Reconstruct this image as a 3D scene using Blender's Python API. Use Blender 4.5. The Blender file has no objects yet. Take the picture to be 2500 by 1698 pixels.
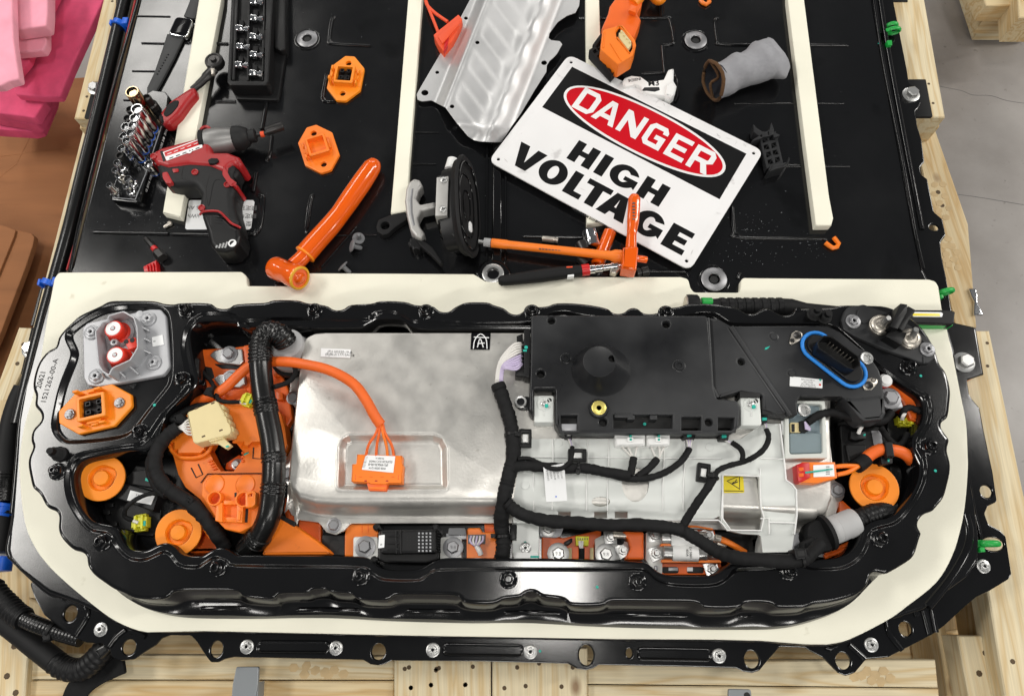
import bpy, math, random
from mathutils import Vector, Matrix
from mathutils.geometry import tessellate_polygon, delaunay_2d_cdt
random.seed(7)
SC = bpy.context.scene
COL = SC.collection
# ------------------------------------------------------------------ camera, light
FOC, CAMH = 1830.0, 1.2
_x = Vector((81250, -910, FOC)).normalized()
_y = Vector((149, 5049, -FOC)).normalized()
_y = (_y - _x * _x.dot(_y)).normalized()
_z = _x.cross(_y)
ROT = Matrix((_x, _y, _z))
CAMP = Vector((0, 0, CAMH))
cam = bpy.data.cameras.new('camera'); co = bpy.data.objects.new('camera', cam); COL.objects.link(co)
co.matrix_world = Matrix.Translation(CAMP) @ ROT.to_4x4()
cam.sensor_width = 36; cam.sensor_fit = 'HORIZONTAL'; cam.lens = FOC / 2500 * 36
cam.clip_start = .02; cam.clip_end = 60
SC.camera = co
wd = bpy.data.worlds.new('World'); SC.world = wd; wd.use_nodes = True
wd.node_tree.nodes['Background'].inputs[0].default_value = (.93, .97, 1, 1)
wd.node_tree.nodes['Background'].inputs[1].default_value = .125
SC.view_settings.view_transform = 'Standard'; SC.view_settings.look = 'None'
SC.view_settings.exposure = 0.02; SC.view_settings.gamma = 1


def lamp(name, loc, sx, sy, power, col=(1, .97, .92), tgt=None):
    l = bpy.data.lights.new(name, 'AREA'); l.shape = 'RECTANGLE'; l.size = sx; l.size_y = sy
    l.energy = power; l.color = col
    o = bpy.data.objects.new(name, l); COL.objects.link(o); o.location = loc
    if tgt is not None:
        o.rotation_euler = (Vector(tgt) - Vector(loc)).to_track_quat('-Z', 'Y').to_euler()
    return o


lamp('ceiling_or_fill_lamp', (-3.15, 5.1, 4.0), 1.0, 2.3, 85)
lamp('ceiling_or_fill_lamp', (-3.75, 1.3, 4.0), 1.0, 2.1, 135)
lamp('ceiling_or_fill_lamp', (.16, .24, 4.2), .45, .6, 30)
lamp('ceiling_or_fill_lamp', (5.6, 2.4, 4.0), .35, 4.5, 185, tgt=(0, .4, 0))
lamp('ceiling_or_fill_lamp', (1.4, -3.2, 4.0), 4.0, .3, 85, tgt=(0, .4, 0))  # fill lamp behind the camera, added to lift the shading
for xy in ((-9, -2), (-9, 6), (9.5, -2), (9.5, 6), (-4, -7.5), (4.5, -7.5), (-3.5, 13), (4.5, 13)):
    lamp('ceiling_or_fill_lamp', (xy[0], xy[1], 4.6), .6, 1.3, 60, tgt=(xy[0] * .55, xy[1] * .55, 0))
lamp('ceiling_or_fill_lamp', (.6, 7.8, 4.2), 5.0, .35, 85, tgt=(0, .4, 0))

# ------------------------------------------------------------------ pixel -> place
K = 640 / 1803.0
CR = dict(A0=(0, 0), A1=(500, 0), A2=(1000, 0), A3=(1400, 0), A4=(1860, 0),
          B0=(0, 400), B1=(500, 400), B2=(1000, 400), B3=(1400, 400), B4=(1860, 400),
          C0=(0, 780), C1=(400, 780), C2=(800, 780), C3=(1200, 750), C4=(1600, 750), C5=(1860, 750),
          D0=(0, 1138), D1=(500, 1138), D2=(1000, 1138), D3=(1500, 1138), D4=(1860, 1138))


def Q(c, *p):
    ox, oy = CR[c]
    return [(ox + x * K, oy + y * K) for x, y in p]


def q1(c, x, y):
    return (CR[c][0] + x * K, CR[c][1] + y * K)


def W(p, z=0.0):
    d = ROT @ Vector((p[0] - 1250, 849 - p[1], -FOC))
    t = (z - CAMH) / d.z
    return CAMP + d * t


def Ws(pts, z):
    return [W(p, z).to_2d() for p in pts]


def P3(*t):
    """(u, v, z) triples -> points"""
    return [W((a, b), c) for a, b, c in t]


def Q3(c, *t):
    return [W(q1(c, a, b), z) for a, b, z in t]


# ------------------------------------------------------------------ 2-D outline helpers
def area2(p):
    return sum(p[i - 1][0] * p[i][1] - p[i][0] * p[i - 1][1] for i in range(len(p)))


def ccw(p):
    p = [Vector((a[0], a[1])) for a in p]
    q = [a for i, a in enumerate(p) if (a - p[i - 1]).length > .00025]
    if len(q) >= 3: p = q
    return p if area2(p) > 0 else p[::-1]


def off(p, d):
    """move a closed outline to its left by d (inwards when counter-clockwise)"""
    n = len(p); out = []
    for i in range(n):
        a, b, c = p[i - 1], p[i], p[(i + 1) % n]
        e1 = (b - a); e2 = (c - b)
        if e1.length < 1e-9 or e2.length < 1e-9:
            out.append(b.copy()); continue
        e1.normalize(); e2.normalize()
        n1 = Vector((-e1.y, e1.x)); n2 = Vector((-e2.y, e2.x))
        m = n1 + n2
        if m.length < 1e-6:
            out.append(b + n1 * d); continue
        m.normalize()
        out.append(b + m * (d / max(.45, m.dot(n1))))
    return out


def rnd(p, r, n=4):
    """fillet the corners of a closed outline"""
    p = [Vector((a[0], a[1])) for a in p]; out = []; N = len(p)
    for i in range(N):
        a, b, c = p[i - 1], p[i], p[(i + 1) % N]
        rr = r[i] if isinstance(r, (list, tuple)) else r
        u = a - b; w = c - b
        lu, lw = u.length, w.length
        if lu < 1e-9 or lw < 1e-9 or rr <= 0:
            out.append(b); continue
        u.normalize(); w.normalize()
        ang = u.angle(w, math.pi)
        if ang > 3.0 or ang < .05:
            out.append(b); continue
        t = min(rr / math.tan(ang / 2), lu * .48, lw * .48)
        s, e = b + u * t, b + w * t
        for k in range(n + 1):
            f = k / n
            out.append(s * (1 - f) ** 2 + b * 2 * f * (1 - f) + e * f * f)
    return out


def smo(p, n=3, closed=True):
    """Catmull-Rom through points (2-D or 3-D)"""
    p = [Vector(a) for a in p]; N = len(p); out = []
    rng = range(N) if closed else range(N - 1)
    for i in rng:
        if closed:
            a, b, c, d = p[i - 1], p[i], p[(i + 1) % N], p[(i + 2) % N]
        else:
            b, c = p[i], p[i + 1]
            a = p[i - 1] if i else b * 2 - c
            d = p[i + 2] if i + 2 < N else c * 2 - b
        for k in range(n):
            t = k / n
            out.append(.5 * (b * 2 + (c - a) * t + (a * 2 - b * 5 + c * 4 - d) * t * t + (b * 3 - a - c * 3 + d) * t ** 3))
    if not closed:
        out.append(p[-1].copy())
    return out


def ell(c, rx, ry=None, n=20, a0=0.0):
    ry = rx if ry is None else ry
    ca, sa = math.cos(a0), math.sin(a0)
    return [Vector((c[0] + rx * math.cos(t) * ca - ry * math.sin(t) * sa, c[1] + rx * math.cos(t) * sa + ry * math.sin(t) * ca))
            for t in (2 * math.pi * k / n for k in range(n))]


def rect(cx, cy, w, h, r=0.0, n=3):
    p = [Vector((cx - w / 2, cy - h / 2)), Vector((cx + w / 2, cy - h / 2)), Vector((cx + w / 2, cy + h / 2)), Vector((cx - w / 2, cy + h / 2))]
    return rnd(p, r, n) if r else p


def frame(o, xdir, up=(0, 0, 1)):
    """4x4 whose X runs along xdir, Z as near up as can be, origin o"""
    x = Vector(xdir).normalized(); u = Vector(up)
    y = u.cross(x)
    if y.length < 1e-6:
        y = Vector((0, 1, 0)).cross(x)
    y.normalize(); z = x.cross(y)
    m = Matrix((x, y, z)).transposed().to_4x4(); m.translation = Vector(o)
    return m


def zaxis(o, d, hint=(1, 0, 0)):
    """4x4 whose Z runs along d"""
    z = Vector(d).normalized(); x = Vector(hint); x = (x - z * x.dot(z))
    if x.length < 1e-6:
        x = Vector((0, 1, 0)); x = x - z * x.dot(z)
    x.normalize(); y = z.cross(x)
    m = Matrix((x, y, z)).transposed().to_4x4(); m.translation = Vector(o)
    return m


def T(x=0, y=0, z=0):
    return Matrix.Translation((x, y, z))


# ------------------------------------------------------------------ objects
def wloc(o):
    m = Matrix.Identity(4)
    ch = []
    while o:
        ch.append(o); o = o.parent
    for a in reversed(ch):
        m = m @ a.matrix_basis
    return m


def tag(o, label=None, cat=None, group=None, kind=None):
    if label: o['label'] = label
    if cat: o['category'] = cat
    if group: o['group'] = group
    if kind: o['kind'] = kind
    return o


def thing(name, label, cat, loc, group=None):
    o = bpy.data.objects.new(name, None); COL.objects.link(o); o.location = Vector(loc)
    o.empty_display_size = .02
    return tag(o, label, cat, group)


class MB:
    def __init__(s):
        s.v = []; s.f = []; s.m = []; s.mi = 0

    def pts(s, vs, M=None):
        b = len(s.v)
        s.v += [(M @ Vector(a)) if M is not None else Vector(a) for a in vs]
        return b

    def face(s, *i):
        s.f.append(tuple(i)); s.m.append(s.mi)

    def cap(s, loops, idx, up=True):
        """fill between outline idx[0] and holes idx[1:] (2-D loops give the shape)"""
        flat = [k for l in idx for k in l]; co = [Vector((a[0], a[1])) for l in loops for a in l]
        if len(co) < 40 and len(loops) == 1:
            tris = tessellate_polygon([[Vector((a[0], a[1], 0)) for a in loops[0]]])
        else:
            ed = []; n = 0
            for l in loops:
                ed += [(n + i, n + (i + 1) % len(l)) for i in range(len(l))]; n += len(l)
            vo, _e, fo, ov, _oe, _of = delaunay_2d_cdt(co, ed, [], 0, 1e-7)
            mp = []; z = s.v[flat[0]].z
            for v, o in zip(vo, ov):
                if o: mp.append(flat[o[0]])
                else:
                    c = min(range(len(co)), key=lambda i: (co[i] - v).length_squared)
                    s.v.append(s.v[flat[c]].copy()); mp.append(len(s.v) - 1)
            for f in fo:
                if len(f) != 3: continue
                c = (vo[f[0]] + vo[f[1]] + vo[f[2]]) / 3
                x, y = c
                ins = False
                for l in loops:
                    pv = l[-1]
                    for q in l:
                        if (pv[1] > y) != (q[1] > y) and x < (q[0] - pv[0]) * (y - pv[1]) / (q[1] - pv[1]) + pv[0]: ins = not ins
                        pv = q
                if not ins: continue
                p, q, r = (vo[k] for k in f)
                ar = (q.x - p.x) * (r.y - p.y) - (q.y - p.y) * (r.x - p.x)
                f = list(f) if (ar > 0) == up else list(f)[::-1]
                s.face(*[mp[k] for k in f])
            return
        for t in tris:
            a, b, c = (co[k] for k in t)
            ar = (b[0] - a[0]) * (c[1] - a[1]) - (b[1] - a[1]) * (c[0] - a[0])
            if abs(ar) < 1e-14: continue
            t = t if (ar > 0) == up else t[::-1]
            s.face(*[flat[k] for k in t])

    def loft(s, rings, closed=True, M=None):
        """rings: lists of 3-D points, same length; later rings lie higher / further in"""
        ids = []
        for r in rings:
            b = s.pts(r, M); ids.append(list(range(b, b + len(r))))
        for a, b in zip(ids, ids[1:]):
            n = len(a)
            for i in range(n if closed else n - 1):
                j = (i + 1) % n
                s.face(a[i], a[j], b[j], b[i])
        return ids

    def ext(s, outer, z0, z1, bev=0.0, holes=(), seg=2, M=None, bottom=False, top=True):
        """upright plate of the given outline with rounded upper edges and holes"""
        loops = [ccw(outer)] + [ccw(h)[::-1] for h in holes]
        tl, ti, bi, bl = [], [], [], []
        for l in loops:
            rs = [[(a.x, a.y, z0) for a in l]]
            if bev > 0:
                for k in range(seg + 1):
                    t = k / seg * math.pi / 2
                    o = off(l, bev * (1 - math.cos(t)))
                    rs.append([(a.x, a.y, z1 - bev + bev * math.sin(t)) for a in o])
                l2 = o
                if bev >= .0012:
                    l2 = off(o, .0004); rs.append([(a.x, a.y, z1) for a in l2])
            else:
                rs.append([(a.x, a.y, z1) for a in l]); l2 = l
            ids = s.loft(rs, True, M)
            tl.append(l2); ti.append(ids[-1]); bl.append(l); bi.append(ids[0])
        if top: s.cap(tl, ti, True)
        if bottom: s.cap(bl, bi, False)
        return s

    def sheet(s, outer, z, holes=(), M=None):
        loops = [ccw(outer)] + [ccw(h)[::-1] for h in holes]
        idx = []
        for l in loops:
            b = s.pts([(a.x, a.y, z) for a in l], M); idx.append(list(range(b, b + len(l))))
        s.cap(loops, idx, True)
        return s

    def tube(s, pts, r, seg=10, caps=True, flat=None, up=(0, 0, 1), closed=False, M=None, sup=1.0):
        """sweep; r = radius, list of radii or list of (rside, rup)"""
        pts = [Vector(p) for p in pts]; n = len(pts)
        if not isinstance(r, (list, tuple)): r = [r] * n
        rings = []; U = Vector(up)
        for i in range(n):
            if closed: t = pts[(i + 1) % n] - pts[i - 1]
            else: t = pts[min(i + 1, n - 1)] - pts[max(i - 1, 0)]
            if t.length < 1e-9: t = Vector((1, 0, 0))
            t.normalize()
            sd = U.cross(t)
            if sd.length < .15:
                sd = (rings_sd if rings else Vector((1, 0, 0)))
                sd = sd - t * sd.dot(t)
            sd.normalize(); rings_sd = sd
            up2 = t.cross(sd)
            ri = r[i]
            ra, rb = (ri if isinstance(ri, (list, tuple)) else (ri, ri * (flat or 1)))
            ring = []
            for k in range(seg):
                a = 2 * math.pi * k / seg
                ca, sa = math.cos(a), math.sin(a)
                if sup != 1.0:
                    ca = math.copysign(abs(ca) ** sup, ca); sa = math.copysign(abs(sa) ** sup, sa)
                ring.append(pts[i] + sd * ra * ca + up2 * rb * sa)
            rings.append(ring)
        if closed: rings.append(rings[0])
        ids = s.loft(rings, True, M)
        if caps and not closed:
            s.face(*ids[0][::-1]); s.face(*ids[-1])
        return s

    def lathe(s, prof, M, seg=20):
        """profile of (radius, height) about M's Z"""
        rings = [[(max(r, 1e-5) * math.cos(2 * math.pi * k / seg), max(r, 1e-5) * math.sin(2 * math.pi * k / seg), h) for k in range(seg)] for r, h in prof]
        ids = s.loft(rings, True, M)
        if prof[0][0] > 1e-4: s.face(*ids[0][::-1])
        if prof[-1][0] > 1e-4: s.face(*ids[-1])
        return s

    def box(s, sx, sy, sz, M, bev=.0008, r=0.0):
        """box standing on M's XY plane, centred"""
        return s.ext(rect(0, 0, sx, sy, r or bev), 0, sz, bev, M=M, bottom=True)

    def hexa(s, r, h, M, bev=.0006):
        return s.ext(ell((0, 0), r, n=6), 0, h, bev, M=M, seg=1)

    def build(s, name, mat, parent=None, ang=32, label=None, M=None, cat=None, group=None, kind=None):
        me = bpy.data.meshes.new(name)
        o = bpy.data.objects.new(name, me); COL.objects.link(o)
        if M is None:
            base = wloc(parent).translation if parent is not None else None
            if parent is None:
                lo = [min(a[i] for a in s.v) for i in range(3)]; hi = [max(a[i] for a in s.v) for i in range(3)]
                base = Vector(((lo[0] + hi[0]) / 2, (lo[1] + hi[1]) / 2, lo[2])); o.location = base
            me.from_pydata([tuple(a - base) for a in s.v], [], s.f)
        else:
            iv = M.inverted()
            me.from_pydata([tuple(iv @ a) for a in s.v], [], s.f)
            o.matrix_basis = (wloc(parent).inverted() if parent is not None else Matrix.Identity(4)) @ M
        ms = mat if isinstance(mat, (list, tuple)) else [mat]
        for m in ms: me.materials.append(m)
        if len(ms) > 1:
            me.polygons.foreach_set('material_index', s.m)
        me.update()
        me.shade_smooth()
        me.set_sharp_from_angle(angle=math.radians(ang))
        if parent is not None: o.parent = parent
        tag(o, label, cat, group, kind)
        return o


def plate(name, pts, z0, z1, mat, parent=None, r=0.0, bev=.0008, holes=(), seg=2, **kw):
    """outline in photo pixels, laid at height z1"""
    w = Ws(pts, z1)
    if r: w = rnd(w, r)
    return MB().ext(w, z0, z1, bev, holes=holes, seg=seg).build(name, mat, parent, **kw)


def pipe(name, pts, r, mat, parent=None, seg=10, n=4, **kw):
    return MB().tube(smo(pts, n, False), r, seg).build(name, mat, parent, 50, **kw)


def dupl(o, loc=None, rot=None, parent=None, label=None, group=None):
    """copy of a thing with its parts and sub-parts"""
    c = o.copy(); COL.objects.link(c)
    if parent is not None: c.parent = parent
    if loc is not None: c.location = loc
    if rot is not None: c.rotation_euler = rot
    if label: c['label'] = label
    if group: c['group'] = group
    for ch in o.children: dupl(ch, parent=c)
    return c


def text(name, body, size, p, d, mat, parent, offs=0.0, z=None, align='CENTER', thick=.00015, flip=False, sx=1.0):
    """flat lettering: centre at point p (3-D), baseline along d, lying on a level face"""
    cu = bpy.data.curves.new(name, 'FONT'); cu.body = body; cu.size = size; cu.offset = offs
    cu.align_x = align; cu.align_y = 'CENTER'; cu.extrude = thick; cu.resolution_u = 3
    cu.materials.append(mat)
    o = bpy.data.objects.new(name, cu); COL.objects.link(o)
    a = math.atan2(d[1], d[0])
    m = Matrix.Translation(p) @ Matrix.Rotation(a, 4, 'Z') @ Matrix.Diagonal((sx, 1, 1, 1))
    if parent is not None:
        m = Matrix.Translation(-wloc(parent).translation) @ m; o.parent = parent
    o.matrix_basis = m
    return o


# ------------------------------------------------------------------ materials
def hexc(h):
    h = h.lstrip('#'); c = [int(h[i:i + 2], 16) / 255 for i in (0, 2, 4)]
    return tuple((x / 12.92 if x <= .04045 else ((x + .055) / 1.055) ** 2.4) for x in c) + (1,)


def mat(name, col, rough=.5, metal=0.0, var=.0, vs=40.0, bump=0.0, bs=300.0, rvar=0.0, coat=0.0, spec=.5, trans=0.0, alpha=1.0, sss=0.0, aniso=None, dust=0.0, col2=None, fac2=.5, specks=None):
    m = bpy.data.materials.new(name); m.use_nodes = True
    nt = m.node_tree; b = nt.nodes['Principled BSDF']
    c = hexc(col) if isinstance(col, str) else tuple(col) + (1,)
    b.inputs['Base Color'].default_value = c
    b.inputs['Roughness'].default_value = rough; b.inputs['Metallic'].default_value = metal
    b.inputs['Specular IOR Level'].default_value = spec
    b.inputs['Coat Weight'].default_value = coat; b.inputs['Coat Roughness'].default_value = .08
    b.inputs['Transmission Weight'].default_value = trans; b.inputs['Alpha'].default_value = alpha
    if sss:
        b.inputs['Subsurface Weight'].default_value = sss; b.inputs['Subsurface Radius'].default_value = (.01, .008, .006); b.inputs['Subsurface Scale'].default_value = .5
    L = nt.links
    tc = nt.nodes.new('ShaderNodeTexCoord'); src = tc.outputs['Object']
    if aniso:
        mp = nt.nodes.new('ShaderNodeMapping'); mp.inputs['Scale'].default_value = aniso
        L.new(src, mp.inputs[0]); src = mp.outputs[0]
    def noise(scale, det=4):
        n = nt.nodes.new('ShaderNodeTexNoise'); n.inputs['Scale'].default_value = scale; n.inputs['Detail'].default_value = det
        L.new(src, n.inputs['Vector']); return n.outputs['Fac']
    if var or col2:
        r = nt.nodes.new('ShaderNodeValToRGB'); L.new(noise(vs), r.inputs[0])
        r.color_ramp.elements[0].position = .5 - fac2 * .4; r.color_ramp.elements[1].position = .5 + fac2 * .4
        d = hexc(col2) if col2 else tuple(x * (1 - var) for x in c[:3]) + (1,)
        r.color_ramp.elements[0].color = d
        r.color_ramp.elements[1].color = c if col2 else tuple(min(1, x * (1 + var)) for x in c[:3]) + (1,)
        L.new(r.outputs[0], b.inputs['Base Color'])
    if specks:
        sr = nt.nodes.new('ShaderNodeValToRGB'); L.new(noise(specks[0], 8), sr.inputs[0])
        sr.color_ramp.elements[0].position = specks[1]; sr.color_ramp.elements[1].position = specks[1] + .08
        sr.color_ramp.elements[0].color = tuple(specks[2]) + (1,); sr.color_ramp.elements[1].color = (1, 1, 1, 1)
        mx = nt.nodes.new('ShaderNodeMix'); mx.data_type = 'RGBA'; mx.blend_type = 'MULTIPLY'; mx.inputs[0].default_value = 1
        if b.inputs['Base Color'].links: L.new(b.inputs['Base Color'].links[0].from_socket, mx.inputs[6])
        else: mx.inputs[6].default_value = c
        L.new(sr.outputs[0], mx.inputs[7]); L.new(mx.outputs[2], b.inputs['Base Color'])
    if rvar:
        mr = nt.nodes.new('ShaderNodeMapRange'); L.new(noise(vs * .7 + 3, 6), mr.inputs[0])
        mr.inputs[1].default_value = .3; mr.inputs[2].default_value = .7
        mr.inputs[3].default_value = max(.02, rough - rvar); mr.inputs[4].default_value = min(1, rough + rvar)
        L.new(mr.outputs[0], b.inputs['Roughness'])
    if bump:
        bp = nt.nodes.new('ShaderNodeBump'); bp.inputs['Strength'].default_value = bump; bp.inputs['Distance'].default_value = .001
        L.new(noise(bs, 3), bp.inputs['Height']); L.new(bp.outputs[0], b.inputs['Normal'])
        if coat: L.new(bp.outputs[0], b.inputs['Coat Normal'])
    return m


def wood(name, c1, c2, knots=True):
    m = bpy.data.materials.new(name); m.use_nodes = True
    nt = m.node_tree; b = nt.nodes['Principled BSDF']; L = nt.links
    tc = nt.nodes.new('ShaderNodeTexCoord'); oi = nt.nodes.new('ShaderNodeObjectInfo')
    ad = nt.nodes.new('ShaderNodeVectorMath'); ad.operation = 'ADD'
    sc = nt.nodes.new('ShaderNodeVectorMath'); sc.operation = 'SCALE'
    cx = nt.nodes.new('ShaderNodeCombineXYZ')
    for k in range(3): L.new(oi.outputs['Random'], cx.inputs[k])
    L.new(cx.outputs[0], sc.inputs[0]); sc.inputs['Scale'].default_value = 17.0
    L.new(tc.outputs['Object'], ad.inputs[0]); L.new(sc.outputs[0], ad.inputs[1])
    mp = nt.nodes.new('ShaderNodeMapping'); mp.inputs['Scale'].default_value = (.9, 9, 9); L.new(ad.outputs[0], mp.inputs[0])
    wv = nt.nodes.new('ShaderNodeTexNoise'); wv.inputs['Scale'].default_value = 2.2; wv.inputs['Detail'].default_value = 3; L.new(mp.outputs[0], wv.inputs['Vector'])
    mm = nt.nodes.new('ShaderNodeMath'); mm.operation = 'MULTIPLY'; mm.inputs[1].default_value = 15.0; L.new(wv.outputs['Fac'], mm.inputs[0])
    fr = nt.nodes.new('ShaderNodeMath'); fr.operation = 'PINGPONG'; fr.inputs[1].default_value = 1.0; L.new(mm.outputs[0], fr.inputs[0])
    mp2 = nt.nodes.new('ShaderNodeMapping'); mp2.inputs['Scale'].default_value = (6, 260, 260); L.new(ad.outputs[0], mp2.inputs[0])
    n2 = nt.nodes.new('ShaderNodeTexNoise'); n2.inputs['Scale'].default_value = 1.5; L.new(mp2.outputs[0], n2.inputs['Vector'])
    r = nt.nodes.new('ShaderNodeValToRGB'); L.new(fr.outputs[0], r.inputs[0])
    r.color_ramp.elements[0].color = hexc(c1); r.color_ramp.elements[1].color = hexc(c2); r.color_ramp.elements[0].position = .35
    mx = nt.nodes.new('ShaderNodeMix'); mx.data_type = 'RGBA'; mx.blend_type = 'MULTIPLY'; mx.inputs[0].default_value = .35
    L.new(r.outputs[0], mx.inputs[6]); L.new(n2.outputs['Fac'], mx.inputs[7])
    # knots: sparse dark ovals
    vo = nt.nodes.new('ShaderNodeTexVoronoi'); vo.inputs['Scale'].default_value = 1.0
    mp3 = nt.nodes.new('ShaderNodeMapping'); mp3.inputs['Scale'].default_value = (5.5, 9, 5); L.new(ad.outputs[0], mp3.inputs[0]); L.new(mp3.outputs[0], vo.inputs['Vector'])
    kr = nt.nodes.new('ShaderNodeValToRGB'); L.new(vo.outputs['Distance'], kr.inputs[0])
    kr.color_ramp.elements[0].position = .03; kr.color_ramp.elements[1].position = .10
    kr.color_ramp.elements[0].color = (.28, .16, .09, 1); kr.color_ramp.elements[1].color = (1, 1, 1, 1)
    mk = nt.nodes.new('ShaderNodeMix'); mk.data_type = 'RGBA'; mk.blend_type = 'MULTIPLY'; mk.inputs[0].default_value = .8 if knots else 0.0
    L.new(mx.outputs[2], mk.inputs[6]); L.new(kr.outputs[0], mk.inputs[7])
    L.new(mk.outputs[2], b.inputs['Base Color'])
    b.inputs['Roughness'].default_value = .62
    bp = nt.nodes.new('ShaderNodeBump'); bp.inputs['Strength'].default_value = .25; bp.inputs['Distance'].default_value = .001
    L.new(n2.outputs['Fac'], bp.inputs['Height']); L.new(bp.outputs[0], b.inputs['Normal'])
    return m


M_ = dict(
    paint=mat('black_paint', (.0045, .0045, .005), .13, bump=.02, bs=700, rvar=.05, vs=6, spec=.55),
    sheetp=mat('black_sheet_paint', (.0045, .0046, .0052), .165, bump=.025, bs=500, rvar=.06, vs=5, spec=.58, specks=(9, .3, (.4, .4, .4))),
    foam=mat('cream_foam', '#f0eddb', .85, var=.045, vs=7, bump=.25, bs=700, specks=(38, .21, (.82, .81, .77))),
    blkpl=mat('black_plastic', (.007, .007, .0075), .42, rvar=.1, vs=25, bump=.03, bs=600, spec=.28),
    modpl=mat('scuffed_hazy_black_plastic', (.040, .041, .043), .36, rvar=.14, vs=7, bump=.02, bs=700, spec=.32, col2='#0b0c0f', fac2=.5),  # pale noise paints scuffs and a whitish sheen into the colour
    rubber=mat('black_rubber', (.008, .008, .0085), .6, spec=.25, bump=.04, bs=500),
    tape=mat('cloth_tape', (.0075, .0075, .008), .72, bump=.6, bs=110, var=.35, vs=60, spec=.25),
    hose=mat('glossy_black_hose', (.006, .006, .006), .26, bump=.02, bs=300),
    orange=mat('orange_plastic', (.90, .205, .012), .40, var=.04, vs=20, rvar=.06, specks=(30, .25, (.72, .66, .6))),
    orange2=mat('deep_orange_plastic', (.82, .13, .008), .42, var=.05, vs=20, specks=(30, .25, (.72, .66, .6))),
    yorange=mat('yellow_orange_plastic', (.92, .265, .010), .42, var=.03, vs=20, specks=(30, .25, (.72, .66, .6))),
    gorange=mat('glossy_orange_coating', (.80, .108, .003), .16, coat=.35, bump=.05, bs=60, var=.05, vs=15),
    torange=mat('orange_tape', (.82, .135, .012), .5, bump=.25, bs=120, var=.05, vs=60),
    salmon=mat('salmon_plastic', (.80, .085, .022), .5),
    red=mat('red_plastic', (.55, .010, .012), .35, var=.05, vs=30),
    dred=mat('tool_red_plastic', (.36, .012, .014), .38, var=.12, vs=30, rvar=.08),
    redterm=mat('terminal_red', (.70, .034, .014), .4),
    white=mat('white_plastic', '#f1f1ef', .45, var=.02, vs=30),
    paper=mat('white_label', '#eceded', .5),
    carrier=mat('natural_nylon', '#d9dcd8', .34, var=.06, vs=12, rvar=.08, sss=.0),
    clear=mat('milky_clear_plastic', '#aebfc4', .25, trans=.55, alpha=1.0),
    cream=mat('cream_plastic', '#dccb98', .45, var=.03, vs=40),
    yellow=mat('yellow_plastic', (.72, .70, .03), .4),
    ysign=mat('yellow_sticker', (.75, .60, .02), .4),
    ybrass=mat('brass', (.72, .52, .12), .3, 1.0),
    alu=mat('brushed_aluminium', (.60, .585, .55), .40, .74, var=.09, vs=34, rvar=.08, bump=.16, bs=240, specks=(60, .24, (.72, .71, .69))),
    alus=mat('stamped_aluminium', (.60, .60, .60), .44, .62, var=.07, vs=14, rvar=.06, bump=.04, bs=300, specks=(22, .24, (.8, .77, .77))),
    cast=mat('cast_aluminium', (.50, .49, .47), .5, .55, var=.12, vs=30, bump=.15, bs=260),
    gplate=mat('grey_coated_plate', '#a9aaad', .38, .25, var=.06, vs=25),
    steel=mat('zinc_steel', (.50, .50, .49), .36, .85, var=.06, vs=40),
    dsteel=mat('grey_bolt_steel', (.30, .30, .31), .42, .8, var=.06, vs=40),
    chrome=mat('chrome', (.66, .66, .67), .12, 1.0),
    bronze=mat('bronze_chrome', (.38, .28, .17), .16, 1.0),
    gunm=mat('black_steel', (.05, .048, .047), .35, .8),
    nickel=mat('nickel', (.54, .50, .44), .36, .85),
    gcollar=mat('grey_rubber_sleeve', '#b0b0b0', .55, bump=.05, bs=200),
    grey=mat('grey_plastic', '#6d6e70', .5),
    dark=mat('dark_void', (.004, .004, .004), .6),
    blue=mat('blue_plastic', (.006, .11, .62), .4),
    blueseal=mat('blue_silicone_seal', (.02, .25, .78), .42),
    green=mat('green_plastic', (.012, .36, .055), .35, var=.1, vs=40),
    teal=mat('teal_ink', (.01, .42, .33), .5),
    ink=mat('black_ink', (.008, .008, .009), .5),
    inkg=mat('grey_ink', (.12, .12, .12), .5),
    signw=mat('white_sign_plastic', '#e9e8e8', .40, var=.03, vs=9, rvar=.08, specks=(26, .25, (.75, .74, .74))),
    signk=mat('black_sign_ink', (.007, .007, .0075), .34, spec=.25),
    signr=mat('red_sign_ink', (.56, .003, .012), .34, spec=.25),
    lilac=mat('lilac_wire', '#c3b6d3', .45),
    wirew=mat('white_wire', '#dedbd6', .45),
    felt=mat('grey_fabric', '#98989c', .95, bump=.9, bs=170, var=.07, vs=60),
    brown=mat('brown_trim', '#5a4027', .95, bump=.5, bs=700, var=.2, vs=300),
    navy=mat('dark_lining', '#23252c', .95, bump=.4, bs=700),
    pink=mat('pink_foam', '#db4f77', .8, var=.14, vs=22, bump=.3, bs=260, sss=.0),
    ppink=mat('pale_pink_foam', '#eda0b2', .8, var=.10, vs=22, bump=.3, bs=260),
    card=mat('brown_cardboard', '#94613a', .8, var=.12, vs=4, bump=.05, bs=120, aniso=(1, 6, 1), specks=(3, .34, (.8, .78, .76))),
    conc=None, wood=wood('pine_timber', '#ead3a6', '#d9b67e'), woodp=wood('pale_pine_timber', '#efdfba', '#e0c594'),
    glass=mat('dark_glass', (.006, .006, .007), .12, spec=.12),
    led=mat('led_strip', '#f5e04a', .3), bracket=mat('grey_painted_metal', '#8b8f92', .4, .3),
    pale=mat('pale_plated_steel', '#d6d6d2', .4, .15, var=.05, vs=20), cast2=mat('dark_cast_metal', (.27, .265, .26), .42, .6, var=.1, vs=30),
    nail=mat('nail_hole', '#55432c', .7, var=.2, vs=200),
)


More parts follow.
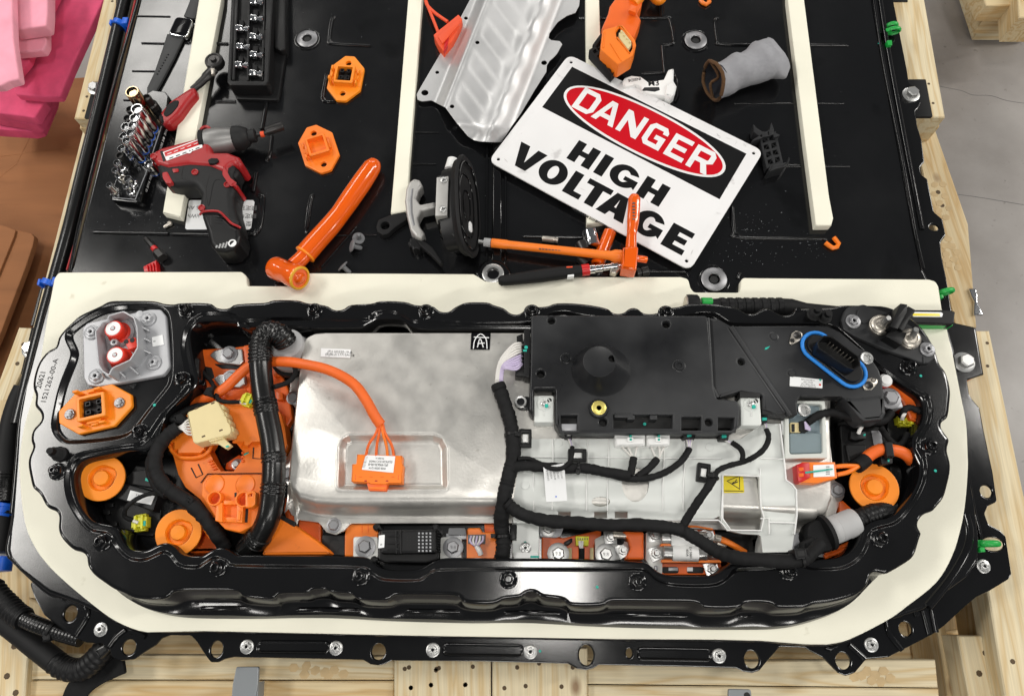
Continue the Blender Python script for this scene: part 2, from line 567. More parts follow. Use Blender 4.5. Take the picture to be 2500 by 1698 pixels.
def concrete():
    m = mat('concrete', '#b3aeab', .38, var=.06, vs=1.6, rvar=.08)
    nt = m.node_tree; b = nt.nodes['Principled BSDF']; L = nt.links
    tc = nt.nodes.new('ShaderNodeTexCoord')
    n1 = nt.nodes.new('ShaderNodeTexNoise'); n1.inputs['Scale'].default_value = 2.2; n1.inputs['Detail'].default_value = 9; n1.inputs['Roughness'].default_value = .62
    n2 = nt.nodes.new('ShaderNodeTexNoise'); n2.inputs['Scale'].default_value = 55; n2.inputs['Detail'].default_value = 3
    for n in (n1, n2): L.new(tc.outputs['Object'], n.inputs['Vector'])
    r = nt.nodes.new('ShaderNodeValToRGB'); L.new(n1.outputs['Fac'], r.inputs[0])
    r.color_ramp.elements[0].position = .3; r.color_ramp.elements[1].position = .72
    r.color_ramp.elements[0].color = hexc('#7d7772'); r.color_ramp.elements[1].color = hexc('#a5a09c')
    r2 = nt.nodes.new('ShaderNodeValToRGB'); L.new(n2.outputs['Fac'], r2.inputs[0])
    r2.color_ramp.elements[0].position = .24; r2.color_ramp.elements[1].position = .34
    r2.color_ramp.elements[0].color = (.45, .42, .4, 1); r2.color_ramp.elements[1].color = (1, 1, 1, 1)
    mx = nt.nodes.new('ShaderNodeMix'); mx.data_type = 'RGBA'; mx.blend_type = 'MULTIPLY'; mx.inputs[0].default_value = .6
    L.new(r.outputs[0], mx.inputs[6]); L.new(r2.outputs[0], mx.inputs[7]); L.new(mx.outputs[2], b.inputs['Base Color'])
    return m


M_['conc'] = concrete()
# ================================================================== SETTING
FZ = -.42
MB().sheet([(-6, -5), (6, -5), (6, 8), (-6, 8)], FZ).build('concrete_floor', M_['conc'], kind='structure')
crk = MB()
for c in ([(2290, 210), (2320, 216), (2350, 222), (2375, 232), (2420, 234), (2460, 246), (2530, 256)], [(2300, 470), (2380, 480), (2500, 500)]):
    crk.tube([W(p, FZ + .0003) for p in smo(c, 4, False)], .0006, 4, flat=.4)
crk.build('floor_crack', M_['inkg'], kind='structure')


def beam(name, pts, z1, th, mat, parent, ax=None, bev=.002, label=None):
    """timber: top outline in pixels at height z1; grain along the edge 0-1 (or ax)"""
    w = ccw(Ws(pts, z1))
    a, b = (W(pts[0], z1), W(pts[1], z1)) if ax is None else (W(ax[0], z1), W(ax[1], z1))
    o = sum(w, Vector((0, 0))) / len(w)
    return MB().ext(w, z1 - th, z1, bev, seg=1, bottom=True).build(name, mat, parent, M=frame((o.x, o.y, z1 - th), (b - a)), label=label)


WD, WP = M_['wood'], M_['woodp']
crate = thing('wooden_pallet', 'pale pine timber pallet frame carrying the black battery case', 'pallet', W((1250, 1640), FZ))
# right side
beam('timber', Q('A4', (1035, -480), (1262, 806), (1050, 806), (800, -480)), -.055, .05, WP, crate)
beam('timber', Q('A4', (1010, -480), (1224, 868), (1050, 868), (780, -480)), -.108, .05, WD, crate)
beam('timber', Q('A4', (1190, 880), (1420, 1540)) + Q('B4', (1478, 1122), (1330, 1125)) + Q('A4', (1040, 880)), -.16, .06, WD, crate, ax=Q('A4', (1190, 880), (1440, 1578)))
beam('timber', Q('C5', (1567, 160), (1860, 1560)) + [(2570, 1800)] + Q('D4', (1720, 1850), (1540, 780)) + Q('C5', (1330, 160)), -.062, .05, WP, crate, ax=Q('C5', (1567, 160), (1820, 1360)))
beam('timber', Q('D4', (1655, 1700), (1490, 780), (1560, 780), (1760, 1700)), -.115, .09, WD, crate)
# left side
beam('timber', Q('A0', (770, -240), (508, 812), (650, 822), (950, -240)), -.055, .03, WP, crate)
beam('timber', Q('A0', (782, -240), (545, 880), (680, 880), (960, -240)), -.09, .05, WD, crate)
beam('timber', Q('A0', (572, 880), (395, 1580)) + Q('B0', (222, 1130), (330, 1130)) + Q('A0', (660, 880)), -.12, .06, WP, crate, ax=Q('A0', (560, 900), (395, 1580)))
beam('timber', Q('C0', (128, 52), (-60, 560), (60, 560), (290, 60)), -.075, .07, WP, crate)
beam('timber', Q('C0', (-40, 540), (-230, 1500), (-60, 1500), (100, 560)), -.075, .07, WP, crate)
beam('timber', Q('D0', (-60, 1090), (-90, 1620), (165, 1620), (195, 1262)), -.085, .10, WP, crate)
beam('timber', Q('D0', (-60, 560), (-60, 1060), (330, 1000), (200, 640)), -.19, .05, WD, crate)
beam('timber', Q('D0', (195, 900), (185, 1640), (365, 1640), (400, 1000)), -.17, .12, WD, crate)
# front planks
for pts, mm in (([(60, 1595), (962, 1600), (962, 1658), (62, 1657)], WP), ([(55, 1660), (962, 1661), (962, 1760), (55, 1760)], WD),
                ([(1434, 1612), (2284, 1609), (2291, 1677), (1434, 1668)], WP), ([(1434, 1671), (2292, 1680), (2300, 1790), (1434, 1780)], WP)):
    beam('plank', pts, -.10, .04, mm, crate)
for pts in ([(962, 1580), (962, 1790), (1198, 1790), (1198, 1580)], [(1202, 1580), (1202, 1790), (1434, 1790), (1434, 1580)]):
    beam('plank', pts, -.085, .05, WP, crate)
beam('post', Q('D4', (1345, 1162), (1440, 1660), (1640, 1660), (1568, 1162)), -.10, .14, WP, crate)
beam('timber', Q('D4', (1190, 1000), (1300, 1700), (1360, 1700), (1250, 1000)), -.15, .10, WD, crate)
beam('timber', Q('D4', (1100, 860), (1120, 1160), (1480, 1100), (1400, 800)), -.22, .05, WD, crate)
beam('plank', [(100, 1500), (2350, 1500), (2350, 1610), (100, 1610)], -.26, .03, WD, crate)
beam('plank', [(2260, 1400), (2420, 1400), (2420, 1600), (2260, 1600)], -.27, .03, WD, crate)
# nail holes
nl = MB()


def nail(c, x, y, z, r=.004):
    nl.lathe([(r, z - .0005), (r, z + .0004), (0, z + .0004)], Matrix.Translation(W(q1(c, x, y), z) * 1.0 - Vector((0, 0, z))), 7)


for x, y in ((1375, 1390), (1405, 1380), (1590, 1400), (1610, 1385), (1418, 1520), (1555, 1500), (1790, 1500)): nail('D1', x, y, -.085, .0035)
for x, y in ((185, 1390), (435, 1375), (740, 1380), (890, 1352), (1122, 1380), (148, 1502), (385, 1498), (652, 1522), (798, 1508), (1045, 1512), (8, 1520)): nail('D2', x, y, -.085, .0035)
for x, y in ((1148, 577), (1178, 710)): nail('A4', x, y, -.055, .0028)
for x, y in ((1212, 1322), (1240, 1412)): nail('A4', x, y, -.16, .005)
for x, y in ((598, 665), (575, 762), (772, 10)): nail('A0', x, y, -.055, .003)
for x, y in ((160, 170), (120, 302)): nail('C0', x, y, -.075, .004)
for x, y in ((98, 1235), (48, 1440), (108, 1555)): nail('D0', x, y, -.085, .005)
for x, y in ((1550, 245), (1552, 403)): nail('C5', x, y, -.062, .003)
for x, y in ((1725, 1340),): nail('D4', x, y, -.062, .004)
for x, y in ((1538, 1282), (1495, 1422)): nail('D4', x, y, -.10, .005)
nl.build('nail', M_['nail'], crate, kind='stuff')
# stamped hexagon dents on timbers
hx = MB()
for c, z, lst in (('A4', -.16, ((1190, 1275), (1245, 1270), (1195, 1335), (1260, 1345), (1215, 1445), (1280, 1435), (1270, 1500), (1225, 1395))),
                  ('B4', -.16, ((1280, 520), (1255, 565), (1310, 570), (1270, 620), (1340, 610), (1320, 655), (1290, 690), (1345, 715), (1265, 660), (1290, 560))),
                  ('D4', -.10, ((720, 1400), (780, 1430), (840, 1410), (690, 1440), (760, 1470), (880, 1450), (820, 1475), (640, 1450))),
                  ('D1', -.10, ((610, 1385), (700, 1370), (760, 1400), (820, 1410), (890, 1400), (960, 1430), (850, 1440), (690, 1430)))):
    for x, y in lst:
        p = W(q1(c, x + random.uniform(-6, 6), y + random.uniform(-6, 6)), z)
        hx.ext(ell((p.x, p.y), .0085, .007, 6, random.random()), z - .001, z + .0003 + random.random() * .0004, 0)
hx.build('stamp_mark', mat('dented_pine', '#cdb285', .7, var=.1, vs=60), crate, kind='stuff')


def bolt_hex(name, p, r, h, m, parent=None, washer=1.45, **kw):
    b = MB()
    b.lathe([(r * washer, 0), (r * washer, h * .18), (r * washer * .8, h * .26), (0, h * .26)], Matrix.Translation(p), 20)
    b.hexa(r, h, Matrix.Translation(p) @ Matrix.Rotation(random.random(), 4, 'Z'), r * .16)
    return b.build(name, m, parent, **kw)


for c, pts, z, lab in (('A0', ((645, 562), (700, 562), (640, 816), (578, 812)), -.053, 'upper left black rubber pad on the timber beside the pink foam'),
                       ('A0', ((800, -60), (840, -60), (825, 45), (795, 50)), -.053, 'black rubber pad on the left timber, cut by the top edge of the photo'),
                       ('A4', ((1005, 545), (1128, 545), (1176, 802), (1060, 802)), -.053, 'black rubber pad on the right timber above the bare floor'),
                       ('A4', ((890, -60), (990, -60), (1006, 12), (900, 12)), -.053, 'black rubber pad on the right timber at the top edge of the photo'),
                       ('C0', ((215, 53), (300, 55), (230, 378), (140, 376)), -.073, 'lower left black rubber pad on the timber beside the cardboard'),
                       ('B4', ((1280, 1130), (1470, 1125), (1526, 1450), (1400, 1450)), -.058, 'black rubber pad under the big hex bolt at the right')):
    o = plate('rubber_pad', Q(c, *pts), z - .006, z, M_['rubber'], r=.002)
    tag(o, lab, 'pad', 'rubber pads between timber and case')
for c, x, y, z, r, lab, mt in (('A0', 656, 612, -.045, .010, 'bright dome bolt on the upper left rubber pad', 'steel'), ('A4', 1022, 655, -.022, .0115, 'bright hex bolt on the right rubber pad', 'steel'),
                           ('C0', 222, 205, -.06, .012, 'bright dome bolt on the lower left rubber pad', 'steel'), ('C5', 1385, 380, -.022, .0125, 'large zinc hex bolt at the right corner of the case', 'steel')):
    o = bolt_hex('hold_down_bolt', W(q1(c, x, y), z), r, r * 1.25, M_[mt]); tag(o, lab, 'bolt', 'bolts that hold the case down')

# second crate at the top right
c2 = thing('wooden_crate', 'corner of a second timber crate on the floor at the top right', 'crate', W((2440, 40), FZ))
beam('timber', Q('A4', (1400, -300), (1545, 38), (1758, 38), (1700, -300)), FZ + .17, .05, WD, c2, ax=Q('A4', (1400, 0), (1700, 0)))
beam('timber', Q('A4', (1380, -300), (1530, 130), (1790, 132), (1800, -300)), FZ + .115, .05, WD, c2, ax=Q('A4', (1400, 0), (1700, 0)))
beam('timber', Q('A4', (1360, -300), (1520, 178), (1900, 180), (1900, -300)), FZ + .06, .05, WP, c2, ax=Q('A4', (1400, 0), (1700, 0)))
beam('timber', Q('A4', (1740, -300), (1770, 120), (2000, 120), (2000, -300)), FZ + .20, .08, WD, c2)

# cardboard
card = plate('cardboard_sheet', [(-260, 230), (300, 180), (240, 330), (60, 990), (-40, 1400), (-500, 1400)], FZ + .004, FZ + .01, M_['card'], bev=.002)
tag(card, 'large flat brown cardboard sheet lying on the floor at the left', 'cardboard')
cr = MB()
for c in ([(-20, 385), (70, 372), (190, 360)], [(75, 330), (40, 400), (-10, 440)]):
    cr.tube([W(p, FZ + .0102) for p in c], .0016, 5, flat=.35)
cr.build('fold_line', M_['card'], card)
card2 = plate('cardboard_offcut', Q('B0', (-300, 380), (60, 440), (215, 475), (238, 500), (226, 560), (180, 700), (0, 1175), (-100, 1400), (-400, 1400)), FZ + .05, FZ + .065, M_['card'], r=.012, bev=.003)
tag(card2, 'smaller brown cardboard panel on the left with a dark cut edge', 'cardboard')
fl = plate('flap', Q('B0', (-300, 330), (30, 425), (108, 455), (96, 500), (-10, 760), (-300, 1300)), FZ + .066, FZ + .071, M_['card'], card2, r=.004, bev=.002)

# pink packing foam
for i, (c, pts, z, th, m, lab) in enumerate((
        ('A0', ((-60, 480), (360, 640), (352, 690), (268, 886), (212, 902), (-80, 884)), -.30, .03, 'pink', 'lowest deep pink foam sheet of the stack above the cardboard'),
        ('A0', ((-60, 470), (340, 620), (332, 700), (252, 855), (200, 850), (-80, 800)), -.265, .03, 'pink', 'second deep pink foam sheet from the bottom of the stack'),
        ('A0', ((-60, 470), (300, 600), (310, 700), (238, 812), (180, 800), (-80, 770)), -.23, .025, 'pink', 'third deep pink foam sheet from the bottom of the stack'),
        ('A0', ((150, -200), (790, -200), (712, 0), (600, 235), (500, 450), (412, 662), (280, 664), (105, 648), (60, 300)), -.20, .02, 'pink', 'broad deep pink foam sheet with a diagonal right edge'),
        ('A0', ((30, -200), (480, -200), (300, 160), (200, 420), (90, 560), (40, 520)), -.175, .016, 'pink', 'narrow deep pink foam strip between the pale sheets and the broad sheet'),
        ('A0', ((60, 160), (318, 165), (318, 300), (296, 345), (108, 362), (80, 300)), -.15, .02, 'ppink', 'small mid pink foam sheet below the pale square'),
        ('A0', ((70, -200), (328, -200), (326, 80), (318, 176), (88, 208), (76, 100)), -.115, .03, 'ppink', 'pale pink foam square at the top of the stack'),
        ('A0', ((-200, -200), (78, -200), (84, 60), (92, 280), (132, 540), (60, 558), (5, 585), (-200, 600)), -.08, .02, 'ppink', 'pale pink foam sheet cut by the left edge of the photo'))):
    w = rnd(Ws(Q(c, *pts), z), .006)
    o = MB().ext(w, z - th, z, .004, seg=3).build('foam_sheet', M_[m], None, 50)
    tag(o, lab, 'packing foam', 'pink packing foam sheets')

# shiny clip on the floor side, right of the timber
wc = MB(); a, b = W(q1('B4', 1440, 865), -.16), W(q1('B4', 1482, 1045), -.16)
fm = frame((a + b) / 2, b - a); L = (b - a).length
wc.ext([Vector(p) for p in ((-L / 2, -.008), (-L * .2, -.006), (0, -.003), (L * .2, -.006), (L / 2, -.010), (L / 2, .008), (L * .25, .006), (0, .003), (-L * .25, .006), (-L / 2, .006))], 0, .006, .002, M=fm)
tag(wc.build('metal_latch', M_['chrome']), 'shiny bow-shaped metal latch outside the right timber', 'latch')
wc = MB()
wc.ext(Ws(Q('B0', (268, 870), (300, 820), (255, 1020), (228, 1110), (205, 1110)), -.14), -.16, -.14, .002)
tag(wc.build('strap_buckle', M_['gunm']), 'dark metal strap with bright gap beside the left timber', 'strap')

# ================================================================== CASE
PADZ, ZR = .014, .07
case = thing('battery_case', 'glossy black pressed steel battery case filling the photo', 'battery case', W((1250, 1540), -.12))
LID = [(385, -260), (339, 0)] + Q('B0', (480, 740), (372, 760)) + Q('C0', (285, 0), (225, 225), (160, 470), (118, 700), (98, 1000), (72, 1350)) + \
    Q('D0', (58, 440), (45, 580), (62, 640), (132, 722), (328, 872), (420, 905), (520, 940), (700, 1020), (850, 1110), (985, 1143)) + \
    [(500, 1543), (1000, 1555), (1500, 1564), (1860, 1567), (1960, 1575), (2020, 1577), (2076, 1566), (2152, 1520)] + \
    Q('D4', (1120, 985), (1200, 920), (1420, 760), (1495, 650), (1500, 500), (1470, 250)) + Q('C5', (1432, 1130), (1418, 1060), (1405, 800), (1330, 300)) + \
    [(2300, 745)] + Q('B4', (1112, 720)) + [(2230, 540), (2132, 0), (2085, -260)]
lidw = ccw(rnd(Ws(LID, 0), .02, 4))
zsh = -.11
mb = MB(); mb.ext(lidw, zsh, 0, .006, seg=3)
# the pit under the rim is cut out of the lid sheet
COUT = Q('C0', (1700, 44), (1600, 15), (1400, 13), (1352, 30), (1322, 66), (1310, 110), (1324, 220), (1350, 350), (1366, 400), (1350, 460), (1290, 512), (1200, 590), (1150, 652), (1112, 740), (1090, 830), (1044, 882), (990, 908), (900, 902), (740, 930), (610, 958), (545, 990), (512, 1050), (510, 1130), (540, 1245), (590, 1330), (660, 1392)) + \
    Q('D0', (780, 405), (818, 440), (842, 500), (882, 555), (940, 575), (1010, 570), (1060, 545), (1120, 522), (1180, 532), (1222, 570), (1262, 606), (1370, 616), (1420, 592), (1462, 566), (1530, 556), (1580, 576), (1625, 606)) + \
    Q('D1', (300, 608), (700, 610), (1060, 615), (1122, 632), (1172, 670), (1222, 700), (1330, 712), (1440, 708), (1512, 688), (1562, 655), (1630, 630), (1720, 624)) + \
    Q('D2', (600, 629), (1100, 630), (1560, 650), (1632, 662), (1682, 700), (1722, 730), (1790, 746)) + \
    Q('D3', (480, 750), (640, 750), (702, 735), (742, 710), (800, 668), (850, 648), (1000, 650), (1200, 648), (1450, 636), (1560, 618), (1632, 580), (1690, 500), (1704, 430), (1742, 392)) + \
    Q('D4', (800, 362), (880, 350), (940, 300), (1000, 230), (1050, 150), (1078, 70)) + \
    Q('C5', (1080, 1092), (1068, 1060), (1036, 990), (1030, 900), (1060, 850), (1090, 800), (1106, 750), (1110, 672), (1090, 620), (1040, 580), (960, 522), (870, 462), (760, 400), (690, 340), (560, 200), (440, 120)) + \
    Q('B3', (1700, 1112), (1150, 1106), (1050, 1092), (1010, 1062), (960, 1037), (880, 1032), (700, 1060), (600, 1100)) + \
    Q('B2', (1400, 1140), (830, 1142), (300, 1140), (50, 1136)) + \
    Q('B1', (1380, 1088), (1330, 1068), (1200, 1066), (1160, 1086), (1100, 1116), (1050, 1130), (740, 1132), (680, 1122), (400, 1122), (270, 1120), (200, 1094))
AOUT = Q('C0', (505, 0), (440, 62), (392, 125), (380, 185), (330, 206), (258, 290), (222, 410), (222, 480), (240, 522), (230, 590), (265, 628), (280, 668), (264, 708), (214, 760), (206, 840), (222, 872), (192, 940), (186, 1000), (196, 1060), (210, 1128)) + \
    Q('D0', (225, 155), (268, 190), (300, 255), (330, 290), (375, 306), (400, 345), (392, 420), (410, 480), (450, 530), (500, 575), (545, 585), (590, 615), (595, 680), (640, 745), (700, 790), (780, 845), (850, 872), (900, 900), (980, 915), (1120, 915), (1170, 885), (1212, 856), (1400, 854), (1610, 855), (1650, 882), (1690, 902)) + \
    Q('D1', (462, 916), (492, 890), (532, 875), (700, 873), (722, 858), (755, 845), (828, 847), (870, 870), (990, 875), (1030, 897), (1065, 920), (1250, 925), (1290, 897), (1330, 885), (1500, 886), (1728, 890)) + \
    Q('D2', (350, 920), (400, 946), (588, 950), (640, 917), (758, 908), (790, 885), (830, 868), (872, 877), (912, 905), (1040, 917), (1080, 945), (1122, 965), (1318, 965), (1368, 940), (1402, 930), (1600, 932), (1803, 934)) + \
    Q('D3', (558, 937), (600, 960), (642, 980), (848, 980), (890, 955), (922, 940), (1068, 942), (1110, 965), (1142, 978), (1308, 975), (1358, 955), (1402, 945), (1500, 935), (1600, 910)) + \
    Q('D4', (642, 890), (710, 845), (740, 790), (752, 742), (790, 726), (850, 740), (900, 720), (1000, 660), (1050, 618), (1075, 550), (1092, 490), (1104, 458), (1076, 410), (1090, 360), (1130, 322), (1180, 308), (1212, 270), (1254, 220), (1276, 150), (1300, 50)) + \
    Q('C5', (1302, 1060), (1278, 980), (1295, 920), (1284, 888), (1242, 832), (1242, 790), (1270, 768), (1290, 740), (1300, 640), (1305, 580), (1290, 500), (1264, 430), (1230, 390), (1210, 330), (1190, 270), (1150, 200), (1100, 130), (1040, 80), (960, 30)) + \
    Q('B4', (860, 975), (740, 968), (530, 966), (490, 985), (240, 990)) + \
    Q('B3', (1528, 990), (1510, 1020), (1470, 1035), (1420, 1030), (1370, 1000), (1320, 985), (1270, 1010), (1240, 1025), (1182, 1020), (1140, 990), (1090, 975), (1050, 970), (960, 955), (800, 955), (750, 970), (700, 980), (650, 984), (610, 990), (590, 1015), (540, 1025), (480, 1020), (450, 992), (410, 982), (372, 995), (350, 1015), (300, 1025), (260, 1010), (230, 985)) + \
    Q('B2', (1182, 955), (1010, 950), (960, 970), (890, 978), (812, 975), (780, 1010), (740, 1030), (690, 1020), (650, 985), (570, 962), (540, 945), (400, 944), (350, 960), (300, 985), (270, 1010), (212, 1010), (180, 985), (150, 970), (30, 964)) + \
    Q('B1', (1380, 940), (1200, 935), (1150, 955), (1000, 960), (960, 990), (910, 1000), (870, 990), (830, 965), (690, 950), (640, 930), (460, 930), (420, 950), (212, 955), (170, 985), (110, 990), (62, 975), (28, 950)) + \
    Q('B0', (1230, 950), (1200, 960), (1120, 955), (1060, 936), (900, 934), (752, 936), (700, 965), (620, 1000), (540, 1040))
BOUT = Q('B0', (1240, 1270), (1252, 1180), (1272, 1120), (1312, 1060), (1362, 1026), (1420, 1011), (1560, 1016), (1650, 1044)) + \
    Q('B1', (150, 1020), (200, 1030), (270, 1060), (400, 1055), (560, 1046), (1080, 1058), (1130, 1040), (1190, 1005), (1250, 1000), (1340, 1010), (1400, 1046), (1460, 1072), (1803, 1078)) + \
    Q('B2', (300, 1084), (820, 1087), (900, 1050), (1000, 1012), (1100, 1010), (1180, 1034), (1500, 1060)) + \
    Q('B3', (780, 1034), (860, 1012), (960, 1016), (1010, 1040), (1060, 1075), (1120, 1088), (1300, 1091), (1720, 1092)) + \
    Q('C5', (520, 130), (700, 290), (860, 420), (980, 500), (1080, 560), (1132, 590), (1162, 622), (1180, 690), (1170, 780), (1140, 840), (1102, 900), (1092, 950), (1128, 1010), (1146, 1080)) + \
    Q('D4', (1140, 90), (1100, 190), (1040, 290), (960, 380), (900, 412), (800, 436), (762, 470), (745, 540), (710, 610), (650, 670), (570, 708), (480, 720), (330, 716), (270, 692)) + \
    Q('D3', (1180, 690), (1050, 715), (870, 720), (830, 740), (780, 790), (710, 825), (600, 836), (420, 830), (340, 815), (280, 790), (230, 742), (180, 722)) + \
    Q('D2', (1400, 722), (800, 721), (220, 720), (150, 745), (90, 785)) + \
    Q('D1', (1440, 797), (1240, 795), (1172, 770), (1120, 730), (1060, 705), (600, 700), (190, 695), (150, 670), (90, 642), (40, 646)) + \
    Q('D0', (1380, 694), (1330, 705), (1230, 697), (1182, 652), (1150, 610), (1110, 602), (1050, 630), (980, 656), (880, 646), (820, 600), (770, 540), (740, 482), (700, 464), (620, 452), (560, 400), (500, 310), (460, 230), (440, 130)) + \
    Q('C0', (442, 1060), (446, 1020), (472, 960), (530, 915), (650, 890), (820, 858), (900, 850), (960, 838), (1002, 800), (1040, 740), (1120, 622), (1200, 542), (1258, 472), (1282, 430), (1266, 330))
DOUT = Q('C0', (488, 215), (480, 280), (412, 420), (380, 560), (352, 690), (352, 762), (400, 832), (460, 860), (600, 850), (800, 830), (900, 792), (960, 722), (1050, 600), (1150, 480), (1186, 420), (1192, 300), (1186, 100)) + \
    Q('B0', (1172, 1055), (1150, 1000), (1080, 968), (920, 962), (762, 970), (650, 1010), (560, 1060), (480, 1122), (440, 1170), (455, 1235))


def wcl(p, z, n=2):
    return ccw(smo(Ws(p, z), n))


ZB = ZR - .006
A = wcl(AOUT, ZR, 3); B = wcl(BOUT, ZR, 3); C = wcl(COUT, ZB, 3); D = wcl(DOUT, ZR, 3)


def blur(p, k):
    n = len(p); return [sum((p[(i + j) % n] for j in range(-k, k + 1)), Vector((0, 0))) / (2 * k + 1) for i in range(n)]


A = blur(A, 1); B = blur(B, 1); C = blur(C, 1); D = blur(D, 2)
base = blur(A, 14)
nb = off(base, -.010)
fr = []
for a, p in zip(nb, base):
    d = (a - p)
    k = max(0.0, -d.y / .010 - .74) / .26
    fr.append(p + d.normalized() * (.002 + .032 * k))
base = blur(fr, 10)
mb.build('lid_sheet', M_['sheetp'], case, 40)


def r3(l, z): return [(a.x, a.y, z) for a in l]


rim = MB()
mid = [p * .26 + q * .74 for p, q in zip(base, A)]; mi2 = [p * .40 + q * .60 for p, q in zip(base, A)]
ids = rim.loft([r3(base, PADZ - .004), r3([p * .92 + q * .08 for p, q in zip(base, A)], PADZ + .004), r3([p * .84 + q * .16 for p, q in zip(base, A)], PADZ + .009), r3(mi2, .028), r3(mid, .034), r3([p * .15 + q * .85 for p, q in zip(base, A)], .046), r3(off(A, .0022), ZR - .012), r3(A, ZR - .006), r3(off(A, .0008), ZR - .0025), r3(off(A, .003), ZR - .0004), r3(off(A, .006), ZR), r3(off(A, .0066), ZR)])
Dl = D[::-1]
Bl = B[::-1]
dids = rim.loft([r3(off(Dl, .0006), ZR), r3(Dl, ZR), r3(off(Dl, -.0025), ZR - .0012), r3(off(Dl, -.0055), ZR - .0065), r3(off(Dl, -.009), ZR - .008), r3(off(Dl, -.0096), ZR - .008)][::-1])
bids = rim.loft([r3(off(Bl, -.0066), ZB), r3(off(Bl, -.006), ZB), r3(off(Bl, -.0042), ZB + .001), r3(off(Bl, -.0018), ZR - .001), r3(Bl, ZR), r3(off(Bl, .0006), ZR)])
rim.cap([off(A, .0066), off(Dl, .0006), off(Bl, .0006)], [ids[-1], dids[-1], bids[-1]])
rim.cap([off(Dl, -.0096)[::-1]], [dids[0][::-1]])
Cl = C[::-1]
cids = rim.loft([r3(Cl, -.055), r3(Cl, ZB - .004), r3(off(Cl, .0012), ZB - .0012), r3(off(Cl, .0042), ZB), r3(off(Cl, .0048), ZB)])
Bi = off(Bl, -.0066)
rim.cap([Bi[::-1], off(Cl, .0048)], [bids[0][::-1], cids[-1]])
rim.build('flange_rim', M_['paint'], case, 38)
for c, a, b in (('D1', (640, 985), (1075, 988)), ('D1', (1390, 990), (1760, 995)), ('D1', (1400, 925), (1720, 925)), ('D2', (650, 1003), (1045, 1006)), ('D2', (1345, 1015), (1800, 1018)), ('D3', (0, 1018), (515, 1026)), ('D3', (830, 1025), (940, 1026)), ('D0', (1380, 975), (1740, 970)), ('D0', (1200, 940), (1380, 938))):
    MB().tube([W(q1(c, *a), .022), W(q1(c, *a), .0245).lerp(W(q1(c, *b), .0245), .04), W(q1(c, *a), .0245).lerp(W(q1(c, *b), .0245), .96), W(q1(c, *b), .022)], .0042, 8).build('pressed_rib', M_['paint'], case, 60)
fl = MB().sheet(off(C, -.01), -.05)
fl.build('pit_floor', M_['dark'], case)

# flange plate with holes
FL = Q('A4', (860, -700), (892, -100), (905, 0), (1000, 480), (1012, 562), (1074, 630), (1095, 706), (1075, 745), (1055, 762), (1072, 870), (1100, 960), (1120, 1112), (1088, 1150), (1098, 1200), (1140, 1230), (1160, 1330)) + \
    Q('B4', (1186, 330), (1245, 380), (1266, 490), (1230, 542), (1240, 640), (1270, 780), (1318, 1088), (1468, 1122), (1524, 1448), (1424, 1482)) + \
    Q('C5', (1414, 500), (1430, 600), (1450, 632), (1500, 690), (1530, 850), (1590, 1130), (1620, 1335), (1556, 1366), (1534, 1418), (1560, 1488), (1640, 1530)) + \
    Q('D4', (1680, 480), (1720, 742), (1700, 775), (1560, 860), (1480, 895), (1400, 962), (1260, 1092), (1180, 1152), (870, 1312), (720, 1325), (642, 1418), (580, 1440), (528, 1420), (420, 1312), (340, 1272), (300, 1246), (122, 1240), (80, 1290)) + \
    Q('D3', (1040, 1352), (1000, 1402), (950, 1420), (890, 1410), (840, 1386), (400, 1374), (0, 1366)) + \
    Q('D2', (1300, 1364), (1268, 1386), (1220, 1400), (1150, 1390), (1090, 1356), (500, 1340)) + \
    Q('D1', (1285, 1334), (1240, 1356), (1200, 1368), (1140, 1360), (1090, 1330), (600, 1318), (200, 1310), (140, 1322), (90, 1346), (40, 1346)) + \
    Q('D0', (1420, 1310), (1350, 1202), (1312, 1162), (1172, 1160), (1110, 1182), (1072, 1226), (1000, 1270), (920, 1326), (830, 1336), (772, 1312), (748, 1252), (700, 1216), (590, 1210), (500, 1172), (400, 1100), (300, 1020), (235, 900), (200, 800)) + [(300, 1300), (1000, 1350), (2000, 1350), (2150, 1100), (2080, -260)]
ZF = -.022
hol = []
for c, x, y, a, b in (('D0', 482, 1010, 40, 46), ('D0', 885, 1242, 40, 44), ('D1', 80, 1255, 36, 46), ('D1', 1195, 1272, 40, 45), ('D2', 1215, 1296, 42, 56), ('D2', 1510, 1282, 18, 26), ('D3', 945, 1326, 42, 48),
                      ('D4', 560, 1336, 42, 46), ('D4', 990, 1116, 38, 40), ('C5', 1545, 1264, 37, 38), ('D4', 1592, 532, 66, 40), ('B4', 1185, 436, 34, 24)):
    w = W(q1(c, x, y), ZF); s = K * .00069
    hol.append(ell(w, a * s * 1.05, b * s * 1.05, 20))
flw = rnd(Ws(FL, ZF), .006, 3)
MB().ext(flw, ZF - .004, ZF, .0022, holes=hol, seg=2, bottom=True).build('mounting_flange', M_['paint'], case, 40)
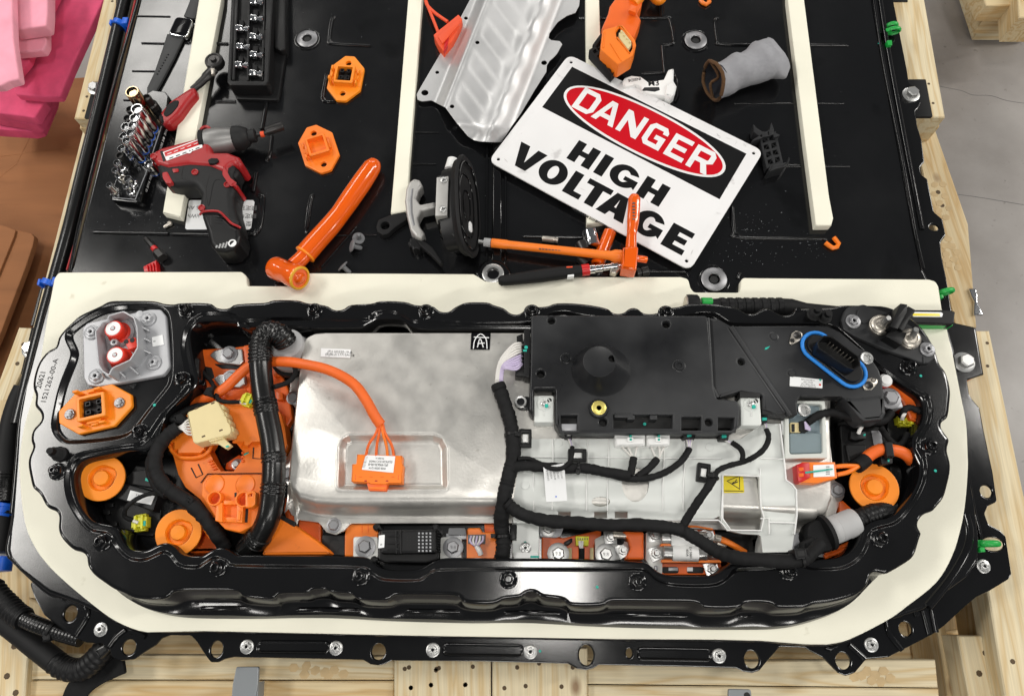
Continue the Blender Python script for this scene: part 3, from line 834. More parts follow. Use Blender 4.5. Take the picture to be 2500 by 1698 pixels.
# raised steps on the flange corners, slots
for c, pts in (('D4', ((855, 1040), (870, 1010), (920, 985), (990, 975), (1050, 990), (1070, 1030))), ('D4', ((858, 1060), (880, 1150), (965, 1262))), ('D4', ((1112, 990), (1155, 1150))), ('D4', ((1170, 985), (1200, 1140))),
               ('D4', ((600, 1225), (650, 1270), (710, 1325))), ('D4', ((440, 1240), (470, 1250), (510, 1232))), ('D0', ((430, 920), (450, 885), (510, 885), (575, 930), (600, 990), (590, 1050), (520, 1160))), ('D0', ((750, 1235), (800, 1170), (860, 1120))), ('D0', ((890, 1130), (950, 1140), (1000, 1170)))):
    MB().tube(smo([W(q1(c, *p), ZF + .001) for p in pts], 4, False), .0042, 8, flat=.7).build('pressed_rib', M_['paint'], case, 60)
for c, a, b in (('D1', (395, 1240), (825, 1242)), ('D2', (262, 1256), (748, 1264)), ('D3', (192, 1286), (635, 1294))):
    a3, b3 = W(q1(c, *a), ZF), W(q1(c, *b), ZF); fm = frame((a3 + b3) / 2, b3 - a3); L = (b3 - a3).length
    o = MB(); r1 = rect(0, 0, L + .018, .020, .0095, 5)
    i1 = o.loft([r3(r1, -.001), r3(off(r1, .0016), .0034), r3(off(r1, .0034), .003), r3(off(r1, .0058), -.0008)], True, fm)
    o.cap([off(r1, .0058)], [i1[-1]]); o.build('pressed_slot', M_['paint'], case, 60)
# lid edge beads and the sloped shoulder along left and right
SH = [(Q('D4', (1395, 330), (1420, 440), (1412, 540), (1370, 640), (1280, 780), (1135, 960)), .0085, -.004), (Q('C5', (1422, 1165), (1460, 1390)) + Q('D4', (1500, 460), (1508, 590)), .003, -.012),
      (Q('C0', (262, 230), (205, 430), (168, 560), (140, 740), (128, 900), (104, 1180), (88, 1330)), .005, -.004), (Q('D0', (128, 190), (100, 380), (66, 560), (80, 620)), .006, -.008), (Q('D0', (80, 620), (180, 720), (340, 860), (420, 880)), .005, -.006),
      ([(346, -40)] + Q('A0', (940, 40), (770, 640), (560, 1480)) + Q('B0', (480, 740)), .0032, .001), ([(2128, -40)] + Q('A4', (830, 400), (960, 1060), (1052, 1578)) + Q('B4', (1112, 720)), .0028, .002),
      ([(2142, -40)] + Q('A4', (880, 420), (1000, 1060), (1100, 1578)), .005, -.006)]
for pts, r, z in SH:
    MB().tube(smo([W(p, z) for p in pts], 5, False), r, 8, flat=.8).build('edge_bead', M_['paint'], case, 60)
# pressed brackets and seams in the lid sheet
for c, pts, r in (('A1', ((898, 120), (868, 140), (852, 275), (874, 302), (1140, 316)), .0016), ('A1', ((888, 128), (878, 150), (862, 270), (880, 292)), .0012), ('A1', ((832, 516), (806, 668), (828, 700), (900, 702)), .0016), ('A1', ((842, 520), (820, 660), (836, 690)), .0012),
                  ('B1', ((372, 212), (404, 236), (382, 430), (340, 480), (300, 484)), .0018), ('B1', ((368, 225), (390, 250), (368, 425), (335, 470)), .0012), ('B1', ((752, 216), (724, 240), (696, 445), (708, 476)), .0018), ('B1', ((742, 228), (734, 245), (708, 440)), .0012),
                  ('A1', ((425, 705), (392, 890)), .0022), ('A1', ((462, 935), (448, 1060), (425, 1105)), .0018), ('A1', ((352, 1190), (330, 1320)), .0024), ('A1', ((78, 302), (160, 304)), .0018), ('A1', ((76, 700), (212, 700)), .0018),
                  ('A3', ((636, 120), (664, 142), (690, 280), (672, 306), (612, 312)), .0018), ('A3', ((650, 118), (678, 145), (698, 280)), .0012), ('A3', ((612, 320), (628, 505)), .0022), ('A3', ((470, 508), (690, 510), (720, 640), (700, 705)), .0016), ('A3', ((40, 130), (640, 124)), .0018), ('A3', ((600, 20), (605, 120)), .0022),
                  ('A3', ((992, 126), (972, 150), (990, 285), (1010, 306), (1300, 312)), .0017), ('A3', ((1086, 1420), (1090, 1560)), .0016),
                  ('A3', ((1625, 312), (1890, 312)), .0015), ('A3', ((1640, 712), (1860, 712)), .0009), ('A3', ((1465, 1142), (1560, 1143)), .0018), ('A3', ((1720, 1144), (1900, 1145)), .0009), ('A3', ((1100, 712), (1530, 712)), .0008),
                  ('B3', ((1088, 305), (1100, 460), (1140, 508), (1740, 516)), .0016), ('B3', ((1098, 300), (1112, 455), (1150, 498)), .0011), ('B0', ((650, 470), (1160, 482)), .0022), ('B0', ((1185, 484), (1400, 488), (1700, 486), (1770, 460), (1796, 240)), .0018),
                  ('B2', ((780, 500), (1210, 508)), .0016), ('A0', ((940, 112), (1170, 116)), .001), ('A0', ((975, 298), (1160, 302)), .0012), ('A0', ((910, 490), (1080, 492)), .001), ('A0', ((850, 690), (900, 690)), .001), ('A2', ((20, 912), (200, 914)), .0008), ('A2', ((22, 1130), (180, 1130)), .001), ('A2', ((1165, 128), (1210, 130)), .002),
                  ('B1', ((740, 488), (1180, 492)), .0011), ('B1', ((800, 710), (1010, 470), (1040, 430)), .0011), ('B3', ((340, 740), (700, 738), (770, 745), (796, 775)), .0016), ('B3', ((1130, 790), (1135, 765), (1150, 752)), .0016)):
    MB().tube(smo([W(q1(c, *p), .0004) for p in pts], 4, False), r * 1.9, 8, flat=.95).build('pressed_seam', M_['sheetp'], case, 60)
# centre channel
ch = MB()
for x0, x1, h in ((524, 536, .006), (566, 632, .009), (652, 664, .006)):
    ch.ext(Ws([q1('B2', x0 + 4, -150), q1('B2', x1 + 2, -150), q1('B2', x1, 690), q1('B2', x0, 690)], h), 0, h, .003)
for s in ((480, 770, 500, 730, 526, 680), (690, 770, 672, 730, 655, 680), (520, 790, 535, 740, 562, 700), (655, 790, 640, 740, 625, 700)):
    ch.tube(smo([W(q1('B2', s[0], s[1]), .003), W(q1('B2', s[2], s[3]), .004), W(q1('B2', s[4], s[5]), .004)], 4, False), .004, 8)
ch.build('centre_channel', M_['paint'], case, 50)
p = W(q1('B2', 575, 768), .004)
MB().lathe([(.030, -.004), (.030, .003), (.026, .006), (.019, .006), (.017, .004)], Matrix.Translation(p), 32).build('boss_flange', M_['paint'], case, 50)
MB().lathe([(.019, .003), (.019, .009), (.017, .010), (.0115, .010), (.010, .006), (.0095, -.002), (0, -.002)], Matrix.Translation(p), 28).build('boss_ring', M_['steel'], case, 50)
MB().lathe([(.0098, .002), (0, .0025)], Matrix.Translation(p), 16).build('boss_hole', M_['dark'], case)
for c, x, y, r in (('A1', 705, 270, .021), ('A3', 840, 280, .022), ('B3', 966, 795, .0225)):
    p = W(q1(c, x, y), .002)
    bb = MB(); t = Matrix.Translation(p)
    bb.lathe([(r, 0), (r, .002), (r * .94, .003), (r * .50, .0042), (r * .44, .0028), (r * .44, .0), (0, .0)], t, 32)
    o = bb.build('lid_screw', M_['dsteel'], case, 40)
    MB().lathe([(r * 1.28, -.003), (r * 1.26, -.0008), (r * 1.14, .0), (r * 1.08, -.001), (r, -.0015)], t, 32).build('screw_recess', M_['paint'], case, 60)
    MB().ext(ell((p.x, p.y), r * .36, n=6), p.z - .003, p.z + .0006, 0).build('hex_socket', M_['dark'], o)


def stud(c, x, y, z=ZR, h=.016, hollow=True):
    p = W(q1(c, x, y), z); p = W(q1(c, x, y), z + h); p.z = z
    b = MB(); t = Matrix.Translation(p) @ Matrix.Rotation(random.random() * 2, 4, 'Z')
    b.lathe([(.0135, 0), (.0135, .0012), (.012, .0025), (.010, .003)], t, 22)
    b.ext(ell((0, 0), .0098, n=6), 0, .010, .0012, M=t, seg=2)
    pr = [(.0068, .008), (.0068, .0125), (.0062, h - .0005), (.0055, h), (.0036, h), (.0034, h - .004), (0, h - .004)]
    for k in range(3): pr.insert(2 + k, (.0064 if k % 2 else .0069, .0128 + k * .0006))
    b.lathe(pr, t, 16)
    return b.build('weld_stud', M_['paint'], case, 40)


for c, x, y in (('C0', 1225, 388), ('C0', 932, 752), ('C0', 356, 1030), ('D0', 668, 512), ('D0', 1470, 690), ('D1', 1056, 752), ('D2', 678, 772), ('D2', 1578, 790), ('D3', 1222, 716), ('D4', 842, 486), ('C5', 1182, 940), ('C5', 1040, 392),
                ('B0', 1248, 985), ('B1', 735, 985), ('B1', 1512, 992), ('B2', 842, 994), ('B2', 1775, 1002)):
    stud(c, x, y)
# tall posts
for c, x, y, dx, dy, L in (('C0', 415, 925, -75, -25, .035), ('B3', 1650, 1040, 35, -45, .03), ('B3', 1720, 1060, 40, -35, .03)):
    p = W(q1(c, x, y), ZR); q = W(q1(c, x + dx, y + dy), ZR + L)
    b = MB(); b.tube([p, p.lerp(q, .5), q], [.0062, .0058, .005], 12); b.lathe([(.012, 0), (.012, .004), (.009, .006)], Matrix.Translation(p), 12)
    for k in range(4): b.lathe([(.006, 0), (.0082, .0015), (.006, .003)], zaxis(p.lerp(q, .15 + .15 * k), q - p), 10)
    b.build('post', M_['rubber'], case, 40)


def torx(c, x, y, z, r=.0105, h=.005, m='dsteel', parent=None, name='torx_screw', tilt=None):
    p = W(q1(c, x, y), z); b = MB(); t = Matrix.Translation(p)
    star = [Vector((r * .6 * (1 + .13 * math.cos(6 * a)) * math.cos(a + .4), r * .6 * (1 + .13 * math.cos(6 * a)) * math.sin(a + .4))) for a in (2 * math.pi * k / 36 for k in range(36))]
    b.lathe([(r, 0), (r, h * .3), (r * .86, h * .45), (r * .64, h * .45)], t, 24)
    b.ext(star, h * .3, h, r * .08, holes=[ell((0, 0), r * .22, n=8)], M=t)
    b.lathe([(r * .24, h * .5), (0, h * .5)], t, 8)
    return b.build(name, M_[m], parent, 40)


for c, x, y in (('D0', 695, 1120), ('D0', 1700, 1238), ('D1', 903, 1247), ('D1', 1570, 1260), ('D2', 830, 1272), ('D3', 718, 1300), ('D3', 1765, 1225), ('D4', 1522, 686)):
    torx(c, x, y, ZF, .0105, .005, 'steel', case)
# stamped text on the left of the rim
pt = W(q1('C0', 342, 420), ZR + .0001); d = W(q1('C0', 375, 310), ZR) - W(q1('C0', 310, 530), ZR)
text('stamped_number', '1521262-00-A', .0115, pt, d, M_['ink'], case, .0001, sx=1.12)
pt = W(q1('C0', 282, 412), ZR + .0001)
text('stamped_number', '20621', .012, pt, d, M_['ink'], case, .0002)
# paint-pen dots
td = MB()
for c, x, y, z, r in (('C0', 1062, 586, ZR + .0004, 10), ('C5', 1093, 470, ZR + .0004, 9), ('C5', 1194, 1122, ZR + .0004, 9), ('D2', 1290, 828, ZR + .0004, 8), ('D2', 897, 1268, ZF + .0004, 8), ('A4', 803, 300, .002, 5)):
    p = W(q1(c, x, y), z); td.lathe([(r * K * .0007, 0), (r * K * .0006, .0004), (0, .0005)], Matrix.Translation(p), 10)
td.build('ink_dot', M_['teal'], case, kind='stuff')

# ------------------------------------------------------------------ foam
PADR = [tuple(p) for p in smo(Q('C5', (1310, 300), (1370, 600), (1408, 800), (1418, 1000)) + Q('D4', (1420, 20), (1402, 250), (1370, 430), (1310, 620), (1200, 800), (1000, 962), (860, 1060), (600, 1190), (450, 1224)), 4, False)]
PADL = [tuple(p) for p in smo(Q('D0', (950, 1128), (860, 1095), (740, 1030), (560, 890), (420, 770), (320, 670), (240, 560), (180, 430), (150, 280), (134, 100)) + Q('C0', (130, 960), (160, 750), (216, 550)), 4, False)]
PAD = Q('B0', (400, 745), (900, 742), (1660, 740), (1694, 768), (1702, 836)) + Q('B1', (300, 838), (680, 840), (700, 750), (1300, 752)) + Q('B2', (440, 756), (480, 780), (520, 806), (600, 812), (680, 790), (720, 774), (1300, 776)) + \
    Q('B3', (740, 776), (790, 790), (806, 850), (828, 882), (1146, 884), (1152, 800), (1168, 782)) + Q('B4', (0, 784), (1150, 793), (1195, 806), (1216, 842), (1238, 990)) + Q('C5', (1270, 130)) + PADR + \
    Q('D4', (300, 1222), (0, 1198)) + Q('D3', (700, 1190), (0, 1186)) + Q('D2', (0, 1162)) + \
    Q('D1', (0, 1131)) + Q('D0', (1010, 1139)) + PADL + Q('C0', (266, 335)) + Q('B0', (332, 1000), (372, 790))
pw = rnd(Ws(PAD, PADZ), .008, 4)
MB().ext(pw, .0005, PADZ, .002, holes=[off(base, .012)], seg=3).build('foam_gasket', M_['foam'], None, 40, label='wide cream foam gasket around the raised black rim', cat='foam gasket')
for pts, lab, cut in ((Q('A0', (1405, -220), (1540, -220), (1522, 0), (1240, 1495), (1118, 1465)), 'cream foam strip under the impact driver and ratchet', 0), (Q('A1', (1412, -220), (1506, -220), (1494, 0), (1405, 1130), (1392, 1450), (1278, 1470), (1290, 1330), (1398, 0)), 'cream foam strip left of the stamped heat shield', 0),
                      (Q('A2', (1206, -220), (1296, -220), (1304, 0), (1330, 800), (1345, 1520), (1218, 1540), (1215, 400)), 'cream foam strip mostly hidden by the danger sign', 0), (Q('A4', (170, -220), (270, -220), (292, 0), (462, 1340), (466, 1365), (492, 1500), (478, 1550), (372, 1552), (300, 1000), (178, 0)), 'cream foam strip at the right of the grey fabric sleeve', 0)):
    MB().ext(rnd(Ws(pts, .016), .0015), .0003, .016, .0015).build('foam_strip', M_['foam'], None, 40, label=lab, cat='foam strip', group='long cream foam strips on the lid')

# swarf and grit on the sheet
sw = MB(); random.seed(3)
cl_ = [(random.gauss(1800, 95), random.gauss(585, 38), random.uniform(8, 42)) for k in range(13)]
for k in range(430):
    if k < 270:
        q = random.choice(cl_); u, v = random.gauss(q[0], q[2] * 1.3), random.gauss(q[1], q[2])
    elif k < 330:
        u, v = random.gauss(370, 60), random.gauss(560, 35)
    else:
        u, v = random.uniform(250, 2180), random.uniform(20, 640)
    if not (560 > v > -50 or (v < 650 and (u < 560 or 1720 < u < 2200))): continue
    p = W((u, v), .0006); a = random.random() * 6.28; l = random.choice((.0004, .0005, .0006, .0008, .0016)); w = .0003
    dx, dy = math.cos(a) * l, math.sin(a) * l
    i = sw.pts([(p.x - dx, p.y - dy, p.z), (p.x + dy * w / l, p.y - dx * w / l, p.z), (p.x + dx, p.y + dy, p.z + .0006), (p.x - dy * w / l, p.y + dx * w / l, p.z + .0004)])
    sw.face(i, i + 1, i + 2, i + 3)
sw.build('metal_swarf', M_['bracket'], kind='stuff', label='scattered bright metal shavings and grit on the black sheet', cat='swarf')

# ------------------------------------------------------------------ pipes along the left side
pipe('coolant_pipe', Q3('A0', (915, -200, -.03), (860, 0, -.03), (766, 400, -.03), (668, 815, -.03), (560, 1250, -.03), (485, 1560, -.03)) + Q3('B0', (400, 740, -.035), (295, 1120, -.035)) + Q3('C0', (190, 470, -.04), (130, 720, -.04)), .0135, M_['hose'], seg=14,
     label='long glossy black pipe along the left edge of the case', cat='pipe')
pipe('side_seal', Q3('A0', (985, -200, -.008), (932, 0, -.008), (836, 400, -.008), (738, 800, -.008), (545, 1560, -.008)) + Q3('B0', (462, 730, -.008)), .0022, M_['dred'], seg=8, label='thin dark red seal line beside the left lid edge', cat='seal')
# ================================================================== INSIDE THE RIM
def px(c, *p): return Q(c, *p)


def warp(name, outline, holes, zf, m, parent=None, skirt=.003, step=14, ang=40, **kw):
    """sheet drawn in pixels whose height follows zf(u, v)"""
    from mathutils.geometry import delaunay_2d_cdt
    loops = [[Vector(p) for p in outline]] + [[Vector(p) for p in h] for h in holes]
    def dens(l):
        o = []
        for i, a in enumerate(l):
            b = l[(i + 1) % len(l)]; n = max(1, int((b - a).length / step))
            o += [a.lerp(b, k / n) for k in range(n)]
        return o
    loops = [dens(l) for l in loops]
    def inside(p, l):
        c = False
        for i in range(len(l)):
            a, b = l[i - 1], l[i]
            if (a.y > p.y) != (b.y > p.y) and p.x < (b.x - a.x) * (p.y - a.y) / (b.y - a.y) + a.x: c = not c
        return c
    pts = []; ed = []
    for l in loops:
        n = len(pts); pts += l; ed += [(n + i, n + (i + 1) % len(l)) for i in range(len(l))]
    xs = [p.x for p in loops[0]]; ys = [p.y for p in loops[0]]
    x = min(xs) + step / 2
    while x < max(xs):
        y = min(ys) + step / 2
        while y < max(ys):
            p = Vector((x, y))
            if inside(p, loops[0]) and not any(inside(p, h) for h in loops[1:]) and min((q - p).length for l in loops for q in l) > step * .4: pts.append(p)
            y += step
        x += step
    vo, _, fo, *_r = delaunay_2d_cdt(pts, ed, [], 0, 1e-4)
    b = MB(); b.pts([W(p, zf(p.x, p.y)) for p in vo])
    for f in fo:
        c = sum((vo[i] for i in f), Vector((0, 0))) / len(f)
        if inside(c, loops[0]) and not any(inside(c, h) for h in loops[1:]):
            a = area2([vo[i] for i in f]); b.face(*(f if a < 0 else f[::-1]))
    for l in loops:
        top = [W(p, zf(p.x, p.y)) for p in l]
        cc = area2(l) < 0
        if l is not loops[0]: cc = not cc
        if not cc: top = top[::-1]
        b.loft([[t - Vector((0, 0, skirt)) for t in top], top])
    return b.build(name, m, parent, ang, **kw)


def label(name, c, pts, z, parent, lines=(), m='paper', col='ink', size=.0035, th=.0004, xo=0.0):
    """sticker: quad corners TL, TR, BR, BL in pixels"""
    q = [W(p, z) for p in Q(c, *pts)]
    o = MB().ext(rnd([a.to_2d() for a in q], .0008), z - .0006, z + th, 0).build(name, M_[m], parent)
    d = q[1] - q[0]; dn = q[3] - q[0]
    for f, body, s in lines:
        text('print_line', body, s, q[0] + d * (.5 + xo) + dn * f + Vector((0, 0, th)), d, M_[col], o, .0)
    return o


def hexbolt(c, x, y, z, r, parent, m='dsteel', h=.008, wr=1.5, name='hex_bolt', mark=None):
    o = bolt_hex(name, W(q1(c, x, y), z), r, h, M_[m], parent, wr)
    if mark: text('stamp', mark, r * .75, W(q1(c, x, y), z + h + .0001), (1, 0), M_['inkg'], o)
    return o


def nut(c, x, y, z, r, parent, m='steel'):
    p = W(q1(c, x, y), z); b = MB(); t = Matrix.Translation(p) @ Matrix.Rotation(random.random(), 4, 'Z')
    b.box(r * 2.7, r * 2.7, .0012, t, .0004, .001)
    b.ext(ell((0, 0), r, n=6), .0012, .0065, .0006, M=t, seg=1)
    b.lathe([(r * .55, .006), (r * .55, .0125), (r * .45, .0135), (0, .0135)], t, 12)
    return b.build('nut', M_[m], parent, 40)


PL = plate
# ---- grey plate with the two red terminals
g = thing('terminal_plate', 'grey square connector plate with two white topped red terminals', 'connector', W(q1('B0', 850, 1270), ZR - .008))
PL('base_plate', px('B0', (566, 1128), (600, 1092), (1035, 998), (1105, 1000), (1142, 1045), (1168, 1392), (1122, 1452), (682, 1532), (602, 1522), (574, 1470)), ZR - .008, ZR, M_['gplate'], g, r=.008, bev=.002)
for x, y in ((1022, 1068), (634, 1160), (1058, 1368), (666, 1462)):
    torx('B0', x, y, ZR, .0125, .0065, 'gplate', g)
zc = ZR + .03
oc = rnd(Ws(px('B0', (738, 1040), (850, 1008), (925, 1052), (948, 1122), (952, 1262), (898, 1352), (772, 1408), (752, 1462), (700, 1428), (672, 1380), (650, 1150), (700, 1082), (738, 1074)), zc), .008)
MB().ext(oc, ZR - .002, zc, .0008, holes=[off(ccw(oc), .0026)]).build('collar', M_['gplate'], g, 40)
for a, b in (((950, 1108), (1026, 1146)), ((954, 1182), (1032, 1218)), ((958, 1266), (1038, 1302)), ((798, 1408), (864, 1466)), ((888, 1388), (950, 1442)), ((700, 1440), (720, 1470))):
    a, b = W(q1('B0', *a), ZR + .014), W(q1('B0', *b), ZR + .006); dd = (b - a); n = Vector((-dd.y, dd.x, 0)).normalized() * .001
    r_ = MB(); r_.loft([[a - n - Vector((0, 0, .015)), b - n - Vector((0, 0, .008)), b - n, a - n], [a + n - Vector((0, 0, .015)), b + n - Vector((0, 0, .008)), b + n, a + n]]); i0 = 0
    r_.face(0, 1, 2, 3); r_.face(7, 6, 5, 4); r_.build('fin', M_['gplate'], g)
for x, y in ((776, 1130), (790, 1312)):
    p = W(q1('B0', x, y), ZR + .024); p.z = ZR; t = Matrix.Translation(p)
    o = MB().lathe([(.0205, 0), (.0205, .003), (.0175, .0045), (.0148, .006), (.0148, .021), (.0135, .0228), (.0118, .023)], t, 28).build('terminal', M_['redterm'], g, 40)
    MB().lathe([(.0118, .0222), (.0118, .0238), (.011, .0244), (.0042, .0244), (.0038, .0225), (0, .0225)], t, 24).build('insert', M_['white'], o, 40)
    MB().lathe([(.0032, .0225), (.0028, .0255), (0, .0255)], t, 10).build('pin', M_['gplate'], o)
    MB().lathe([(.0235, .0), (.0235, .003), (.0195, .004)], t, 24).build('ring', M_['gplate'], g, 40)
p = W(q1('B0', 782, 1224), ZR + .014); p.z = ZR
MB().lathe([(.0062, 0), (.0062, .0135), (.0055, .014), (.003, .014), (.003, .005), (0, .005)], Matrix.Translation(p), 16).build('tube_post', M_['gplate'], g, 40)
o = PL('plug_socket', px('B0', (850, 1212), (932, 1190), (944, 1256), (884, 1278)), ZR, ZR + .018, M_['redterm'], g, r=.002)
for x, y in ((868, 1222), (910, 1212)):
    p = W(q1('B0', x, y), ZR + .018); MB().lathe([(.0038, -.001), (.0038, .0008), (0, .0009)], Matrix.Translation(p), 12).build('contact', M_['dark'], o)
label('sticker', 'B0', ((1046, 1192), (1118, 1174), (1128, 1242), (1050, 1256)), ZR + .0006, g, ((.5, 'IIII', .004),), xo=-.3, col='inkg')
MB().lathe([(.006, 0), (.006, .0008), (0, .001)], Matrix.Translation(W(q1('B0', 960, 1032), ZR)), 16).build('mould_mark', M_['gplate'], g)


# ---- yellow-orange flange connectors (one mounted, two loose)
def flange_conn(c, a, b, z, s, lab, m, full):
    pa, pb = W(q1(c, *a), z), W(q1(c, *b), z); mid_ = (pa + pb) / 2; fm = frame(mid_, pb - pa); h = (pb - pa).length / 2
    o = thing('flange_connector', lab, 'connector', mid_, 'orange flange connectors')
    hw = h * .92
    out = rnd([(-h * 1.48, -h * .26), (-h * .72, -hw), (h * .72, -hw), (h * 1.48, -h * .26), (h * 1.48, h * .26), (h * .72, hw), (-h * .72, hw), (-h * 1.48, h * .26)], h * .14)
    B_ = MB()
    B_.ext(out, 0, h * .16, h * .05, holes=[ell((-h, 0), h * .15, n=14), ell((h, 0), h * .15, n=14)], M=fm)
    B_.build('flange', M_[m], o, 40)
    W2, D2, HH = h * 1.14, h * 1.06, h * .52
    bb = MB(); r0 = rect(0, 0, W2, D2, h * .08)
    bb.ext(r0, h * .1, HH, h * .03, holes=[off(ccw(r0), h * .13)], M=fm, seg=1); bb.build('housing', M_[m], o, 40)
    fl_ = MB().sheet(rect(0, 0, W2 - h * .2, D2 - h * .2), h * .2, M=fm)
    co_ = fl_.build('contact_face', M_['dark' if full else m], o)
    if full:
        for i in (-1, 1):
            for j in (-1, 1):
                pn = MB(); pn.ext(rect(i * h * .22 + h * .06, j * h * .18, h * .22, h * .2, h * .03), h * .2, h * .42, h * .01, holes=[rect(i * h * .22 + h * .06, j * h * .18, h * .12, h * .1)], M=fm, seg=1); pn.build('contact', M_['blkpl'], co_)
    for i, w_, hh in ((-.42, .22, .62), (.3, .26, .48), (0, .3, .36)):
        for sg in ((1,) if not full else (1, -1)):
            t_ = MB(); t_.ext(rect(i * h * 1.1, sg * (D2 / 2 + h * .16), w_ * h, h * .1, h * .03), 0, hh * h * (1.25 if full and sg > 0 else .8), h * .03, M=fm); t_.build('latch', M_[m], o, 40)
    for sg in (-1, 1):
        t_ = MB(); t_.ext(rect(0, sg * (D2 / 2 + h * .06), W2 * .5, h * .12, h * .02), 0, h * .34, h * .02, M=fm); t_.build('rib', M_[m], o, 40)
    if full == 2:
        for sg in (-1, 1):
            q = fm @ Vector((sg * h, 0, h * .16)); b2 = MB(); t = Matrix.Translation(q)
            b2.lathe([(h * .22, 0), (h * .22, .002), (h * .19, .0035), (h * .12, .0035)], t, 20)
            b2.ext([Vector((h * .14 * (1 + .16 * math.cos(6 * w)) * math.cos(w), h * .14 * (1 + .16 * math.cos(6 * w)) * math.sin(w))) for w in (2 * math.pi * k / 36 for k in range(36))], .002, .0058, .0006, M=t)
            b2.build('torx_screw', M_['dsteel'], o, 40)
    return o


flange_conn('C0', (500, 658), (838, 580), ZR - .006, 1, 'yellow orange four pin connector screwed down below the grey connector plate', 'yorange', 2)
flange_conn('A1', (952, 655), (993, 448), .001, 1, 'loose yellow orange flange connector with a dark open centre on the black sheet', 'yorange', 1)
flange_conn('A1', (822, 1140), (754, 928), .001, 1, 'loose plain orange flange cap with a solid square centre beside the orange hammer', 'orange', 0)

# ---- left pit: orange covers
tb = thing('terminal_block', 'orange terminal block with two silver busbar ends in the upper left of the pit', 'terminal block', W(q1('C1', 420, 330), 0))
PL('block_body', px('C1', (205, 205), (330, 198), (470, 190), (592, 172), (606, 320), (596, 520), (480, 560), (330, 520), (236, 470), (260, 380), (220, 300)), -.01, .016, M_['orange2'], tb, r=.006, bev=.003)
for pts, bx, by in ((((312, 245), (345, 212), (400, 196), (540, 200), (548, 285), (520, 312), (370, 292)), 450, 238), (((338, 405), (378, 378), (450, 365), (556, 376), (562, 440), (522, 468), (380, 456)), 462, 402)):
    bus = PL('busbar', px('C1', *pts), .014, .024, M_['steel'], tb, r=.003, bev=.002)
    hexbolt('C1', bx, by, .024, .0095, bus, h=.008)
for pts in (((330, 300), (560, 318), (560, 345), (400, 338)), ((240, 310), (330, 330), (350, 400), (300, 420))):
    PL('recess', px('C1', *pts), .012, .0165, M_['dark'], tb, r=.003)
for pts in (((545, 180), (592, 172), (600, 300), (560, 300)), ((380, 500), (560, 470), (590, 540), (400, 560)), ((215, 330), (250, 350), (330, 480), (250, 470))):
    PL('wall_rib', px('C1', *pts), .0, .03, M_['orange2'], tb, r=.003)

cov = thing('busbar_cover', 'large orange plastic busbar cover in the left of the pit with round lobes', 'cover', W(q1('C1', 450, 1100), 0))
ZC = .036
warp('cover_shell', px('C1', (36, 850), (62, 782), (130, 722), (160, 640), (240, 604), (330, 562), (420, 570), (520, 545), (620, 560), (720, 582), (800, 640), (832, 740), (848, 860), (800, 960), (700, 1050), (690, 1310), (640, 1402), (560, 1462), (460, 1440), (360, 1382), (250, 1232), (150, 1152), (100, 1062), (72, 960)),
     [px('C1', (300, 880), (345, 800), (460, 800), (545, 905), (542, 960), (480, 1042), (392, 1042), (342, 972))],
     lambda u, v: ZC + (.012 if math.hypot(u - 463, v - 1060) < 52 or math.hypot(u - 600, v - 1025) < 62 else 0.0), M_['orange'], cov, .03, 9, 25)
PL('front_box', px('C1', (262, 1122), (302, 1070), (682, 1064), (684, 1300), (640, 1402), (522, 1462), (420, 1440), (372, 1390), (256, 1212)), .02, ZC + .017, M_['orange'], cov, r=.006, bev=.0025)
zf_ = ZC + .017
for x, y in ((350, 1130), (560, 1132)):
    p = W(q1('C1', x, y), zf_); MB().lathe([(.0152, -.001), (.0152, .0004), (.0148, .0012), (.0140, .0004), (.0136, .0002), (0, .0002)], Matrix.Translation(p), 28).build('round_mark', M_['orange'], cov)
for x, y, r in ((345, 1226, .0112), (545, 1232, .0122)):
    p = W(q1('C1', x, y), zf_ + .014); p.z = zf_; o = MB().lathe([(r * 1.02, 0), (r, .013), (r * .97, .014), (r * .8, .014), (r * .76, .001), (0, .001)], Matrix.Translation(p), 24).build('socket_tube', M_['orange'], cov, 40)
    MB().lathe([(r * .75, .0015), (0, .0016)], Matrix.Translation(p), 16).build('tube_floor', M_['orange2'], o)
PL('latch_box', px('C1', (560, 1190), (612, 1172), (632, 1185), (628, 1270), (600, 1290), (560, 1290)), zf_, zf_ + .016, M_['orange'], cov, r=.002, holes=[Ws(px('C1', (580, 1200), (608, 1190), (606, 1212), (582, 1218)), zf_ + .016)])
for pts, dz in ((((362, 1262), (402, 1252), (402, 1392), (352, 1382)), .012), (((402, 1240), (500, 1245), (500, 1270), (402, 1272)), .009), (((500, 1250), (545, 1290), (538, 1396), (500, 1390)), .012), (((352, 1352), (545, 1360), (540, 1396), (356, 1384)), .006), (((502, 1310), (530, 1312), (524, 1376), (500, 1376)), .015)):
    PL('bracket', px('C1', *pts), zf_ - .002, zf_ + dz, M_['orange'], cov, r=.0015)
for pts in (((545, 1298), (582, 1298), (576, 1394), (540, 1394)), ((484, 1188), (502, 1186), (500, 1215), (484, 1220))):
    PL('slot', px('C1', *pts), zf_ - .001, zf_ + .0004, M_['dark'], cov)
sl = []
for pts in (((188, 1018), (222, 1085), (268, 1062), (236, 992)), ((618, 878), (612, 952), (668, 956), (674, 872))):
    w = [W(q1('C1', *p), ZC + .0004) for p in pts]
    MB().tube(w, .0011, 5, flat=.6).build('cut_slot', M_['dark'], cov, 60)
for pts in (((40, 862), (62, 905), (120, 946), (230, 946), (300, 912), (330, 860)), ((478, 835), (560, 832), (630, 780), (664, 722))):
    MB().tube(smo([W(q1('C1', *p), ZC + .004) for p in pts], 4, False), .0035, 8).build('lobe_edge', M_['orange'], cov, 60)
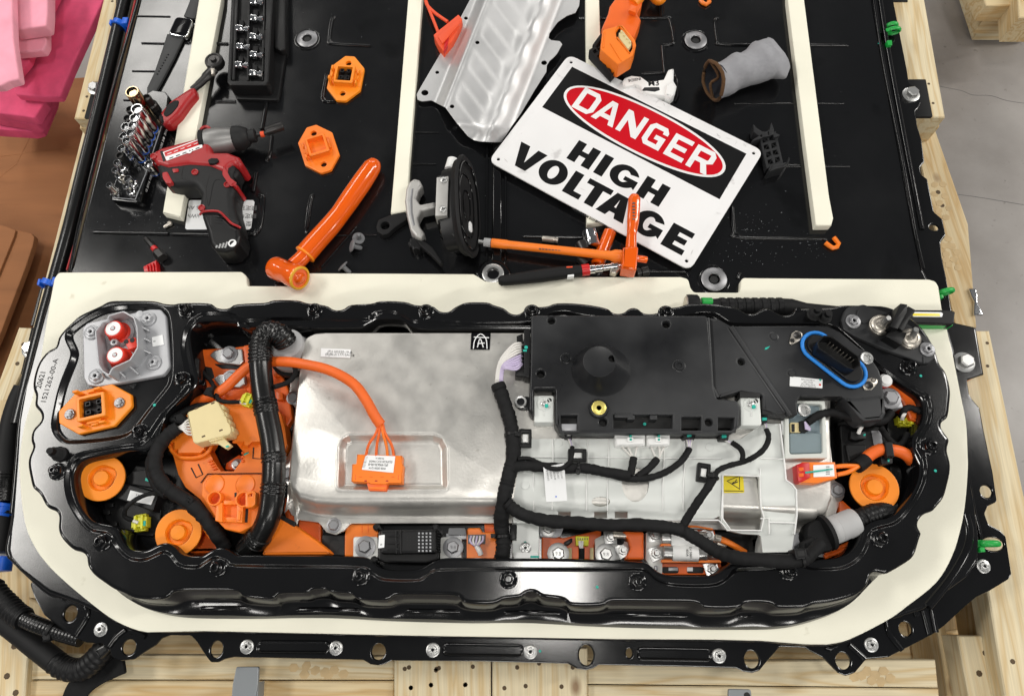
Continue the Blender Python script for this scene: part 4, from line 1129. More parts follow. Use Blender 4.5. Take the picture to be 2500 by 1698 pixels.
MB().tube([W(q1('C1', 255, 1120), ZC + .001), W(q1('C1', 300, 1060), ZC + .001), W(q1('C1', 690, 1056), ZC + .001)], .001, 5).build('parting_line', M_['dark'], cov)
for i in range(4):
    PL('edge_clip', px('C1', (300 + i * 11, 968 + i * 18), (330 + i * 11, 962 + i * 18), (333 + i * 11, 972 + i * 18), (303 + i * 11, 978 + i * 18)), ZC, ZC + .003, M_['orange2'], cov)
for i in range(3):
    PL('edge_clip', px('C1', (532, 905 + i * 28), (548, 904 + i * 28), (548, 920 + i * 28), (532, 922 + i * 28)), ZC, ZC + .003, M_['orange2'], cov)
PL('teal_mark', px('C1', (548, 920), (582, 906), (584, 916), (550, 934)), ZC, ZC + .0008, M_['teal'], cov)
hb = PL('inner_bracket', px('C1', (430, 985), (520, 925), (540, 950), (500, 1030), (420, 1030)), -.005, .012, M_['orange2'], cov, r=.004)
hexbolt('C1', 505, 995, .012, .006, cov, 'steel')
ff = PL('lower_duct', px('D1', (386, 610), (440, 480), (505, 352), (560, 362), (760, 500), (890, 606)), -.01, .03, M_['orange'], None, r=.004, bev=.004)
tag(ff, 'orange wedge shaped duct running under the front rim beside the corrugated hose', 'duct')
ff = PL('side_duct', px('D1', (560, 180), (590, 330), (800, 385), (802, 600), (640, 600), (540, 300)), -.02, .008, M_['orange2'], None, r=.004, bev=.003)
tag(ff, 'flat deep orange duct tucked under the lower left of the silver box', 'duct')
PL('dark_gap', px('D1', (505, 325), (620, 380), (622, 420), (520, 360)), .004, .0305, M_['dark'], ff, r=.003)
ff = PL('side_cover', px('C1', (735, 310), (790, 330), (858, 480), (884, 680), (820, 790), (862, 880), (800, 960), (720, 900), (700, 500)), -.01, .014, M_['orange2'], None, r=.004, bev=.003)
tag(ff, 'deep orange side cover between the black hose and the silver box', 'cover')
for x, y in ((770, 360), (800, 670), (790, 520)):
    PL('clip_boss', px('C1', (x - 20, y - 30), (x + 25, y - 20), (x + 30, y + 30), (x - 15, y + 30)), .012, .024, M_['orange2'], ff, r=.002)


def cap(c, x, y, z, r, lab, tilt=(0, 0)):
    p = W(q1(c, x, y), z); o = thing('sealing_cap', lab, 'cap', p, 'round orange caps in the pit')
    t = Matrix.Translation(p) @ Matrix.Rotation(tilt[0], 4, 'X') @ Matrix.Rotation(tilt[1], 4, 'Y')
    b = MB(); out = ell((0, 0), r, n=44)
    k = Vector((r * .05, r * .0))
    hole = [Vector((a.x * (.56 if not (0 < math.atan2(a.y, a.x) < .9) else .64), a.y * (.56 if not (0 < math.atan2(a.y, a.x) < .9) else .64))) for a in out]
    hole = blur(hole, 1)
    b.ext(out, -.003, 0, .0012, M=t, holes=[hole]); hc = ccw(hole)
    ids = b.loft([r3(hc, 0), r3(off(hc, .0025), -.006)][::-1], True, t); b.cap([off(hc, .0025)], [ids[0]]); b.build('disc', M_['yorange'], o, 40)
    MB().lathe([(r * .36, -.006), (r * .33, .001), (r * .30, .0025), (0, .0028)], t, 28).build('knob', M_['yorange'], o, 40)
    MB().lathe([(r * .8, -.05), (r * .8, -.0075)], t, 28).build('cap_stem', M_['orange2' if 'lower' in lab else 'blkpl'], o, 40)
    return o


cap('C0', 697, 1088, .042, .0355, 'round orange cap nearest the left rim of the pit', (.06, .10))
cap('C0', 1225, 1462, .046, .0345, 'round orange cap at the lower front of the pit left of the hose', (.05, .05))
cap('C5', 775, 1234, .046, .0365, 'round orange cap at the right end of the pit', (-.05, -.05))
o = PL('cap_housing', px('D0', (1250, 605), (1340, 480), (1370, 450), (1490, 470), (1560, 600)), -.02, .02, M_['orange2'], None, r=.006, bev=.008)
tag(o, 'orange cylinder housing beside the lower left round cap', 'housing')
o = PL('cable_bracket', px('D0', (1330, 350), (1400, 360), (1500, 480), (1440, 500)), .0, .034, M_['orange'], None, r=.003)
tag(o, 'small orange bracket behind the lower left round cap', 'bracket')

# ---- black switch modules
sm = thing('switch_module', 'black switch module with a white label between the two left round caps', 'switch', W(q1('C0', 930, 1280), 0))
PL('module_base', px('C0', (715, 1262), (832, 1130), (1000, 1180), (1110, 1300), (1095, 1430), (1050, 1490), (900, 1476), (722, 1400)), -.04, .008, M_['blkpl'], sm, r=.004, bev=.002)
PL('module_box', px('C0', (838, 1118), (1092, 1192), (1052, 1318), (796, 1226)), 0, .03, M_['blkpl'], sm, r=.003, bev=.002)
PL('module_top', px('C0', (932, 1000), (1024, 1012), (1118, 1048), (1086, 1190), (846, 1124)), 0, .022, M_['blkpl'], sm, r=.003, bev=.002)
PL('module_lid', px('C0', (905, 1040), (1020, 1025), (1060, 1160), (890, 1130)), .02, .027, M_['blkpl'], sm, r=.003, bev=.002)
PL('teal_mark', px('C0', (1000, 1085), (1030, 1095), (1020, 1112), (995, 1105)), .0265, .0275, M_['teal'], sm)
label('sticker', 'C0', ((898, 1172), (1064, 1212), (1038, 1272), (874, 1240)), .0306, sm, ((.3, 'II III', .004), (.6, 'IIIIIII', .003)), xo=-.15)
for x, y in ((755, 1270), (730, 1320), (1150, 1350), (780, 1400), (930, 1440)):
    PL('clip', px('C0', (x - 25, y - 18), (x + 25, y - 12), (x + 22, y + 20), (x - 22, y + 18)), .0, .014, M_['blkpl'], sm, r=.002)
s2 = thing('switch_module', 'black switch module with a silver label at the right end of the pit', 'switch', W(q1('C5', 700, 940), 0))
PL('module_base', px('C5', (510, 790), (870, 690), (1020, 780), (1010, 980), (880, 1080), (560, 1090)), -.04, .004, M_['blkpl'], s2, r=.004, bev=.002)
PL('module_box', px('C5', (535, 806), (690, 800), (850, 826), (872, 962), (720, 1010), (600, 1085), (555, 1075)), 0, .03, M_['blkpl'], s2, r=.003, bev=.002)
PL('module_lid', px('C5', (575, 940), (720, 940), (720, 1000), (600, 1070)), .02, .036, M_['blkpl'], s2, r=.002, bev=.002)
PL('plug_socket', px('C5', (612, 850), (715, 852), (718, 905), (640, 912), (612, 900)), .03, .042, M_['blkpl'], s2, r=.002)
PL('side_plate', px('C5', (890, 700), (1010, 780), (1010, 930), (900, 960), (860, 830)), -.01, .02, M_['blkpl'], s2, r=.003, bev=.002)
label('sticker', 'C5', ((752, 850), (818, 846), (834, 966), (778, 974)), .0306, s2, ((.75, 'III', .004), (.88, 'III', .004)), m='gplate')
MB().tube(Q3('C5', (688, 818, .055), (675, 840, .05), (665, 865, .045)), .003, 8).build('white_plug', M_['white'], s2)
for x, y in ((700, 870), (650, 800)):
    PL('teal_mark', px('C5', (x, y), (x + 16, y - 4), (x + 14, y + 12), (x - 2, y + 12)), .041, .0428, M_['teal'], s2)


def yplug(c, x, y, z, w, h, rot, lab):
    p = W(q1(c, x, y), z); fm = Matrix.Translation(p) @ Matrix.Rotation(rot, 4, 'Z'); o = thing('yellow_plug', lab, 'connector', p)
    MB().box(w, h * .62, .014, fm, .0012).build('plug_body', M_['yellow'], o)
    for i in (-1, 1):
        MB().box(w * .72, h * .18, .010, fm @ T(0, i * h * .40, 0), .001).build('ridge', M_['yellow'], o)
        MB().box(w * .16, h * .8, .017, fm @ T(i * w * .22, 0, 0), .001).build('latch', M_['yellow'], o)
    MB().box(w * .2, h * .3, .001, fm @ T(w * .36, -h * .1, .0142), .0003).build('teal_mark', M_['teal'], o)
    return o


yplug('C0', 985, 1400, .012, .024, .027, .15, 'bright yellow plug at the lower left of the pit')
yplug('C5', 970, 790, .022, .028, .018, 0, 'bright yellow plug at the right end of the pit')
yp = yplug('C1', 592, 562, .048, .020, .022, -.3, 'yellow plug half hidden behind the corrugated hose')

# ---- cream connector
cc = thing('cream_connector', 'square cream plastic connector lying on the orange cover with white wires', 'connector', W(q1('C0', 1440, 700), .05))
zt = .078
tp = px('C0', (1285, 648), (1296, 632), (1478, 556), (1500, 566), (1524, 618), (1534, 622), (1544, 660), (1556, 668), (1566, 706), (1578, 716), (1590, 760), (1580, 790), (1342, 852), (1326, 836))
PL('connector_body', tp, .05, zt, M_['cream'], cc, r=.0015, bev=.0015)
for i in range(4):
    a = (1506 + i * 22, 588 + i * 50)
    PL('rib', px('C0', (a[0] - 4, a[1]), (a[0] + 28, a[1] - 8), (a[0] + 40, a[1] + 28), (a[0] + 12, a[1] + 36)), .05, zt - .006, M_['cream'], cc, r=.003, bev=.0015)
for x, y, a in ((1350, 612, 0), (1462, 576, 0), (1518, 762, 0), (1398, 804, 0)):
    PL('window', px('C0', (x - 14, y - 4), (x + 12, y - 14), (x + 16, y - 2), (x - 10, y + 8)), zt - .001, zt + .0003, M_['nail'], cc)
PL('latch', px('C0', (1440, 832), (1530, 806), (1590, 862), (1552, 888), (1496, 850), (1450, 852)), .062, .072, M_['cream'], cc, r=.001)
PL('latch_rail', px('C0', (1432, 826), (1528, 790), (1536, 812), (1440, 842)), .06, .076, M_['cream'], cc, r=.001)
PL('teal_mark', px('C0', (1548, 868), (1570, 860), (1578, 872), (1556, 880)), .0718, .0725, M_['teal'], cc)
for i in range(6):
    y = 690 + i * 19
    MB().tube(smo(Q3('C0', (1218, 742, .062), (1255, 736 + (i - 2) * 6, .068), (1290, y, .068), (1330, y + 6, .066)), 3, False), .0016, 6).build('wire', M_['wirew'], cc)

# ---- hose with grey sleeve
def corr(name, pts, r, m, parent, rings, seg=16, n=10, fine=.03, pitch=.0028, **kw):
    s = smo(pts, n, False); L = [0.0]
    for a, b in zip(s, s[1:]): L.append(L[-1] + (b - a).length)
    tot = L[-1]; N = int(tot / (pitch / 2)); out = []; rr = []
    j = 0
    for k in range(N + 1):
        d = tot * k / N
        while j < len(L) - 2 and L[j + 1] < d: j += 1
        f = (d - L[j]) / max(1e-9, L[j + 1] - L[j]); out.append(s[j].lerp(s[j + 1], min(1, f)))
        q = r * (1 + (fine if k % 2 else -fine))
        for a, b, amp in rings:
            if a * tot <= d <= b * tot: q = r * (1 + (amp if (k // 2) % 2 else 0.0))
        rr.append(q)
    return MB().tube(out, rr, seg).build(name, m, parent, 50, **kw)


hs = thing('corrugated_hose', 'thick glossy black corrugated hose rising over the orange cover into a grey sleeve', 'hose', W(q1('C1', 720, 800), .05))
hp = Q3('C1', (842, 165, .075), (800, 105, .088), (735, 85, .092), (680, 130, .09), (664, 220, .086), (666, 330, .082), (678, 460, .08), (706, 640, .08), (742, 820, .078), (757, 970, .076), (750, 1150, .072), (728, 1330, .062), (680, 1450, .045), (620, 1530, .03), (560, 1590, .02))
corr('hose_tube', hp, .0175, M_['hose'], hs, ((0, .22, .09), (.37, .43, .10), (.585, .62, .09), (.695, .73, .09), (.90, .95, .10)), fine=.008)
a, b = W(q1('C1', 815, 130), .085), W(q1('C1', 885, 235), .035)
t = zaxis(b, a - b)
MB().lathe([(.034, -.004), (.034, .004), (.031, .006), (.0285, .006), (.0285, .012), (.0295, .014), (.0285, .016), (.0295, .020), (.0285, .022), (.0285, .030), (.0275, .034), (.024, .036), (.0185, .036)], t, 32).build('sleeve', M_['gcollar'], hs, 40)
MB().lathe([(.039, -.012), (.039, -.004), (.035, -.002), (.03, -.002)], t, 28).build('sleeve_base', M_['rubber'], hs, 40)
tie = MB(); tie.tube(smo(Q3('C1', (760, 462, .085), (830, 440, .075), (880, 410, .072), (905, 360, .074), (900, 325, .08)), 4, False), .0042, 8); tag(tie.build('taped_wire', M_['tape'], None, 50), 'short black taped wire from the hose to the orange cable', 'wire')

# ---- orange sense cable with plug
oc_ = thing('orange_cable', 'orange taped cable arching over the silver box to an orange plug', 'cable', W(q1('C1', 1200, 400), .05))
pipe('cable_sheath', Q3('C1', (180, 590, .02), (280, 545, .04), (350, 518, .05), (430, 462, .052), (520, 375, .055), (600, 312, .058), (680, 290, .06), (780, 288, .074), (880, 292, .086), (1000, 312, .094), (1110, 338, .097), (1220, 385, .098), (1320, 455, .096), (1395, 560, .094), (1450, 660, .09), (1492, 722, .086)), .0082, M_['torange'], oc_, 12)
for i, (x0, x1) in enumerate(((1482, 1390), (1488, 1460), (1496, 1538), (1502, 1582))):
    pipe('wire', Q3('C1', (x0, 700, .087), (x0 + (x1 - x0) * .25, 780, .086), (x0 + (x1 - x0) * .8, 860, .08), (x1, 935, .072)), .0022, M_['orange' if i == 2 else 'orange2'], oc_, 8)
MB().tube(Q3('C1', (316, 530, .056), (330, 500, .056), (352, 500, .056)), .0115, 8).build('tape_wrap', M_['tape'], oc_)
pg = thing('orange_plug', 'orange plug with a white printed label lying in the silver box recess', 'connector', W(q1('C1', 1465, 1040), .056))
zp = .073
PL('plug_body', px('C1', (1328, 924), (1640, 934), (1636, 990), (1646, 996), (1640, 1122), (1540, 1122), (1536, 1132), (1412, 1128), (1408, 1118), (1288, 1112), (1294, 992), (1322, 990)), .055, zp, M_['orange'], pg, r=.001, bev=.0012)
for x in (1352, 1426, 1500, 1574): PL('slot', px('C1', (x - 14, 1076), (x + 14, 1077), (x + 14, 1083), (x - 14, 1082)), zp - .001, zp + .0003, M_['orange2'], pg)
for x in (1318, 1612): PL('groove', px('C1', (x - 4, 1064), (x + 4, 1064), (x + 4, 1100), (x - 4, 1100)), zp - .001, zp + .0003, M_['orange2'], pg)
for x in (1388, 1460, 1535): PL('notch', px('C1', (x - 10, 1102), (x + 10, 1102), (x + 10, 1112), (x - 10, 1112)), zp - .001, zp + .0003, M_['dred'], pg)
PL('latch', px('C1', (1394, 1118), (1538, 1122), (1530, 1178), (1408, 1174)), .055, zp - .002, M_['orange2'], pg, r=.001)
PL('latch_bar', px('C1', (1412, 1148), (1526, 1150), (1524, 1164), (1412, 1162)), .07, zp - .0008, M_['orange'], pg)
lb = label('sticker', 'C1', ((1388, 930), (1592, 938), (1578, 1052), (1362, 1030)), zp + .0006, pg)
q = [W(q1('C1', *p), zp + .0011) for p in ((1388, 930), (1592, 938), (1578, 1052), (1362, 1030))]
d = q[0] - q[1]
for f, body, s, xo in ((.86, 'WEB 2020/12/14', .0044, .5), (.62, '(P)1496630-00-B', .0052, .5), (.40, '(S)2NL20153C194450', .0046, .56), (.18, 'PN REV A', .0036, .5)):
    text('print_line', body, s, q[0].lerp(q[1], xo) + (q[3] - q[0]) * f, d, M_['ink'], lb, sx=.85)
for k in range(9):
    w_ = random.choice((.5, .9, 1.3)); a = q[0].lerp(q[3], .12 + .095 * k); a = a.lerp(q[1], .04)
    MB().box(.0045, .0005 * w_, .0001, frame(a, d), .00002).build('bar_line', M_['ink'], lb)

# ---- silver box
sb = thing('aluminium_box', 'brushed aluminium converter box filling the middle of the pit', 'electronics box', W((1100, 1050), .0))
ZS = .062
TT = px('C1', (968, 175), (985, 130), (1040, 104), (1110, 98)) + [(1261, 815), (1600, 818), (1985, 824), (2012, 845), (2022, 1000), (2026, 1165)] + px('C4', (1200, 1290), (1170, 1345), (1110, 1370)) + [(1700, 1222), (1300, 1213)] + px('D1', (1660, 205), (900, 205), (760, 195), (660, 170), (602, 120), (596, 60)) + px('C1', (872, 1080), (885, 900), (905, 700), (935, 420))
Tw = ccw(rnd(Ws(TT, ZS), .01, 4))
b = MB(); PK = px('C1', (1168, 1192), (1178, 870), (1204, 800), (1270, 768)) + px('C2', (735, 768), (806, 798), (842, 870), (850, 1192))
Pk = ccw(rnd(Ws(PK, ZS), .014, 5)); Pl = Pk[::-1]
pid = b.loft([r3(off(Pl, -.018), ZS - .011), r3(off(Pl, -.015), ZS - .0108), r3(off(Pl, -.0125), ZS - .0095), r3(off(Pl, -.0075), ZS - .0015), r3(off(Pl, -.0055), ZS + .0012), r3(off(Pl, -.0035), ZS + .0016), r3(off(Pl, -.0015), ZS + .0006), r3(Pl, ZS)])
b.cap([off(Pl, -.018)[::-1]], [pid[0][::-1]])
prof = [(.034, .021), (.026, .0225), (.0215, .026), (.0175, .038), (.0150, .048), (.0118, .055), (.0070, .0600), (.003, .0617), (0, ZS)]
def offs_(d):
    o = []
    for p, q in zip(Tw, off(Tw, -d)):
        n = q - p; k = max(0.0, -n.y / max(1e-9, n.length)); o.append(p + n * (.36 + .64 * k * k))
    return o


ids = b.loft([r3(offs_(d) if d else Tw, z) for d, z in prof])
b.cap([Tw, Pl], [ids[-1], pid[-1]]); b.build('box_shell', M_['alu'], sb, 50)
FG = px('C1', (905, 380), (868, 440), (862, 540), (905, 610), (890, 860), (836, 960), (818, 1080), (860, 1150)) + px('D1', (572, 160), (562, 260), (592, 328), (650, 368), (780, 384), (806, 412), (836, 452), (900, 470), (958, 442), (1002, 392), (1803, 390)) + [(1400, 1277), (1700, 1290), (1990, 1300)] + px('C4', (1170, 1480), (1240, 1420), (1272, 1338), (1302, 1300), (1290, 1222), (1232, 1188), (1200, 900)) + [(2030, 820), (760, 810)]
fw = ccw(rnd(Ws(FG, .022), .006))
MB().ext(fw, .017, .022, .001).build('box_flange', M_['alu'], sb)
for c, x, y in (('D1', 890, 405), ('C5', 518, 1256), ('C1', 892, 538), ('C1', 848, 1062)): hexbolt(c, x, y, .022, .0085, sb, 'dsteel', .006, 1.35)
label('sticker', 'C1', ((1082, 196), (1286, 204), (1281, 263), (1078, 255)), ZS + .0006, sb, ((.36, '(P)1105550-19-A', .0058), (.68, '(B)JBL2117715A116', .0058)), xo=.14)
st = label('tape_patch', 'C2', ((988, 92), (1122, 90), (1114, 206), (982, 204)), ZS + .0006, sb, m='glass')
for pts in (((1002, 200), (1012, 140), (1050, 98), (1088, 130), (1096, 200)), ((1030, 190), (1048, 130), (1070, 190)), ((1005, 120), (1110, 124)), ((1030, 165), (1080, 160))):
    MB().tube(smo([W(q1('C2', *p), ZS + .0011) for p in pts], 3, False), .0009, 5, flat=.4).build('patch_stroke', M_['paper'], st)  # pale strokes across the dark patch
sc = MB(); random.seed(9)
for k in range(16):
    x, y = random.uniform(960, 1290), random.uniform(850, 1060); a = random.uniform(-.6, .6); L = random.uniform(8, 45)
    p, q = W((x, y), ZS + .0001), W((x + L * math.cos(a), y + L * math.sin(a)), ZS + .0001); n = (q - p).cross(Vector((0, 0, 1))).normalized() * .00012
    i = sc.pts([p - n, q, p + n]); sc.face(i, i + 1, i + 2)
sc.build('fine_scratch', M_['alus'], sb, kind='stuff')

# ---- nylon carrier
cr_ = thing('cable_carrier', 'translucent white nylon carrier plate over the right half of the silver box', 'carrier', W((1600, 1150), .05))
ys = 750


def zcar(u, v):
    if v < 1118: return .067
    if v < 1160: return .067 + .006 * (v - 1118) / 42
    if v < 1247: return .073 - .016 * ((v - 1160) / 87) ** 2.2
    return .055


OC = px('C3', (186, 905), (445, 903), (1000, 905), (1715, 905)) + px('C4', (735, 800), (858, 800), (884, 1040), (898, 1185), (940, 1214), (966, 1252), (972, 1430), (958, 1540)) + px('D3', (1222, 575), (1180, 588), (1020, 590), (1008, 480), (990, 468), (880, 462), (782, 440), (742, 396), (722, 340)) + px('C3', (1530, 1452), (1010, 1462), (990, 1480), (150, 1480), (148, 1392), (150, 1330), (190, 1060))
HO = [[Vector(p) for p in px('C3', *[(752 + 64 * math.cos(t), 1334 + 35 * math.sin(t)) for t in (2 * math.pi * k / 20 for k in range(20))])],
      [Vector(p) for p in px('C3', *[(990 + 94 * math.cos(t), 1205 + (132 if math.sin(t) > 0 else 108) * math.sin(t)) for t in (2 * math.pi * k / 24 for k in range(24))])],
      px('C4', (466, 1152), (700, 1152), (716, 1170), (722, 1380), (740, 1440), (726, 1530), (520, 1530), (462, 1460))]
for x0, x1 in ((458, 545), (706, 796), (848, 938)): HO.append(px('C3', (x0, 1402), (x1, 1402), (x1, 1448), (x0, 1448)))
warp('carrier_plate', OC, HO, zcar, M_['carrier'], cr_, .008, 12)
for pts, z in ((((292, 606), (428, 606), (426, 790), (294, 790)), .088), (((1712, 618), (1846, 618), (1858, 800), (1850, 812), (1716, 812)), .088)):
    w = rnd(Ws(px('C3', *pts), z), .002)
    MB().ext(w, z - .03, z, .0015).build('arm', M_['carrier'], cr_)
for x, y in ((360, 662), (1780, 668)):
    p = W(q1('C3', x, y), .088); o = MB().lathe([(.0108, -.001), (.0108, .0006), (.0098, .001), (.009, .0002), (0, .0002)], Matrix.Translation(p), 24).build('screw_boss', M_['carrier'], cr_)
    MB().lathe([(.0048, 0), (.0048, .003), (.003, .004), (0, .004)], Matrix.Translation(p), 10).build('screw', M_['steel'], o)
    MB().lathe([(.003, 0), (.003, .0042), (0, .0042)], Matrix.Translation(p + Vector((.004, -.004, 0))), 8).build('teal_dot', M_['teal'], o)
    MB().lathe([(.0036, .0001), (0, .0004)], Matrix.Translation(W(q1('C3', x + 38, y - 24), .0882)), 12).build('arm_hole', M_['dark'], cr_)
    MB().box(.0012, .028, .002, Matrix.Translation(W(q1('C3', x + 2, y + 20), .0878)), .0004).build('arm_rib', M_['white'], cr_)


def rib(pts, w=.0010, h=.003, c='C3'):
    s = [W(q1(c, *p), zcar(*q1(c, *p)) + h * .4) for p in pts]
    MB().tube(s, w, 6, flat=1.6).build('rib', M_['white'], cr_, 60)


rib(((192, 1028), (600, 1030), (1100, 1036), (1578, 1040))); rib(((420, 905), (424, 1040), (420, 1200), (416, 1390)))
for x in (656, 800, 1180, 1322): rib([(x + (6 if y < 1200 else -3), y) for y in (910, 1000, 1100, 1200, 1280, 1340, 1395)], .0008)
rib(((290, 1050), (288, 1200), (290, 1390)), .0009)
rib(((1580, 1470), (1585, 1300), (1590, 1155))); rib(((1010, 1462), (1560, 1462), (1590, 1490), (1620, 1530), (1840, 1535)), .0013, .006)
rib(((462, 1150), (462, 1450), (520, 1532), (726, 1534), (745, 1440), (724, 1370), (716, 1160), (466, 1150)), .0014, .008, 'C4')
rib(((722, 1036), (884, 1042)), .0010, .004, 'C4'); rib(((855, 802), (884, 1040), (898, 1188), (940, 1216), (968, 1252), (972, 1430), (955, 1560)), .0015, .006, 'C4')
rib(((722, 1450), (780, 1450), (782, 1560)), .0012, .006, 'C4'); rib(((780, 1476), (965, 1482)), .0012, .006, 'C4'); rib(((720, 1110), (722, 1380)), .0012, .006, 'C4')
for x, y in ((245, 1130), (232, 1220), (625, 935), (460, 930), (1500, 960), (1110, 960)):
    p = W(q1('C3', x, y), zcar(*q1('C3', x, y))); MB().lathe([(.0065, 0), (.0062, .0006), (0, .0007)], Matrix.Translation(p), 16).build('mould_dot', M_['carrier'], cr_)
fb = thing('front_bracket', 'white nylon bracket with a screw below the harness junction', 'bracket', W(q1('D2', 800, 500), .02))
PL('bracket_plate', px('D2', (706, 350), (892, 350), (892, 625), (704, 625)), .0, .032, M_['carrier'], fb, bev=.0015)
PL('bracket_step', px('D2', (716, 590), (884, 592), (884, 640), (716, 640)), .0, .036, M_['white'], fb)
torx('D2', 797, 560, .032, .0085, .004, 'steel', fb, 'screw')
MB().lathe([(.0024, 0), (.0024, .0012), (0, .0012)], Matrix.Translation(W(q1('D2', 795, 525), .032)), 8).build('teal_dot', M_['teal'], fb)
PL('teal_label', px('D2', (830, 612), (890, 612), (890, 628), (830, 628)), .034, .0364, M_['teal'], fb)
# lower leg of the carrier with its round hole
lg = PL('leg', px('D3', (1060, 390), (1225, 395), (1240, 470), (1200, 590), (1010, 596), (1020, 500)), .0, .036, M_['carrier'], cr_, r=.003, bev=.002)
p = W(q1('D3', 1092, 570), .0364); MB().lathe([(.0088, -.001), (.0088, .0004), (0, .0004)], Matrix.Translation(p), 20).build('leg_hole', M_['grey'], lg)
# warning sticker
ws = MB().ext(rnd(Ws(px('C4', (466, 1152), (604, 1150), (612, 1272), (472, 1274)), ZS + .0012), .002), ZS, ZS + .0012, 0).build('warning_sticker', M_['ysign'])
tag(ws, 'yellow warning sticker with a black lightning triangle on the silver box', 'sticker')
def stroke(pts, r, m, parent, name, z, c, closed=False):
    return MB().tube([W(q1(c, *p), z) for p in pts], r, 5, flat=.3, closed=closed).build(name, m, parent, 60)
stroke(((494, 1192), (578, 1158), (580, 1248)), .0011, M_['ink'], ws, 'triangle', ZS + .0014, 'C4', True)
stroke(((560, 1182), (545, 1200), (566, 1198), (530, 1212), (548, 1206), (538, 1200), (525, 1216)), .0008, M_['ink'], ws, 'lightning', ZS + .0015, 'C4')
stroke(((474, 1260), (606, 1262)), .0006, M_['ink'], ws, 'line', ZS + .0014, 'C4')

# ---- black control module
cm = thing('control_module', 'black plastic battery control module with a round cone on top', 'control unit', W((1500, 900), .06))
ZM = .098
MO = px('C3', (272, 52), (1478, 56), (1492, 90), (1532, 560), (1552, 628), (1690, 640), (1712, 690), (1702, 820), (1655, 862), (480, 862), (440, 800), (438, 560), (292, 560), (288, 745), (256, 705), (268, 400))
def circ(c, x, y, r, z, n=18): return ell(W(q1(c, x, y), z), r * K * .00067, n=n)
pk = [((478, 742), (588, 742), (588, 850), (478, 850)), ((842, 738), (1246, 738), (1244, 830), (840, 828)), ((1310, 752), (1442, 752), (1440, 850), (1308, 850)), ((1562, 755), (1672, 757), (1664, 848), (1560, 848))]
hs_ = [circ('C3', x, y, 24, ZM) for x, y in ((412, 90), (1202, 115), (338, 457), (1495, 788), (768, 788))] + [Ws(px('C3', *p), ZM) for p in pk]
MB().ext(rnd(Ws(MO, ZM), .004), .06, ZM, .003, holes=hs_, seg=3).build('module_cover', M_['modpl'], cm, 40)
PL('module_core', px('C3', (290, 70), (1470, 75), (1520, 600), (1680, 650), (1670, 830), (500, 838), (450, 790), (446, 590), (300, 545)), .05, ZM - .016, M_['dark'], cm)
for p in pk[:1]: PL('pocket_front', px('C3', (480, 800), (586, 800), (586, 856), (482, 856)), .06, ZM - .004, M_['gplate'], cm)
PL('rail_catch', px('C3', (846, 730), (970, 730), (980, 758), (846, 756)), .08, ZM + .002, M_['modpl'], cm)
for x in (935, 1090): PL('rail_catch', px('C3', (x, 740), (x + 50, 740), (x + 50, 770), (x, 770)), .08, ZM + .0015, M_['modpl'], cm)
MB().lathe([(.0024, 0), (.0024, .003), (0, .003)], Matrix.Translation(W(q1('C3', 1052, 804), ZM - .015)), 10).build('teal_dot', M_['teal'], cm)
# cone: base ring on the cover, smaller top ring above it
bc = W(q1('C3', 752, 432), ZM); tc = W(q1('C3', 742, 372), ZM + .034)
bt = ell(bc, .0445, .041, 40); tp2 = ell(tc, .0245, .0245, 40)
b = MB(); ids = b.loft([r3(ell(bc, .0462, .0425, 40), ZM), r3(bt, ZM + .0015), [(p.x * .96 + q.x * .04, p.y * .96 + q.y * .04, ZM + .003) for p, q in zip(bt, tp2)], [(p.x * .05 + q.x * .95, p.y * .05 + q.y * .95, ZM + .032) for p, q in zip(bt, tp2)], r3(tp2, ZM + .034), r3(off(tp2, .0015), ZM + .0335)])
hc = [Vector((a.x, a.y)) for a in circ('C3', 830, 352, 24, ZM + .0335)][::-1]
hid = b.loft([r3(hc, ZM + .02), r3(hc, ZM + .0335)]); b.cap([off(tp2, .0015), hc], [ids[-1], hid[-1]]); b.build('cone', M_['modpl'], cm, 30)
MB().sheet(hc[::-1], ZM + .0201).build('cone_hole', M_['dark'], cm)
for x, y, r in ((510, 350, 30), (1290, 402, 34)):
    p = W(q1('C3', x, y), ZM); s = r * K * .00067
    MB().lathe([(s * 1.3, 0), (s * 1.2, .0006), (s, .0008), (s * .9, .003), (s * .55, .003), (s * .5, .001), (0, .001)], Matrix.Translation(p), 24).build('boss', M_['modpl'], cm, 40)
p = W(q1('C3', 738, 692), ZM + .006); p.z = ZM; s = K * .00067
MB().lathe([(66 * s, -.001), (64 * s, .002), (56 * s, .0055), (46 * s, .006)], Matrix.Translation(p), 28).build('insert_post', M_['modpl'], cm, 40)
o = MB().lathe([(46 * s, .005), (46 * s, .0085), (43 * s, .009), (17 * s, .009), (15 * s, .006), (0, .006)], Matrix.Translation(p), 28).build('brass_insert', mat('pale_brass', (.85, .72, .2), .35, .6), cm, 40)
